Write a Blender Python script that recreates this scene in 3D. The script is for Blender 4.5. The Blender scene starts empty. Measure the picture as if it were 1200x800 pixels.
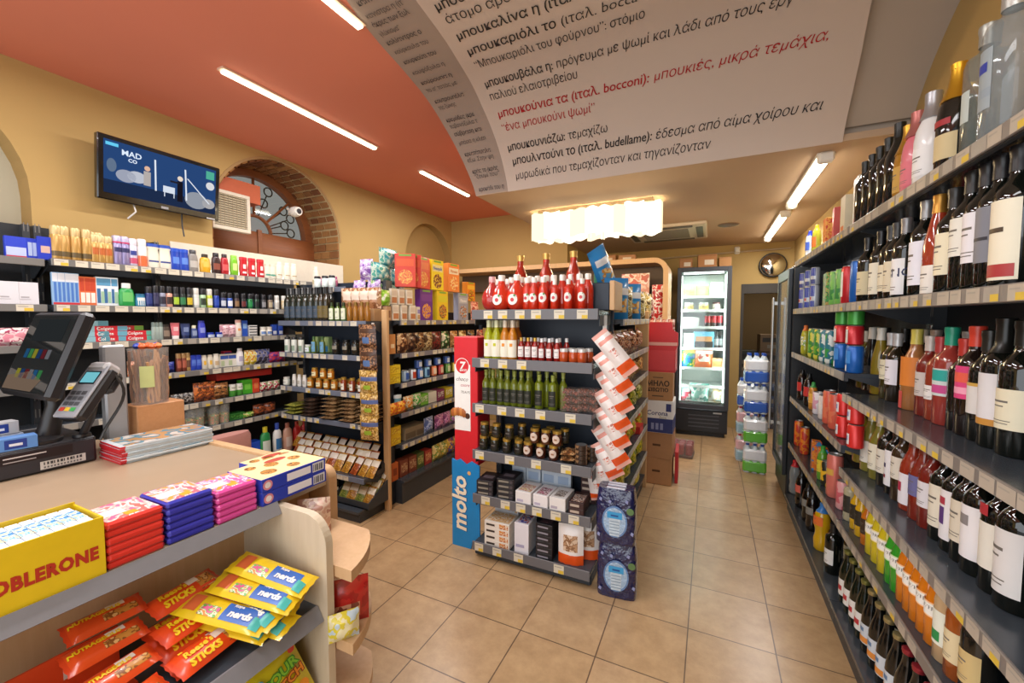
import bpy, math, random
from mathutils import Vector, Matrix

random.seed(7)
sc = bpy.context.scene
COL = sc.collection
R = math.radians
PI = math.pi

# ------------------------------------------------------------------ camera, light, exposure
CAM_H = 1.55
F_PX = 483.5
YAW, PITCH = R(25.68), R(3.15)
cam_d = bpy.data.cameras.new('camera')
cam_d.sensor_width = 36.0
cam_d.lens = F_PX / 1200.0 * 36.0
cam_d.clip_start = 0.02
cam = bpy.data.objects.new('camera', cam_d)
COL.objects.link(cam)
cam.location = (0, 0, CAM_H)
cam.rotation_euler = (R(90) - PITCH, 0, YAW)
sc.camera = cam

sc.view_settings.view_transform = 'Standard'
sc.view_settings.look = 'None'
sc.view_settings.gamma = 1.0
sc.view_settings.use_curve_mapping = False
sc.view_settings.exposure = 0.40

world = bpy.data.worlds.new('world')
sc.world = world
world.use_nodes = True
_bg = world.node_tree.nodes['Background']
_bg.inputs[0].default_value = (0.86, 0.90, 0.95, 1)
_bg.inputs[1].default_value = 0.45


def area(name, loc, rot, sx, sy, power, col=(1, 1, 1), spread=180):
    l = bpy.data.lights.new(name, 'AREA')
    l.shape = 'RECTANGLE'
    l.size, l.size_y = sx, sy
    l.energy = power
    l.color = col
    l.spread = R(spread)
    o = bpy.data.objects.new(name, l)
    COL.objects.link(o)
    o.location = loc
    o.rotation_euler = rot
    return o


NEUT = (0.98, 0.97, 0.98)
# daylight through the shop front behind the photographer
area('daylight_shop_front', (-1.3, -1.55, 1.6), (R(90), 0, 0), 4.4, 2.4, 62, (0.93, 0.96, 1.0))
# ceiling strips (the tubes themselves are built below; these are their light)
for (lx, ly, ln, pw) in ((-2.70, 2.20, 1.27, 21), (-2.70, 3.93, 0.92, 20), (-1.66, 1.00, 1.27, 22)):
    area('strip_light', (lx, ly, 3.02), (0, 0, 0), 0.05, ln, pw, NEUT)
for (ly, ln, pw) in ((3.80, 1.2, 11), (5.42, 1.4, 16)):
    area('tube_light', (0.62, ly, 2.50), (0, 0, 0), 0.05, ln, pw, NEUT)
area('passage_fill', (0.85, 8.0, 2.36), (0, 0, 0), .3, .3, 9, (1.0, 0.85, 0.65))  # added warm fill to brighten the passage, no lamp built there
# added fill lights without fittings, above the counter and behind the photographer
area('ceiling_fill', (-0.5, -0.3, 3.0), (0, 0, 0), 1.6, 0.5, 20, NEUT)
area('ceiling_fill', (-2.75, 0.1, 3.0), (0, 0, 0), 0.3, 1.2, 16, NEUT)


# ------------------------------------------------------------------ pixel helpers for laying things out on real planes
_fx, _fy = -math.sin(YAW), math.cos(YAW)
_F = Vector((_fx * math.cos(PITCH), _fy * math.cos(PITCH), -math.sin(PITCH)))
_R = Vector((_fy, -_fx, 0))


def ypx(px, x, z):
    """y of a point at depth plane x and height z seen in picture column px"""
    k = (px - 600) / F_PX
    a = _R - _F * k
    return -(a.x * x + a.z * (z - CAM_H)) / a.y


def xpx(px, y, z):
    k = (px - 600) / F_PX
    a = _R - _F * k
    return -(a.y * y + a.z * (z - CAM_H)) / a.x


# ------------------------------------------------------------------ materials
def lin(c):
    c /= 255.0
    return c / 12.92 if c <= 0.04045 else ((c + 0.055) / 1.055) ** 2.4


def rgb(h):
    h = h.lstrip('#')
    return tuple(lin(int(h[i:i + 2], 16)) for i in (0, 2, 4)) + (1.0,)


_MATS = {}


def mat(h, rough=0.5, metal=0.0, coat=0.0, vary=0.06, scale=30.0, emit=0.0, spec=0.5, trans=0.0, bump=0.0):
    key = ('s', h, rough, metal, coat, vary, scale, emit, spec, trans, bump)
    if key in _MATS:
        return _MATS[key]
    m = bpy.data.materials.new('mat_' + h.strip('#'))
    m.use_nodes = True
    nt = m.node_tree
    b = nt.nodes['Principled BSDF']
    b.inputs['Roughness'].default_value = rough
    b.inputs['Metallic'].default_value = metal
    b.inputs['Coat Weight'].default_value = coat
    b.inputs['Specular IOR Level'].default_value = spec
    b.inputs['Transmission Weight'].default_value = trans
    c = rgb(h)
    if vary > 0:
        tc = nt.nodes.new('ShaderNodeTexCoord')
        n = nt.nodes.new('ShaderNodeTexNoise')
        n.inputs['Scale'].default_value = scale
        n.inputs['Detail'].default_value = 2
        mx = nt.nodes.new('ShaderNodeMix')
        mx.data_type = 'RGBA'
        mx.inputs[6].default_value = tuple(max(0, v * (1 - vary)) for v in c[:3]) + (1,)
        mx.inputs[7].default_value = tuple(min(1, v * (1 + vary)) for v in c[:3]) + (1,)
        nt.links.new(tc.outputs['Object'], n.inputs['Vector'])
        nt.links.new(n.outputs['Fac'], mx.inputs[0])
        nt.links.new(mx.outputs[2], b.inputs['Base Color'])
        if bump > 0:
            bp = nt.nodes.new('ShaderNodeBump')
            bp.inputs['Strength'].default_value = bump
            bp.inputs['Distance'].default_value = 0.01
            nt.links.new(n.outputs['Fac'], bp.inputs['Height'])
            nt.links.new(bp.outputs[0], b.inputs['Normal'])
            nt.links.new(bp.outputs[0], b.inputs['Coat Normal'])
    else:
        b.inputs['Base Color'].default_value = c
    if emit > 0:
        b.inputs['Emission Color'].default_value = c
        b.inputs['Emission Strength'].default_value = emit
    _MATS[key] = m
    return m


def printed(cols, scale=40.0, rough=0.35, coat=0.2, kind='noise', stretch=(1, 1, 1)):
    """busy printed packaging / loose contents: hard-edged patches of several inks"""
    key = ('p', tuple(cols), scale, rough, coat, kind, stretch)
    if key in _MATS:
        return _MATS[key]
    m = bpy.data.materials.new('print_' + cols[0].strip('#'))
    m.use_nodes = True
    nt = m.node_tree
    b = nt.nodes['Principled BSDF']
    b.inputs['Roughness'].default_value = rough
    b.inputs['Coat Weight'].default_value = coat
    tc = nt.nodes.new('ShaderNodeTexCoord')
    mp = nt.nodes.new('ShaderNodeMapping')
    mp.inputs['Scale'].default_value = stretch
    nt.links.new(tc.outputs['Object'], mp.inputs[0])
    r = nt.nodes.new('ShaderNodeValToRGB')
    r.color_ramp.interpolation = 'CONSTANT'
    if kind == 'noise':
        n = nt.nodes.new('ShaderNodeTexNoise')
        n.inputs['Scale'].default_value = scale
        n.inputs['Detail'].default_value = 1.5
        out = n.outputs['Fac']
        lo, hi = 0.36, 0.64
    else:
        n = nt.nodes.new('ShaderNodeTexVoronoi')
        n.inputs['Scale'].default_value = scale
        sep = nt.nodes.new('ShaderNodeSeparateColor')
        nt.links.new(n.outputs['Color'], sep.inputs[0])
        out = sep.outputs[0]
        lo, hi = 0.0, 1.0
    nt.links.new(mp.outputs[0], n.inputs['Vector'])
    nt.links.new(out, r.inputs[0])
    k = len(cols)
    el = r.color_ramp.elements
    while len(el) < k:
        el.new(0.5)
    for i in range(k):
        el[i].position = 0.0 if i == 0 else lo + (hi - lo) * i / k
        el[i].color = rgb(cols[i])
    nt.links.new(r.outputs[0], b.inputs['Base Color'])
    _MATS[key] = m
    return m


def wood(h1, h2, scale=6.0, stretch=(1, 1, 12), rough=0.5):
    key = ('w', h1, h2, scale, stretch, rough)
    if key in _MATS:
        return _MATS[key]
    m = bpy.data.materials.new('wood_' + h1.strip('#'))
    m.use_nodes = True
    nt = m.node_tree
    b = nt.nodes['Principled BSDF']
    b.inputs['Roughness'].default_value = rough
    tc = nt.nodes.new('ShaderNodeTexCoord')
    mp = nt.nodes.new('ShaderNodeMapping')
    mp.inputs['Scale'].default_value = tuple(12.0 / s for s in stretch)
    n = nt.nodes.new('ShaderNodeTexNoise')
    n.inputs['Scale'].default_value = scale
    n.inputs['Detail'].default_value = 6
    n.inputs['Roughness'].default_value = 0.65
    mx = nt.nodes.new('ShaderNodeMix')
    mx.data_type = 'RGBA'
    mx.inputs[6].default_value = rgb(h1)
    mx.inputs[7].default_value = rgb(h2)
    nt.links.new(tc.outputs['Object'], mp.inputs[0])
    nt.links.new(mp.outputs[0], n.inputs['Vector'])
    nt.links.new(n.outputs['Fac'], mx.inputs[0])
    nt.links.new(mx.outputs[2], b.inputs['Base Color'])
    _MATS[key] = m
    return m


def glass_pane(tint='#eef4f4', gloss=0.10):
    key = ('g', tint, gloss)
    if key in _MATS:
        return _MATS[key]
    m = bpy.data.materials.new('glass_pane')
    m.use_nodes = True
    nt = m.node_tree
    nt.nodes.remove(nt.nodes['Principled BSDF'])
    t = nt.nodes.new('ShaderNodeBsdfTransparent')
    t.inputs[0].default_value = rgb(tint)
    g = nt.nodes.new('ShaderNodeBsdfGlossy')
    g.inputs['Roughness'].default_value = 0.03
    fr = nt.nodes.new('ShaderNodeFresnel')
    fr.inputs[0].default_value = 1.35
    ad = nt.nodes.new('ShaderNodeMath')
    ad.operation = 'ADD'
    ad.inputs[1].default_value = gloss * 0.3
    mx = nt.nodes.new('ShaderNodeMixShader')
    nt.links.new(fr.outputs[0], ad.inputs[0])
    nt.links.new(ad.outputs[0], mx.inputs[0])
    nt.links.new(t.outputs[0], mx.inputs[1])
    nt.links.new(g.outputs[0], mx.inputs[2])
    nt.links.new(mx.outputs[0], nt.nodes['Material Output'].inputs[0])
    _MATS[key] = m
    return m


def film(h, alpha=0.35, rough=0.15):
    """clear plastic film or clear glass with a tint"""
    key = ('f', h, alpha, rough)
    if key in _MATS:
        return _MATS[key]
    m = bpy.data.materials.new('film_' + h.strip('#'))
    m.use_nodes = True
    b = m.node_tree.nodes['Principled BSDF']
    b.inputs['Base Color'].default_value = rgb(h)
    b.inputs['Alpha'].default_value = alpha
    b.inputs['Roughness'].default_value = rough
    b.inputs['Coat Weight'].default_value = 0.6
    _MATS[key] = m
    return m


def glow(h, strength):
    key = ('e', h, strength)
    if key in _MATS:
        return _MATS[key]
    m = bpy.data.materials.new('glow_' + h.strip('#'))
    m.use_nodes = True
    nt = m.node_tree
    nt.nodes.remove(nt.nodes['Principled BSDF'])
    e = nt.nodes.new('ShaderNodeEmission')
    e.inputs[0].default_value = rgb(h)
    e.inputs[1].default_value = strength
    nt.links.new(e.outputs[0], nt.nodes['Material Output'].inputs[0])
    _MATS[key] = m
    return m


# ------------------------------------------------------------------ mesh building
_TEXT = {}


def text_geo(s, size, bold=0.0, shear=0.0, space=1.0, align='LEFT'):
    key = (s, size, bold, shear, space, align)
    if key in _TEXT:
        return _TEXT[key]
    cu = bpy.data.curves.new('lettering', 'FONT')
    cu.body = s.replace('π', 'п')      # the built-in face fills in its pi; this letter has the same shape
    cu.size = size
    cu.offset = bold
    cu.shear = shear
    cu.space_character = space
    cu.align_x = align
    cu.resolution_u = 2
    o = bpy.data.objects.new('lettering', cu)
    COL.objects.link(o)
    dg = bpy.context.evaluated_depsgraph_get()
    dg.update()
    me = o.evaluated_get(dg).to_mesh()
    v = [tuple(p.co) for p in me.vertices]
    f = [tuple(p.vertices) for p in me.polygons]
    o.evaluated_get(dg).to_mesh_clear()
    bpy.data.objects.remove(o)
    bpy.data.curves.remove(cu)
    _TEXT[key] = (v, f)
    return v, f


class MB:
    def __init__(s):
        s.v, s.f, s.mi, s.sm, s.mats = [], [], [], [], []

    def _m(s, m):
        if m not in s.mats:
            s.mats.append(m)
        return s.mats.index(m)

    def add(s, vs, fs, m, smooth=False):
        o = len(s.v)
        s.v += [tuple(p) for p in vs]
        k = s._m(m)
        for f in fs:
            s.f.append(tuple(i + o for i in f))
            s.mi.append(k)
            s.sm.append(smooth)
        return s

    def box(s, x0, x1, y0, y1, z0, z1, m, c=0.0):
        if c <= 0:
            v = [(x, y, z) for z in (z0, z1) for y in (y0, y1) for x in (x0, x1)]
            f = [(0, 2, 3, 1), (4, 5, 7, 6), (0, 1, 5, 4), (2, 6, 7, 3), (0, 4, 6, 2), (1, 3, 7, 5)]
            return s.add(v, f, m)
        c = min(c, (x1 - x0) * .45, (y1 - y0) * .45, (z1 - z0) * .45)
        v, idx = [], {}
        for ix, X in enumerate((x0, x1)):
            for iy, Y in enumerate((y0, y1)):
                for iz, Z in enumerate((z0, z1)):
                    dx, dy, dz = (c if ix == 0 else -c), (c if iy == 0 else -c), (c if iz == 0 else -c)
                    for a, p in enumerate(((X, Y + dy, Z + dz), (X + dx, Y, Z + dz), (X + dx, Y + dy, Z))):
                        idx[ix, iy, iz, a] = len(v)
                        v.append(p)
        f = []
        I = idx
        for k in (0, 1):
            q = [I[k, 0, 0, 0], I[k, 1, 0, 0], I[k, 1, 1, 0], I[k, 0, 1, 0]]
            f.append(q if k else q[::-1])
            q = [I[0, k, 0, 1], I[1, k, 0, 1], I[1, k, 1, 1], I[0, k, 1, 1]]
            f.append(q[::-1] if k else q)
            q = [I[0, 0, k, 2], I[1, 0, k, 2], I[1, 1, k, 2], I[0, 1, k, 2]]
            f.append(q if k else q[::-1])
        for a in (0, 1):
            for b in (0, 1):
                f.append((I[0, a, b, 1], I[1, a, b, 1], I[1, a, b, 2], I[0, a, b, 2]))
                f.append((I[a, 0, b, 0], I[a, 1, b, 0], I[a, 1, b, 2], I[a, 0, b, 2]))
                f.append((I[a, b, 0, 0], I[a, b, 1, 0], I[a, b, 1, 1], I[a, b, 0, 1]))
        for a in (0, 1):
            for b in (0, 1):
                for d in (0, 1):
                    f.append((I[a, b, d, 0], I[a, b, d, 1], I[a, b, d, 2]))
        return s.add(v, f, m)

    def quad(s, a, b, c, d, m):
        return s.add([a, b, c, d], [(0, 1, 2, 3)], m)

    def front(s, x0, x1, z0, z1, y, m):
        """flat printed patch on a face looking to -Y"""
        return s.quad((x0, y, z0), (x1, y, z0), (x1, y, z1), (x0, y, z1), m)

    def top(s, x0, x1, y0, y1, z, m):
        return s.quad((x0, y0, z), (x1, y0, z), (x1, y1, z), (x0, y1, z), m)

    def lathe(s, prof, m, n=16, cx=0.0, cy=0.0, sx=1.0, sy=1.0, a0=0.0, a1=2 * PI, cap=True):
        full = abs(a1 - a0 - 2 * PI) < 1e-6
        k = n if full else n + 1
        v = []
        for r, z in prof:
            for i in range(k):
                a = a0 + (a1 - a0) * i / n
                v.append((cx + r * sx * math.cos(a), cy + r * sy * math.sin(a), z))
        f = []
        for j in range(len(prof) - 1):
            for i in range(n):
                i2 = (i + 1) % k
                f.append((j * k + i, j * k + i2, (j + 1) * k + i2, (j + 1) * k + i))
        if cap and full:
            if prof[0][0] > 1e-5:
                f.append(tuple(range(k - 1, -1, -1)))
            if prof[-1][0] > 1e-5:
                f.append(tuple((len(prof) - 1) * k + i for i in range(k)))
        return s.add(v, f, m, True)

    def arc(s, r, z0, z1, half, m, n=8, sx=1.0, sy=1.0, mid=-PI / 2, cx=0.0, cy=0.0):
        return s.lathe([(r, z0), (r, z1)], m, n, cx, cy, sx, sy, mid - half, mid + half, False)

    def roundlabel(s, r, sy, zc, rad, m, rings=4, n=18):
        """round sticker lying on a cylinder of radius r"""
        v = [(0, -r * sy, zc)]
        for k in range(1, rings + 1):
            for i in range(n):
                a = 2 * PI * i / n
                ph = rad * k / rings * math.cos(a) / r
                v.append((r * math.sin(ph), -r * sy * math.cos(ph), zc + rad * k / rings * math.sin(a)))
        f = [(0, 1 + i, 1 + (i + 1) % n) for i in range(n)]
        for k in range(rings - 1):
            f += [(1 + k * n + i, 1 + (k + 1) * n + i, 1 + (k + 1) * n + (i + 1) % n, 1 + k * n + (i + 1) % n) for i in range(n)]
        return s.add(v, f, m)

    def disc(s, x, z, r, y, m, n=16, sz=1.0):
        v = [(x + r * math.cos(2 * PI * i / n), y, z + r * sz * math.sin(2 * PI * i / n)) for i in range(n)]
        return s.add(v, [tuple(range(n))], m)

    def tube(s, pts, r, m, n=8):
        pts = [Vector(p) for p in pts]
        v = []
        for i, p in enumerate(pts):
            d = (pts[min(i + 1, len(pts) - 1)] - pts[max(i - 1, 0)]).normalized()
            u = d.orthogonal().normalized() if i == 0 else (u - d * u.dot(d)).normalized()
            w = d.cross(u)
            rr = r[i] if isinstance(r, (list, tuple)) else r
            for k in range(n):
                a = 2 * PI * k / n
                v.append(p + u * (rr * math.cos(a)) + w * (rr * math.sin(a)))
        f = []
        for i in range(len(pts) - 1):
            for k in range(n):
                k2 = (k + 1) % n
                f.append((i * n + k, i * n + k2, (i + 1) * n + k2, (i + 1) * n + k))
        f.append(tuple(range(n - 1, -1, -1)))
        f.append(tuple((len(pts) - 1) * n + k for k in range(n)))
        return s.add(v, f, m, True)

    def prism(s, poly, a, b, axis, m):
        """extrude a 2D polygon along an axis (x: poly=(y,z), y: poly=(x,z), z: poly=(x,y))"""
        n = len(poly)

        def P(p, t):
            return {'x': (t, p[0], p[1]), 'y': (p[0], t, p[1]), 'z': (p[0], p[1], t)}[axis]
        v = [P(p, a) for p in poly] + [P(p, b) for p in poly]
        f = [tuple(range(n - 1, -1, -1)), tuple(range(n, 2 * n))]
        for i in range(n):
            j = (i + 1) % n
            f.append((i, j, n + j, n + i))
        return s.add(v, f, m)

    def text(s, t, size, M, m, bold=0.0, shear=0.0, space=1.0, align='CENTER', wrap=None):
        v, f = text_geo(t, size, bold, shear, space, align)
        vs = [(M @ Vector(p)) if wrap is None else wrap(p) for p in v]
        return s.add(vs, f, m)

    def mesh(s, name):
        me = bpy.data.meshes.new(name)
        me.from_pydata(s.v, [], s.f)
        for m in s.mats:
            me.materials.append(m)
        me.polygons.foreach_set('material_index', s.mi)
        me.polygons.foreach_set('use_smooth', s.sm)
        if any(s.sm):
            me.set_sharp_from_angle(angle=R(48))
        me.update()
        return me


def front_m(x, y, z):
    """text lying in the XZ plane, read from -Y"""
    return Matrix.Translation((x, y, z)) @ Matrix.Rotation(R(90), 4, 'X')


def top_m(x, y, z, rz=0.0):
    return Matrix.Translation((x, y, z)) @ Matrix.Rotation(rz, 4, 'Z')


# ------------------------------------------------------------------ things, parts, labels
class Proto:
    """name, root mesh (or None), parts = [(part name, mesh, label or None, [(sub-part name, mesh), ...])]"""
    def __init__(s, name, cat, parts, root=None):
        s.name, s.cat, s.parts, s.root = name, cat, parts, root


def link(name, me, parent=None, label=None):
    o = bpy.data.objects.new(name, me)
    COL.objects.link(o)
    if parent is not None:
        o.parent = parent
    if label:
        o['label'] = label
    return o


def tag(o, label, cat, group=None):
    o['label'] = label
    o['category'] = cat
    if group:
        o['group'] = group
    return o


def struct(name, mb):
    o = link(name, mb.mesh(name))
    o['kind'] = 'structure'
    return o


def put(p, loc, label, rz=0.0, sc_=1.0, group=None, rx=0.0, ry=0.0, mode='XYZ'):
    r = link(p.name, p.root)
    r.location = loc
    r.rotation_euler = (rx, ry, rz)
    if sc_ != 1.0:
        r.scale = (sc_, sc_, sc_) if not isinstance(sc_, tuple) else sc_
    tag(r, label, p.cat, group)
    for nm, me, lb, subs in p.parts:
        c = link(nm, me, r, lb)
        for sn, sm in subs:
            link(sn, sm, c)
    return r


_ORD = ('first second third fourth fifth sixth seventh eighth ninth tenth eleventh twelfth thirteenth fourteenth '
        'fifteenth sixteenth seventeenth eighteenth nineteenth twentieth').split()


def ordw(i, n, a='left', b='right'):
    if n == 2:
        return a + ' one' if i == 0 else b + ' one'
    if i == 0:
        return a + 'most' if a in ('left', 'right') else 'first from ' + a
    if i == n - 1:
        return b + 'most' if b in ('left', 'right') else 'first from ' + b
    if i < n / 2 - .5:
        return _ORD[i] + ' from ' + a
    if i == (n - 1) / 2 and n == 3:
        return 'middle one'
    return _ORD[n - 1 - i] + ' from ' + b


def row(p, pts, desc, where, rz=0.0, group=None, jit=0.06, sc_=1.0):
    """a run of the same thing, given from left to right as the photo shows them"""
    n = len(pts)
    out = []
    for i, q in enumerate(pts):
        lb = f'{desc} {where}' if n == 1 else f'{desc}, {ordw(i, n)}, {where}'
        out.append(put(p, q, lb, rz + random.uniform(-jit, jit), sc_, group or (f'{desc} {where}' if n > 1 else None)))
    return out


def single(name, mb, label, cat, loc=(0, 0, 0), rz=0.0, group=None):
    o = link(name, mb.mesh(name))
    o.location = loc
    o.rotation_euler = (0, 0, rz)
    return tag(o, label, cat, group)


def root(name, label, cat, loc=(0, 0, 0), rz=0.0, group=None):
    o = link(name, None)
    o.location = loc
    o.rotation_euler = (0, 0, rz)
    return tag(o, label, cat, group)


def part(name, mb, parent, label=None):
    return link(name, mb.mesh(name), parent, label)
# ------------------------------------------------------------------ the room
XW, XE, YB, YR, ZC, ZL = -3.70, 0.98, 5.50, 6.60, 3.065, 2.60   # left wall, right wall, back wall, recess wall, ceiling, low ceiling
YC, XD = 3.05, -1.80                                            # front edge of the low ceiling, its left end
TILE = 0.3757


def tile_mat():
    m = bpy.data.materials.new('beige_floor_tiles')
    m.use_nodes = True
    nt = m.node_tree
    b = nt.nodes['Principled BSDF']
    b.inputs['Roughness'].default_value = 0.30
    b.inputs['Specular IOR Level'].default_value = 0.45
    tc = nt.nodes.new('ShaderNodeTexCoord')
    mp = nt.nodes.new('ShaderNodeMapping')
    mp.inputs['Location'].default_value = (0.066 + TILE * 40, -2.175 + TILE * 40, 0)
    br = nt.nodes.new('ShaderNodeTexBrick')
    br.offset = 0.0
    br.squash = 1.0
    br.inputs['Scale'].default_value = 1.0
    br.inputs['Mortar Size'].default_value = 0.0032
    br.inputs['Mortar Smooth'].default_value = 0.2
    br.inputs['Bias'].default_value = 0.0
    br.inputs['Brick Width'].default_value = TILE
    br.inputs['Row Height'].default_value = TILE
    br.inputs['Color1'].default_value = rgb('#c5a67f')
    br.inputs['Color2'].default_value = rgb('#bd9d74')
    br.inputs['Mortar'].default_value = rgb('#6d5743')
    n = nt.nodes.new('ShaderNodeTexNoise')
    n.inputs['Scale'].default_value = 9.0
    n.inputs['Detail'].default_value = 10
    n.inputs['Roughness'].default_value = 0.72
    rp = nt.nodes.new('ShaderNodeValToRGB')
    rp.color_ramp.elements[0].position = 0.3
    rp.color_ramp.elements[0].color = (0.70, 0.66, 0.62, 1)
    rp.color_ramp.elements[1].position = 0.68
    rp.color_ramp.elements[1].color = (1.0, 1.0, 1.0, 1)
    mx = nt.nodes.new('ShaderNodeMix')
    mx.data_type = 'RGBA'
    mx.blend_type = 'MULTIPLY'
    mx.inputs[0].default_value = 1.0
    nt.links.new(tc.outputs['Object'], mp.inputs[0])
    nt.links.new(mp.outputs[0], br.inputs['Vector'])
    nt.links.new(tc.outputs['Object'], n.inputs['Vector'])
    nt.links.new(n.outputs['Fac'], rp.inputs[0])
    nt.links.new(br.outputs['Color'], mx.inputs[6])
    nt.links.new(rp.outputs[0], mx.inputs[7])
    nt.links.new(mx.outputs[2], b.inputs['Base Color'])
    return m


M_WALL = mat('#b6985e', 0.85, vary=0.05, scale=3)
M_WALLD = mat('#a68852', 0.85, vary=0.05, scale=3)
M_ORANGE = mat('#dc8266', 0.75, vary=0.03, scale=2)
M_LOW = mat('#bfa386', 0.8, vary=0.03, scale=2)
M_COVE = mat('#b6a797', 0.8, vary=0.02, scale=2)
M_NICHE = mat('#b9b49c', 0.85, vary=0.03, scale=2)

f = MB()
f.box(XW - .3, XE + .1, -1.7, 9.2, -0.05, 0.0, tile_mat())
struct('floor', f)


def arched_wall(name, y0, y1, arches, m):
    """left wall with arched recesses (centre y, radius, springing z, depth)"""
    b = MB()
    ys = sorted({y0, y1} | {min(max(c - r * math.cos(PI * i / 20), y0), y1) for c, r, zs, d, ms in arches for i in range(21)})
    for a, e in zip(ys, ys[1:]):
        mid = (a + e) / 2
        A = next((q for q in arches if abs(mid - q[0]) < q[1]), None)
        if A is None:
            b.quad((XW, a, 0), (XW, e, 0), (XW, e, ZC), (XW, a, ZC), m)
        else:
            c, r, zs, d, ms = A
            za = zs + math.sqrt(max(0, r * r - (a - c) ** 2))
            ze = zs + math.sqrt(max(0, r * r - (e - c) ** 2))
            b.quad((XW, a, za), (XW, e, ze), (XW, e, ZC), (XW, a, ZC), m)
            b.quad((XW, a, za), (XW, e, ze), (XW - d, e, ze), (XW - d, a, za), ms)
            b.quad((XW, a, 0), (XW, e, 0), (XW, e, 1.95), (XW, a, 1.95), m)
            b.quad((XW, a, 1.95), (XW, e, 1.95), (XW - d, e, 1.95), (XW - d, a, 1.95), m)
    for c, r, zs, d, ms in arches:
        for yy in (c - r, c + r):
            if y0 <= yy <= y1:
                b.quad((XW, yy, 1.95), (XW - d, yy, 1.95), (XW - d, yy, zs), (XW, yy, zs), ms)
    struct(name, b)


AR_WIN = (2.67, 0.645, 2.385, 0.50)
AR_NL = (0.40, 0.62, 2.30, 0.16)
AR_NR = (4.95, 0.545, 2.37, 0.12)
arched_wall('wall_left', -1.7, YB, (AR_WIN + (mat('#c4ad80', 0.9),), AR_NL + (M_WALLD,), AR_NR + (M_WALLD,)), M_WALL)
for c, r, zs, d, mm in (AR_NL + (M_NICHE,), AR_NR + (M_WALL,)):
    b = MB()
    b.box(XW - d - .02, XW - d, c - r - .05, min(c + r + .05, YB), 1.9, zs + r + .05, mm)
    struct('wall_niche', b)

b = MB()
b.box(XW - .1, XD, YB, YB + .1, 0, ZC, M_WALL)
struct('wall_back', b)
b = MB()
b.box(XD - .1, XD, YB + .1, YR, 0, ZC, M_WALL)
struct('wall_recess', b)
DX0, DX1, DZ = 0.375, 0.93, 2.03
b = MB()
b.box(XD, DX0, YR, YR + .12, 0, ZL, M_WALL)
b.box(DX1, XE, YR, YR + .12, 0, ZL, M_WALL)
b.box(DX0, DX1, YR, YR + .12, DZ, ZL, M_WALL)
struct('wall_recess_back', b)
b = MB()
b.box(XE, XE + .1, -1.7, YR + .12, 0, ZC + .2, M_WALL)
struct('wall_right', b)
b = MB()
b.box(XW - .1, -1.0, -1.7, YB, ZC, ZC + .05, M_ORANGE)
struct('ceiling', b)
b = MB()
b.box(-1.0, XE, -1.7, YC + .1, ZC, ZC + .05, M_LOW)
struct('ceiling_front', b)
b = MB()
b.box(XD, XE, YC, YR + .12, ZL - .02, ZL + .02, M_LOW)
b.box(XD, XD + .03, YC, YR, ZL + .02, ZC, M_ORANGE)
struct('ceiling_low', b)

# ---- concave cove between the high and the low ceiling, with the printed banner on it
_pf = [(3.05, 2.576), (3.03, 2.61), (2.97, 2.68), (2.815, 2.812), (2.587, 2.94), (2.34, 3.02), (2.1, 3.045), (1.7, 3.055), (0.3, 3.055)]
_cv = []
for i in range(len(_pf) - 1):
    q = [Vector(_pf[max(i - 1, 0)]), Vector(_pf[i]), Vector(_pf[i + 1]), Vector(_pf[min(i + 2, len(_pf) - 1)])]
    for k in range(12):
        t = k / 12
        _cv.append(.5 * (2 * q[1] + (q[2] - q[0]) * t + (2 * q[0] - 5 * q[1] + 4 * q[2] - q[3]) * t * t + (3 * q[1] - q[0] - 3 * q[2] + q[3]) * t ** 3))
_cv.append(Vector(_pf[-1]))
_cs = [0.0]
for a, e in zip(_cv, _cv[1:]):
    _cs.append(_cs[-1] + (e - a).length)


def cove(s, off=0.0):
    s = min(max(s, 0), _cs[-1] - 1e-6)
    i = max(k for k in range(len(_cs) - 1) if _cs[k] <= s)
    t = (s - _cs[i]) / (_cs[i + 1] - _cs[i])
    p = _cv[i].lerp(_cv[i + 1], t)
    d = (_cv[i + 1] - _cv[i]).normalized()
    return (p.x - d.y * off, p.y + d.x * off)


def sheet(mb, xl, xr, s0, s1, off, m, n=40):
    """strip of the cove between x = xl(s) and x = xr(s)"""
    v, fc = [], []
    for i in range(n + 1):
        s = s0 + (s1 - s0) * i / n
        y, z = cove(s, off(s) if callable(off) else off)
        v += [(xl(s), y, z), (xr(s), y, z)]
    for i in range(n):
        fc.append((2 * i, 2 * i + 1, 2 * i + 3, 2 * i + 2))
    mb.add(v, fc, m, True)


def lerp_tab(tab):
    def g(s):
        for (a, x), (c, y) in zip(tab, tab[1:]):
            if s <= c:
                return x + (y - x) * (s - a) / (c - a)
        return tab[-1][1]
    return g


X_OUT = lerp_tab([(0, -1.803), (0.335, -1.80), (0.62, -1.786), (0.92, -1.751), (1.18, -1.71), (1.37, -1.681), (1.55, -1.64), (1.7, -1.593), (2.9, -1.25)])
X_INN = lerp_tab([(0, -1.502), (0.378, -1.456), (0.70, -1.422), (0.99, -1.377), (1.28, -1.328), (1.56, -1.294), (2.9, -1.05)])
X_RGT = lerp_tab([(0, 0.667), (0.28, 0.662), (0.48, 0.651), (0.73, 0.623), (1.2, 0.57), (2.9, 0.40)])
b = MB()
sheet(b, lambda s: X_OUT(s) - .002, lambda s: XE, 0.06, 2.85, -0.055, M_COVE)
b.box(XD, XE, YC + .055, YC + .075, ZL, ZL + .15, M_COVE)
o = struct('ceiling_cove', b)

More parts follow.
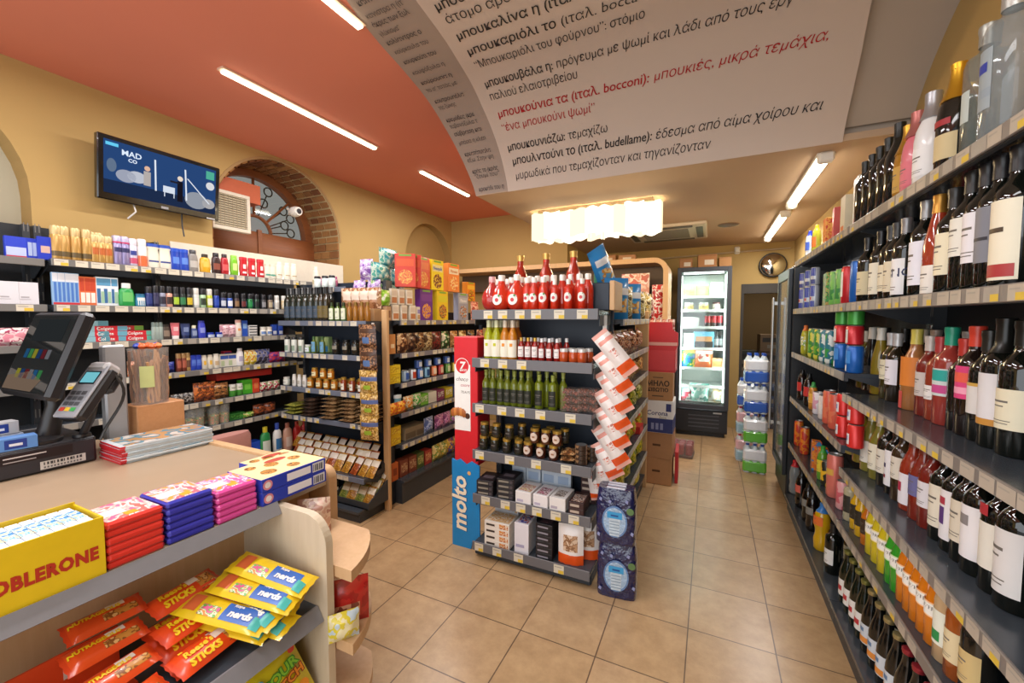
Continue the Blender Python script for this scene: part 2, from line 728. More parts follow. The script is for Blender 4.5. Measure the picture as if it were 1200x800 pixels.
M_BANNER = mat('#cfbdae', 0.7, vary=0.02, scale=2)
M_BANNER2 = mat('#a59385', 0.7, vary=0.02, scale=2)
M_INK = mat('#1d1a1c', 0.7, vary=0)
M_INK2 = mat('#4c4544', 0.7, vary=0)
M_RED = mat('#b0141c', 0.7, vary=0)
banner = root('text_banner', 'large printed banner of Greek definitions curving down from the ceiling', 'banner', (0, 0, 0))
b = MB()
sheet(b, X_INN, X_RGT, 0.0, 2.8, 0.0, M_BANNER)
BK = lambda s: -.035 if s < .5 else max(-.035, min(-.004, -.035 + (s - .5) * .06))
sheet(b, X_INN, X_RGT, 0.0, 2.8, BK, M_BANNER)
y0, z0 = cove(0, 0)
y1, z1 = cove(0, -.035)
b.quad((X_INN(0), y0, z0), (X_RGT(0), y0, z0), (X_RGT(0), y1, z1), (X_INN(0), y1, z1), M_BANNER)
n = 30
for i in range(n):
    s0, s1 = 2.8 * i / n, 2.8 * (i + 1) / n
    a, c, e, g = cove(s0, 0), cove(s1, 0), cove(s1, BK(s1)), cove(s0, BK(s0))
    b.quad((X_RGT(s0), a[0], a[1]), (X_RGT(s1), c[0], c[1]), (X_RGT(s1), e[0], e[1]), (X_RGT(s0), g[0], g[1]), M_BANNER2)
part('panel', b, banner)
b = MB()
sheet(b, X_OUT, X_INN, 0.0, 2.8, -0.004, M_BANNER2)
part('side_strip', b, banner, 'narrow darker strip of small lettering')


def cove_text(mb, t, size, x0, s0, m, bold=0.0, shear=0.25, slant=0.0, off=0.004, width=None):
    v, fc = text_geo(t, size, bold, shear, 0.97, 'LEFT')
    k = 1.0
    if width:
        k = width / max(p[0] for p in v)
    out = []
    for p in v:
        y, z = cove(s0 + p[1] + slant * p[0], off)
        out.append((x0 + p[0] * k, y, z))
    mb.add(out, fc, m)
    return max(p[0] for p in v) * k


LINES = [
    (-1.245, 1.462, [('μπουκάλα η (ιταλ. boccale): φιάλη', 1, 0)], None),
    (-1.248, 1.367, [('άτομο άβουλο', 0, 0)], None),
    (-1.265, 1.243, [('μπουκαλίνα η (ιταλ. boccalina)', 1, 0)], None),
    (-1.276, 1.116, [('μπουκαριόλι το ', 1, 0), ('(ιταλ. bocca=στόμιο)', 0, 0)], None),
    (-1.292, 1.000, [('“Μπουκαριόλι του φούρνου”: στόμιο', 0, 0)], 0.98),
    (-1.321, 0.835, [('μπουκουβάλα η: ', 1, 0), ('πρόγευμα με ψωμί και λάδι από τους εργ', 0, 0)], 1.65),
    (-1.339, 0.730, [('παλιού ελαιοτριβείου', 0, 0)], 0.61),
    (-1.352, 0.587, [('μπουκούνια τα (ιταλ. bocconi): ', 1, 1), ('μπουκιές, μικρά τεμάχια,', 0, 1)], 1.86),
    (-1.370, 0.476, [('“ένα μπουκούνι ψωμί”', 0, 1)], 0.69),
    (-1.393, 0.317, [('μπουκουνιάζω: ', 1, 0), ('τεμαχίζω', 0, 0)], 0.76),
    (-1.397, 0.205, [('μπουλντούνι το (ιταλ. budellame): ', 1, 0), ('έδεσμα από αίμα χοίρου και', 0, 0)], 1.95),
    (-1.409, 0.086, [('μυρωδικά που τεμαχίζονταν και τηγανίζονταν', 0, 0)], 1.40),
]
for x0, s0, runs, W in LINES:
    size = 0.088
    ws = [max(p[0] for p in text_geo(t, size, 0.0006 if bd else -0.0005, 0.25, 0.97, 'LEFT')[0]) + 0.02 for t, bd, _c in runs]
    k = (W / sum(ws)) if W else 0.86
    for (t, bd, rd), w in zip(runs, ws):
        b = MB()
        cove_text(b, t, size, x0, s0, M_RED if rd else M_INK, 0.0006 if bd else -0.0005, width=(w - .02) * k)
        x0 += w * k
        part('lettering', b, banner, 'red Greek lettering' if rd else 'black Greek lettering')
SM = ['καπνίστρα η', 'κανιστρα η (ιτ', 'άκρες των ξυλ', 'γλύκισμα”', 'κολίαντρος ο', 'κούρκουλα του', 'κουρκούτι του', 'κουφόξυλα η', 'κούρουπα η', 'το σ’ τατάς με', 'κουτρουπέλα', 'της ζώνης', 'κρεμύδες (κρε', 'ταβανόξυλα τ', 'σύβραση και', 'μπάσα η κλεπ', 'κρεατάτσαλα', 'εξω. Στην ψη', 'κράς το (κράς', '“ζουμί του”', 'κροκάδι του η']
SP = [1.655, 1.574, 1.514, 1.446, 1.376, 1.298, 1.207, 1.107, 1.006, 0.931, 0.826, 0.768, 0.655, 0.597, 0.529, 0.452, 0.350, 0.296, 0.199, 0.154, 0.045]
for i, (t, s0) in enumerate(zip(SM, SP)):
    b = MB()
    x0 = X_OUT(s0) + 0.04
    cove_text(b, t, 0.05, x0, s0 - .01, M_INK2, 0.0003 if i % 2 == 0 else -.0002, 0.25, 0, 0.0005, width=min(.235, X_INN(s0) - x0 - .012) * (0.6 if len(t) < 10 else 1))
    part('lettering', b, banner, 'small grey Greek lettering')

# ---- brick lined arched window
b = MB()
M_MORT = mat('#c4ad80', 0.9)
BR = [mat(h, 0.9, vary=0.18, scale=25) for h in ('#8a5c34', '#a27443', '#774a2a', '#96683c')]
c, r, zs, d = AR_WIN
NB = 27
rnd = random.Random(3)
for i in range(NB):
    a0, a1 = PI * (i + .14) / NB, PI * (i + .86) / NB
    xs = [0.004, 0.125, 0.25, 0.375, 0.49] if i % 2 else [0.004, 0.19, 0.315, 0.44, 0.49]
    for u0, u1 in zip(xs, xs[1:]):
        mm = rnd.choice(BR)
        pts = []
        for rr in (r - .012 - rnd.random() * .006, r + .004):
            for aa in (a0, a1):
                for uu in (u0 + .011, u1 - .011):
                    pts.append((XW - uu, c + rr * math.cos(aa), zs + rr * math.sin(aa)))
        b.add(pts, [(0, 1, 3, 2), (4, 6, 7, 5), (0, 4, 5, 1), (2, 3, 7, 6), (0, 2, 6, 4), (1, 5, 7, 3)], mm)
for yy, sg in ((c + r, -1), (c - r, 1)):
    for i in range(5):
        z0 = 1.96 + i * .085
        xs = [0.004, 0.14, 0.28, 0.42, 0.49] if i % 2 else [0.004, 0.2, 0.34, 0.49]
        for u0, u1 in zip(xs, xs[1:]):
            b.box(XW - u1 + .008, XW - u0 - .008, min(yy, yy + sg * .014), max(yy, yy + sg * .014), z0 + .006, z0 + .079, rnd.choice(BR))
struct('trim_1', b)
b = MB()
n = 24
M_EDGE = mat('#a98a5c', .9)
for i in range(n):
    a0, a1 = PI * i / n, PI * (i + 1) / n
    P = lambda rr, a, x: (x, c + rr * math.cos(a), zs + rr * math.sin(a))
    b.quad(P(r, a0, XW + .006), P(r, a1, XW + .006), P(r + .022, a1, XW + .006), P(r + .022, a0, XW + .006), M_EDGE)
    b.quad(P(r, a0, XW + .006), P(r, a1, XW + .006), P(r, a1, XW), P(r, a0, XW), M_EDGE)
    b.quad(P(r + .022, a0, XW + .006), P(r + .022, a1, XW + .006), P(r + .022, a1, XW), P(r + .022, a0, XW), M_EDGE)
struct('trim_2', b)

M_WOODW = wood('#9c6238', '#7c4626', 5, (1, 10, 1))
XV = XW - .46
win = link('window_1', None)
win['kind'] = 'structure'
b = MB()
n = 28
for ro, ri, x0, x1 in ((r, r - .10, XV - .03, XV + .05),):
    for i in range(n):
        a0, a1 = PI * i / n, PI * (i + 1) / n
        P = lambda rr, a, x: (x, c + rr * math.cos(a), zs + .02 + rr * math.sin(a))
        b.quad(P(ri, a0, x1), P(ri, a1, x1), P(ro, a1, x1), P(ro, a0, x1), M_WOODW)
        b.quad(P(ri, a0, x0), P(ri, a1, x0), P(ri, a1, x1), P(ri, a0, x1), M_WOODW)
b.box(XV - .03, XV + .07, c - r, c + r, zs - .19, zs + .03, M_WOODW, .01)
b.box(XV + .06, XV + .085, c - .02, c + .02, zs - .2, zs + .05, M_WOODW)
for a in (R(45), R(90), R(135)):
    p0 = Vector((XV + .0, c + .17 * math.cos(a), zs + .03 + .17 * math.sin(a)))
    p1 = Vector((XV + .0, c + (r - .09) * math.cos(a), zs + .03 + (r - .09) * math.sin(a)))
    b.tube([p0, p1], .013, M_WOODW, 6)
pts = [(XV, c + .17 * math.cos(PI * i / 12), zs + .03 + .17 * math.sin(PI * i / 12)) for i in range(13)]
b.tube(pts, .018, M_WOODW, 6)
o = part('window_frame', b, win)
b = MB()
b.add([(XV - .02, c + (r - .08) * math.cos(PI * i / 20), zs + .03 + (r - .08) * math.sin(PI * i / 20)) for i in range(21)], [tuple(range(21))], glass_pane('#b9b8ae', 0.25))
part('pane', b, win)
b = MB()
M_IRON = mat('#5d5548', .6, .1)
for ang, rad in ((R(22), .40), (R(40), .47), (R(67), .36), (R(67), .5), (R(112), .42), (R(28), .5), (R(10), .45), (R(150), .42)):
    cy_, cz_ = c + rad * math.cos(ang), zs + .03 + rad * math.sin(ang)
    b.tube([(XV - .06, cy_ + .045 * math.cos(t * PI / 6), cz_ + .045 * math.sin(t * PI / 6)) for t in range(13)], .007, M_IRON, 5)
    b.tube([(XV - .06, c + .19 * math.cos(ang), zs + .03 + .19 * math.sin(ang)), (XV - .06, cy_ - .045 * math.cos(ang), cz_ - .045 * math.sin(ang))], .006, M_IRON, 5)
part('ironwork', b, win)

b = MB()
b.box(XW - .10, XW + .012, 1.72, c + r + .03, 1.90, 2.135, mat('#ddd6c4', .7))
b.box(XW - .46, XW - .10, c - r, c + r, 2.09, 2.135, mat('#c9b48a', .8))
struct('wall_sill', b)

# ---- dark passage behind the doorway
b = MB()
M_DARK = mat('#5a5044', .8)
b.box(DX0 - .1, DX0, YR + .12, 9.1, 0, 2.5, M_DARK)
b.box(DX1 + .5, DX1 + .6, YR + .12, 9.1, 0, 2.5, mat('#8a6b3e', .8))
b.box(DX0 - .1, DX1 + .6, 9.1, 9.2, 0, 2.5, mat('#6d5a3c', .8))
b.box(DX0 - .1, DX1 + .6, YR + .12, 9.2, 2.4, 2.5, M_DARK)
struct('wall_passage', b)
b = MB()
M_DFR = mat('#3a352f', .6)
b.box(DX0 - .0, DX0 + .035, YR - .01, YR + .12, 0, DZ, M_DFR)
b.box(DX1 - .035, DX1, YR - .01, YR + .12, 0, DZ, M_DFR)
b.box(DX0 + .035, DX1 - .035, YR - .01, YR + .12, DZ - .13, DZ, M_DFR)
struct('trim_3', b)
b = MB()
for i in range(4):
    b.box(DX0 + .02, DX1 + .2, YR + .5 + .3 * i, (YR + .8 + .3 * i) if i < 3 else 9.1, 0, .17 * (i + 1), mat('#6c6257', .7))
struct('trim_4', b)
# ------------------------------------------------------------------ ceiling lamps
M_TUBE = glow('#fff0d0', 4.0)
M_TUBE2 = glow('#fff0d6', 9.0)
M_WHITE = mat('#e8e4da', 0.5)
for (lx, ly, ln, lb) in ((-2.70, 2.20, 1.27, 'slim ceiling strip light between television and arched window'),
                         (-2.70, 3.93, 0.92, 'slim ceiling strip light farthest back on the orange ceiling'),
                         (-1.66, 1.00, 1.31, 'slim ceiling strip light beside the curved banner top')):
    t = root('strip_light', lb, 'light', (lx, ly, ZC), 0, 'strip lights on the orange ceiling')
    b = MB()
    b.box(-.03, .03, -ln / 2 - .01, ln / 2 + .01, -.012, 0, mat('#d9b9a0', .5))
    part('housing', b, t)
    b = MB()
    b.box(-.02, .02, -ln / 2, ln / 2, -.03, -.012, M_TUBE, .006)
    part('diffuser', b, t)
for (ly, ln, lb) in ((3.80, 1.20, 'bright tube light on the low ceiling nearer the banner'), (5.42, 1.40, 'bright tube light on the low ceiling nearer the doorway')):
    t = root('tube_light', lb, 'light', (0.62, ly, ZL - .02), 0, 'tube lights above the bottle shelves')
    b = MB()
    b.box(-.045, .045, -ln / 2, ln / 2, -.02, 0, M_WHITE)
    part('housing', b, t)
    b = MB()
    b.lathe([(.022, -ln / 2 + .03), (.022, ln / 2 - .03)], M_TUBE2, 10)
    b.v = [(x, z, y - .042) for x, y, z in b.v]
    part('tube', b, t)
    for s in (-1, 1):
        b = MB()
        b.box(-.042, .042, s * (ln / 2) - .03, s * (ln / 2) + .03, -.065, -.002, M_WHITE, .012)
        part('end_cap', b, t)

# chandelier of overlapping glass leaves
ch = root('chandelier', 'long glowing chandelier of overlapping frosted glass leaves on the low ceiling', 'light', (-0.99, 3.80, ZL - .02))
b = MB()
b.box(-.52, .52, -.08, .08, -.03, 0, mat('#c9b48c', .4, .6))
part('canopy', b, ch)
M_LEAFS = [glow('#ffe8bc', 1.25), glow('#ffedc8', 1.7), glow('#fff2d6', 2.1)]
M_LEAF = M_LEAFS[0]
rnd = random.Random(11)
for k in range(9):
    for sd in (-1, 1):
        x0 = -.585 + k * .1255 + rnd.uniform(-.006, .006)
        b = MB()
        w, zt, zb = .165, -.028 - rnd.random() * .014, -.268 - rnd.random() * .02
        v = []
        for j in range(5):
            z = zt + (zb - zt) * j / 4
            for i in range(7):
                u = i / 6
                xx = x0 + w * u
                bow = .035 * math.sin(PI * u)
                v.append((min(max(xx, -.59), .59), sd * (.085 + bow + (.012 if k % 2 else 0)), z + (.012 * math.sin(PI * u * 2 + k) if j in (0, 4) else 0)))
        b.add(v, [(j * 7 + i, j * 7 + i + 1, j * 7 + i + 8, j * 7 + i + 7) for j in range(4) for i in range(6)], M_LEAFS[(k * 2 + (sd > 0)) % 3], True)
        part('glass_leaf', b, ch)
for sd in (-1, 1):
    b = MB()
    v = []
    for j in range(4):
        for i in range(5):
            v.append((sd * (.585 + .012 * math.sin(PI * i / 4)), -.09 + .18 * i / 4, -.03 - .24 * j / 3))
    b.add(v, [(j * 5 + i, j * 5 + i + 1, j * 5 + i + 6, j * 5 + i + 5) for j in range(3) for i in range(4)], M_LEAF, True)
    part('glass_leaf', b, ch)
for k in range(4):
    l = bpy.data.lights.new('chandelier_bulb', 'POINT')
    l.energy = 7
    l.color = (1.0, 0.72, 0.38)
    l.shadow_soft_size = .06
    o = bpy.data.objects.new('chandelier_bulb', l)
    COL.objects.link(o)
    o.location = (-1.42 + .29 * k, 3.80, 2.24)

# air conditioning cassette
ac = root('air_conditioner', 'white ceiling air conditioning cassette behind the glowing chandelier', 'air conditioner', (-0.50, 5.25, ZL - .02))
b = MB()
b.box(-.44, .44, -.44, .44, -.035, 0, mat('#cfc4b2', .5), .012)
part('cover', b, ac)
b = MB()
for i in range(9):
    y = -.24 + i * .06
    b.box(-.25, .25, y, y + .03, -.042, -.034, mat('#7c766c', .6))
part('intake_grille', b, ac)
for a, (x0, x1, y0, y1) in enumerate(((-.3, .3, -.40, -.33), (-.3, .3, .33, .40), (-.40, -.33, -.3, .3), (.33, .40, -.3, .3))):
    b = MB()
    b.box(x0, x1, y0, y1, -.044, -.034, mat('#55514a', .6), .004)
    part('air_outlet', b, ac)
for (x, y, z, r_, lb, nm) in ((-2.28, 4.42, ZC, .06, 'round dark recessed ceiling spot on the orange ceiling', 'recessed_spot'),
                              (0.15, 5.15, ZL - .02, .10, 'round flat speaker grille in the low ceiling', 'ceiling_speaker')):
    b = MB()
    b.lathe([(r_, -.008), (r_ * .92, -.012), (0, -.012)], mat('#5f4c3a', .6), 20, cap=False)
    b.lathe([(r_ * 1.08, 0), (r_ * 1.08, -.006), (r_, -.008)], mat('#8a6a4a', .6), 20, cap=False)
    single(nm, b, lb, 'ceiling fixture', (x, y, z))
t = root('motion_detector', 'small white motion detector on the wall above the dark doorway', 'detector', (0.31, YR - .002, 2.50))
b = MB()
b.box(-.035, .035, -.03, 0, -.05, .05, M_WHITE, .012)
part('body', b, t)
b = MB()
b.lathe([(.034, -.03), (.03, -.008), (.018, .008), (0, .012)], mat('#f2f0ea', .3), 14, 0, -.04)
part('lens', b, t)
b = MB()
b.tube([(-.95, YR - .03, 2.44), (-.2, YR - .03, 2.46), (.3, YR - .03, 2.475), (.93, YR - .03, 2.485)], .012, mat('#b59f80', .6))
single('cable_conduit', b, 'thin conduit pipe running along the back wall above the fridge', 'pipe')

# ------------------------------------------------------------------ shelving
M_STEEL = mat('#34383d', 0.42, 0.0, vary=0.04, spec=0.5)
M_DECK = mat('#3d434a', 0.20, 0.0, vary=0.04)
M_BACK = mat('#1e2327', 0.6, vary=0.04)
M_NAVY = mat('#1d2836', 0.5, vary=0.04)
M_RAIL = mat('#75736f', 0.4, vary=0.03)
M_RAILD = mat('#676669', 0.4, vary=0.03)
M_CARD = mat('#d2cab6', 0.6, vary=0.04)
M_CARDG = mat('#a39c90', 0.6)
M_CARD_DIM = mat('#b3a898', 0.5)  # same card paper, the right bays' dimmer light painted into its colour
M_CARDY = mat('#d6b63e', 0.6)
M_WOODP = wood('#d9b283', '#c59a68', 5, (1, 1, 10))


def rail_cards(b, x0, x1, z0, z1, y, rnd, dens=0.8, pitch=.075, yellow=.45, card=None):
    x = x0 + .01
    while x < x1 - .05:
        w = rnd.choice((.055, .06, .065))
        if rnd.random() < dens:
            b.front(x, x + w, z0, z1, y, (card or M_CARD) if rnd.random() < .75 else M_CARDG)
            if rnd.random() < yellow:
                b.front(x + w * .45, x + w * .98, z0 + .001, z0 + (z1 - z0) * .5, y - .0004, M_CARDY)
            b.front(x + .006, x + w * .7, z1 - .012, z1 - .008, y - .0004, M_CARDG)
        x += pitch * rnd.uniform(.9, 1.25)


def gondola(label, loc, rz, W, tiers, D, top, base=(0.0, 0.10, 0.02), dens=.8, seed=1, rail=None, up_x=None, back=None, yellow=.45, railh=.036, btop=None):
    """tiers: (z of the deck, x0, x1, front offset); local front edge is y = 0, looking to -Y"""
    t = root('shelf_unit', label, 'shelving', loc, rz)
    rnd = random.Random(seed)
    b = MB()
    b.box(0, W, D - .025, D, 0, top if btop is None else btop[0], back or M_BACK)
    part('back_panel', b, t)
    if btop:
        b = MB()
        b.box(0, btop[1], D - .025, D, btop[0], top, M_BACK)
        part('back_panel', b, t)
    for x in (up_x or (0, W)):
        b = MB()
        x0 = min(max(x - .015, 0), W - .03)
        b.box(x0, x0 + .03, D - .07, D - .025, 0, top, M_STEEL)
        for i in range(int(top / .10)):
            b.box(x0 + .005, x0 + .009, D - .0712, D - .07, .06 + i * .1, .11 + i * .1, M_RAIL)
            b.box(x0 + .021, x0 + .025, D - .0712, D - .07, .06 + i * .1, .11 + i * .1, M_RAIL)
        part('upright', b, t)
    zb0, zb1, off = base
    b = MB()
    b.box(0, W, off, D - .07, 0.0, zb1 - .02, M_STEEL)
    b.box(0, W, off - .02, D - .07, zb1 - .02, zb1, M_DECK)
    part('base', b, t)
    for (z, x0, x1, fo) in tiers:
        b = MB()
        b.box(x0, x1, fo, D - .07, z - .022, z, M_DECK)
        b.box(x0, x1, fo, fo + .015, z - .04, z - .022, M_STEEL)
        for xx in (x0, x1 - .004):
            b.prism([(fo + .01, z - .022), (D - .07, z - .022), (D - .07, z - .10), (D - .12, z - .10)], xx, xx + .004, 'x', M_STEEL)
        s = part('shelf', b, t)
        b = MB()
        b.box(x0, x1, fo - .009, fo - .0005, z - railh - .002, z + .003, rail or M_RAIL, .002)
        rail_cards(b, x0, x1, z - railh, z + .0, fo - .0095, rnd, dens, yellow=yellow, card=M_CARD_DIM if dens > .94 and W < 1.99 and railh < .04 and rail else None)
        part('price_rail', b, s)
    return t


# right hand wine wall (front edge x = 0.60), looking to -X
RX = 0.60
R_TOP, R_2, R_3N, R_3F, R_4N, R_4F, R_5, R_B = 1.995, 1.625, 1.185, 1.283, 0.815, 0.925, 0.548, 0.125
YF0, YN0, YN1 = 3.95, 2.52, 0.55
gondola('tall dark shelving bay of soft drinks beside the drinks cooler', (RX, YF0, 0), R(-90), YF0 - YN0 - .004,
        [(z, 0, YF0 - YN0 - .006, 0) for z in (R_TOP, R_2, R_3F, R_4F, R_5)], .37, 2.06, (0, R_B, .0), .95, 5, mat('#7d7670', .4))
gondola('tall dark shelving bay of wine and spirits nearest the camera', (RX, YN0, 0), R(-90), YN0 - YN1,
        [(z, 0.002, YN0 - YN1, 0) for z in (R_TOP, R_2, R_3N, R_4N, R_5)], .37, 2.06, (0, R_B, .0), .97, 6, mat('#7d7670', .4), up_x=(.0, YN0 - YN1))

# left wall bays (front edge x = -3.40), looking to +X
LX = -3.40
L_T = (1.893, 1.630, 1.405, 1.170, 0.930, 0.735)
gondola('dark wall shelving bay of toiletries below the television', (LX, 1.0, 0), R(90), 1.72, [(z, 0, 1.715, 0) for z in L_T], .285, 2.10, (0, .36, .0), .95, 7, yellow=.3, btop=(1.90, .62), up_x=(0, .6))
gondola('dark wall shelving bay behind the till screen', (LX, -.35, 0), R(90), 1.335, [(z, 0, 1.33, 0.02) for z in (1.885, 1.628, 1.40, 1.17, .93)], .285, 2.10, (0, .36, .0), .1, 8)

# unit across the end of the aisle, looking to -Y
MX0, MX1, MY = -3.37, -2.36, 2.35
MW = MX1 - MX0
M_T = (1.530, 1.262, 0.970, 0.725, 0.320)
gondola('dark end shelving bay of oils and honey facing the counter', (MX0, MY, 0), 0, MW, [(1.815, .0, .62, .17)] + [(z, 0, MW, 0 if z > .5 else -.05) for z in M_T],
        .29, 1.86, (0, .09, -.10), .75, 9, mat('#6c7484', .4), back=M_NAVY, yellow=.1)
b = MB()
b.box(0, .055, 0, .03, 0, 1.62, M_WOODP, .004)
single('wooden_upright', b, 'pale wooden upright at the corner between oil shelves and aisle', 'wooden post', (-2.352, 2.50, 0))

# aisle run on the left (front edge x = -2.30), looking to +X
AX = -2.29
A_T = (1.535, 1.262, 1.015, 0.765, 0.500)
gondola('dark aisle shelving run below the cereal boxes', (AX, 2.645, 0), R(90), 1.875, [(z, 0, 1.87, 0) for z in A_T], .36, 1.62, (0, .20, .0), .7, 10, mat('#7d7880', .4))
# back run with wooden hood, looking to -Y
BX0, BX1, BY = -2.26, -0.44, 5.0
gondola('dark back shelving run under the rounded wooden hood', (BX0, BY, 0), 0, BX1 - BX0 - .05, [(z, 0, BX1 - BX0 - .055, 0) for z in (.5, .85, 1.2, 1.52)], .36, 1.95, (0, .15, 0), .6, 11, back=mat('#2a2420', .6))
hood = root('wooden_hood', 'pale wooden hood frame with rounded corner over the back shelves', 'shelf frame', (0, 0, 0))


def hood_poly(x0, x1, zb, zt, r, th):
    o = [(x1, zb)] + [(x1 - r + r * math.cos(R(a)), zt - r + r * math.sin(R(a))) for a in range(0, 91, 10)] + [(x0, zt)]
    i = [(x0, zt - th)] + [(x1 - r + (r - th) * math.cos(R(a)), zt - r + (r - th) * math.sin(R(a))) for a in range(90, -1, -10)] + [(x1 - th, zb)]
    return o, i


o_, i_ = hood_poly(-3.42, BX1 + .0, 0, 2.245, .16, .055)
b = MB()
n = len(o_)
pts = o_ + i_
v = [(x, BY - .03, z) for x, z in pts] + [(x, BY + .40, z) for x, z in pts]
N2 = len(pts)
fc = []
for k in range(n - 1):
    j0, j1 = N2 - 1 - k, N2 - 2 - k
    fc.append((k, k + 1, j1, j0))
    fc.append((N2 + k, N2 + j0, N2 + j1, N2 + k + 1))
for k in range(N2):
    k2 = (k + 1) % N2
    fc.append((k, k2, N2 + k2, N2 + k))
b.add(v, fc, M_WOODP)
part('frame', b, hood)
b = MB()
b.box(-3.42, BX1 - .06, BY + .37, BY + .39, 1.95, 2.19, mat('#6b5c50', .7))
part('backing', b, hood)
# ------------------------------------------------------------------ centre gondola: end cap facing the camera and the snack run behind it
GX0, GX1, GY = -1.36, -0.585, 2.25
G_T = (1.600, 1.298, 1.008, 0.708, 0.420)
GB = 0.100
t = root('display_shelf', 'dark blue promotional end shelf in the middle of the floor', 'shelving', (0, 0, 0))
b = MB()
b.box(GX0 + .02, GX1 + .035, 2.60, 2.63, 0.02, 1.68, M_NAVY)
part('back_panel', b, t)
for x in (GX0 + .03, GX1 + .0):
    b = MB()
    b.box(x - .02, x + .02, 2.55, 2.60, 0.0, 1.68, M_STEEL)
    for i in range(15):
        b.box(x - .012, x - .006, 2.5485, 2.55, .12 + i * .1, .17 + i * .1, M_RAIL)
        b.box(x + .006, x + .012, 2.5485, 2.55, .12 + i * .1, .17 + i * .1, M_RAIL)
    part('upright', b, t)
b = MB()
b.box(GX0, GX1, GY + .01, 2.60, 0.012, GB - .025, mat('#2b3742', .45), .008)
b.box(GX0, GX1, GY - .01, 2.60, GB - .025, GB, M_DECK, .003)
base = part('base', b, t)
b = MB()
b.box(GX0, GX1, GY - .018, GY - .0102, GB - .045, GB + .014, M_RAILD, .002)
part('price_rail', b, base)
TAGS = {0: (573, 590, 610, 629, 656, 683), 1: (569, 590, 612), 2: (563, 589, 610, 634, 669), 3: (563, 598, 629, 664), 4: (570, 593, 611, 630, 652, 673), 5: (563, 584, 609, 656)}


def price_tag(x, z, y, par, h=.05, w=.062):
    b = MB()
    b.box(x - w / 2, x + w / 2, y - .002, y - .0006, z - h, z, M_CARD)
    b.front(x - w * .05, x + w * .48, z - h + .001, z - h * .58, y - .0024, M_CARDY)
    b.front(x - w * .4, x + w * .3, z - h * .3, z - h * .2, y - .0024, M_CARDG)
    part('price_tag', b, par)


for i, z in enumerate(G_T):
    b = MB()
    xr = GX1 if i else GX1 + .03
    b.box(GX0, xr, GY, 2.55, z - .03, z, M_DECK, .002)
    for xx in (GX0, xr - .004):
        b.box(xx, xx + .004, GY + .03, 2.55, z - .09, z - .03, M_STEEL)
    s = part('shelf', b, t)
    b = MB()
    b.box(GX0, xr, GY - .01, GY - .001, z - .055, z + .006, M_RAILD, .002)
    part('price_rail', b, s)
    for px in TAGS[i]:
        x = xpx(px, GY, z - .03)
        price_tag(x, z, GY - .01, s)
for px in TAGS[5]:
    price_tag(xpx(px, GY, .07), GB + .008, GY - .018, base)
b = MB()
b.box(GX1 - .06, GX1 + .055, 2.40, 2.63, 1.60, 1.76, M_NAVY, .004)
b.box(GX1 + .056, GX1 + .085, 2.40, 2.63, 1.60, 1.77, M_WOODP, .003)
part('end_box', b, t, 'small navy and wooden end box on top')

# snack run, front edge x = -0.50, looking to +X
SX, SY0, SY1 = -0.50, 2.66, 3.86
S_T = (1.545, 1.300, 1.085, 0.84, 0.60, 0.35)
gondola('dark snack shelving run behind the promotional end shelf', (SX, SY0, 0), R(90), SY1 - SY0, [(z, 0, SY1 - SY0 - .01, 0) for z in S_T], .40, 1.62, (0, .13, .03), .8, 12, mat('#a7a29c', .4), back=M_NAVY)
b = MB()
b.box(-.09, .03, 0, .03, 0, 1.62, M_WOODP, .006)
single('wooden_upright', b, 'pale wooden upright at the far end of the snack shelves', 'wooden post', (SX - .03, SY1 + .015, 0))

# tall cardboard side panel
pnl = root('cardboard_display', 'tall red and blue cardboard croissant display panel beside the promotional shelf', 'display stand', (0, 0, 0))
PX0, PX1, PY = -1.555, -1.372, 2.33
M_PR, M_PB, M_PW = mat('#d0202a', .45), mat('#1583c4', .45), mat('#f0eee8', .45)
b = MB()
b.box(PX0, PX1, PY, PY + .17, .57, 1.43, M_PR, .004)
part('red_carton', b, pnl)
b = MB()
b.front(PX0 + .004, PX0 + .128, .80, 1.245, PY - .001, M_PW)
b.disc(PX0 + .066, 1.235, .054, PY - .0015, M_PW, 24)
b.disc(PX0 + .066, 1.235, .050, PY - .002, M_PR, 24)
b.text('7', .085, front_m(PX0 + .060, PY - .003, 1.205), M_PW, .002, .2)
b.text('DAYS', .022, front_m(PX0 + .074, PY - .003, 1.20), M_PW, .0006, .1)
b.text('choco', .038, front_m(PX0 + .062, PY - .002, 1.135), mat('#5b4a44', .6), 0, .35)
b.text('cuore', .03, front_m(PX0 + .085, PY - .002, 1.098), mat('#b83a55', .6), 0, .35)
b.text('7DAYS', .024, front_m(PX0 + .09, PY - .002, 1.052), mat('#5b4a44', .6))
part('front_print', b, pnl, 'white printed sheet with round red seal')
b = MB()
for k in range(5):
    a = R(-60 + 30 * k)
    b.lathe([(.0, -.03), (.024 - .003 * abs(k - 2), -.02), (.026 - .003 * abs(k - 2), 0), (.024 - .003 * abs(k - 2), .02), (0, .03)], mat('#c9803c', .5) if k % 2 else mat('#a85f28', .5), 10, PX0 + .035 + .02 * (k - 2), PY - .006, 1, .25)
o0 = len(b.v)
b.v = [(x, y, z + .915 + .012 * math.cos((x - PX0 - .035) * 30)) for x, y, z in b.v]
b.disc(PX0 + .105, .9, .02, PY - .002, mat('#4a2a18', .5), 12)
part('croissant_print', b, pnl, 'printed brown croissant')
b = MB()
pol = [(PX0 - .012, .0), (PX0 + .135, .0), (PX0 + .145, .05), (PX1 + .02, .05), (PX1 + .02, .575), (PX0 + .14, .60), (PX0 + .10, .575), (PX0 + .05, .605), (PX0 + .02, .59), (PX0 - .012, .60)]
b.prism(pol, PY - .016, PY - .004, 'y', M_PB)
part('blue_base', b, pnl)
b = MB()
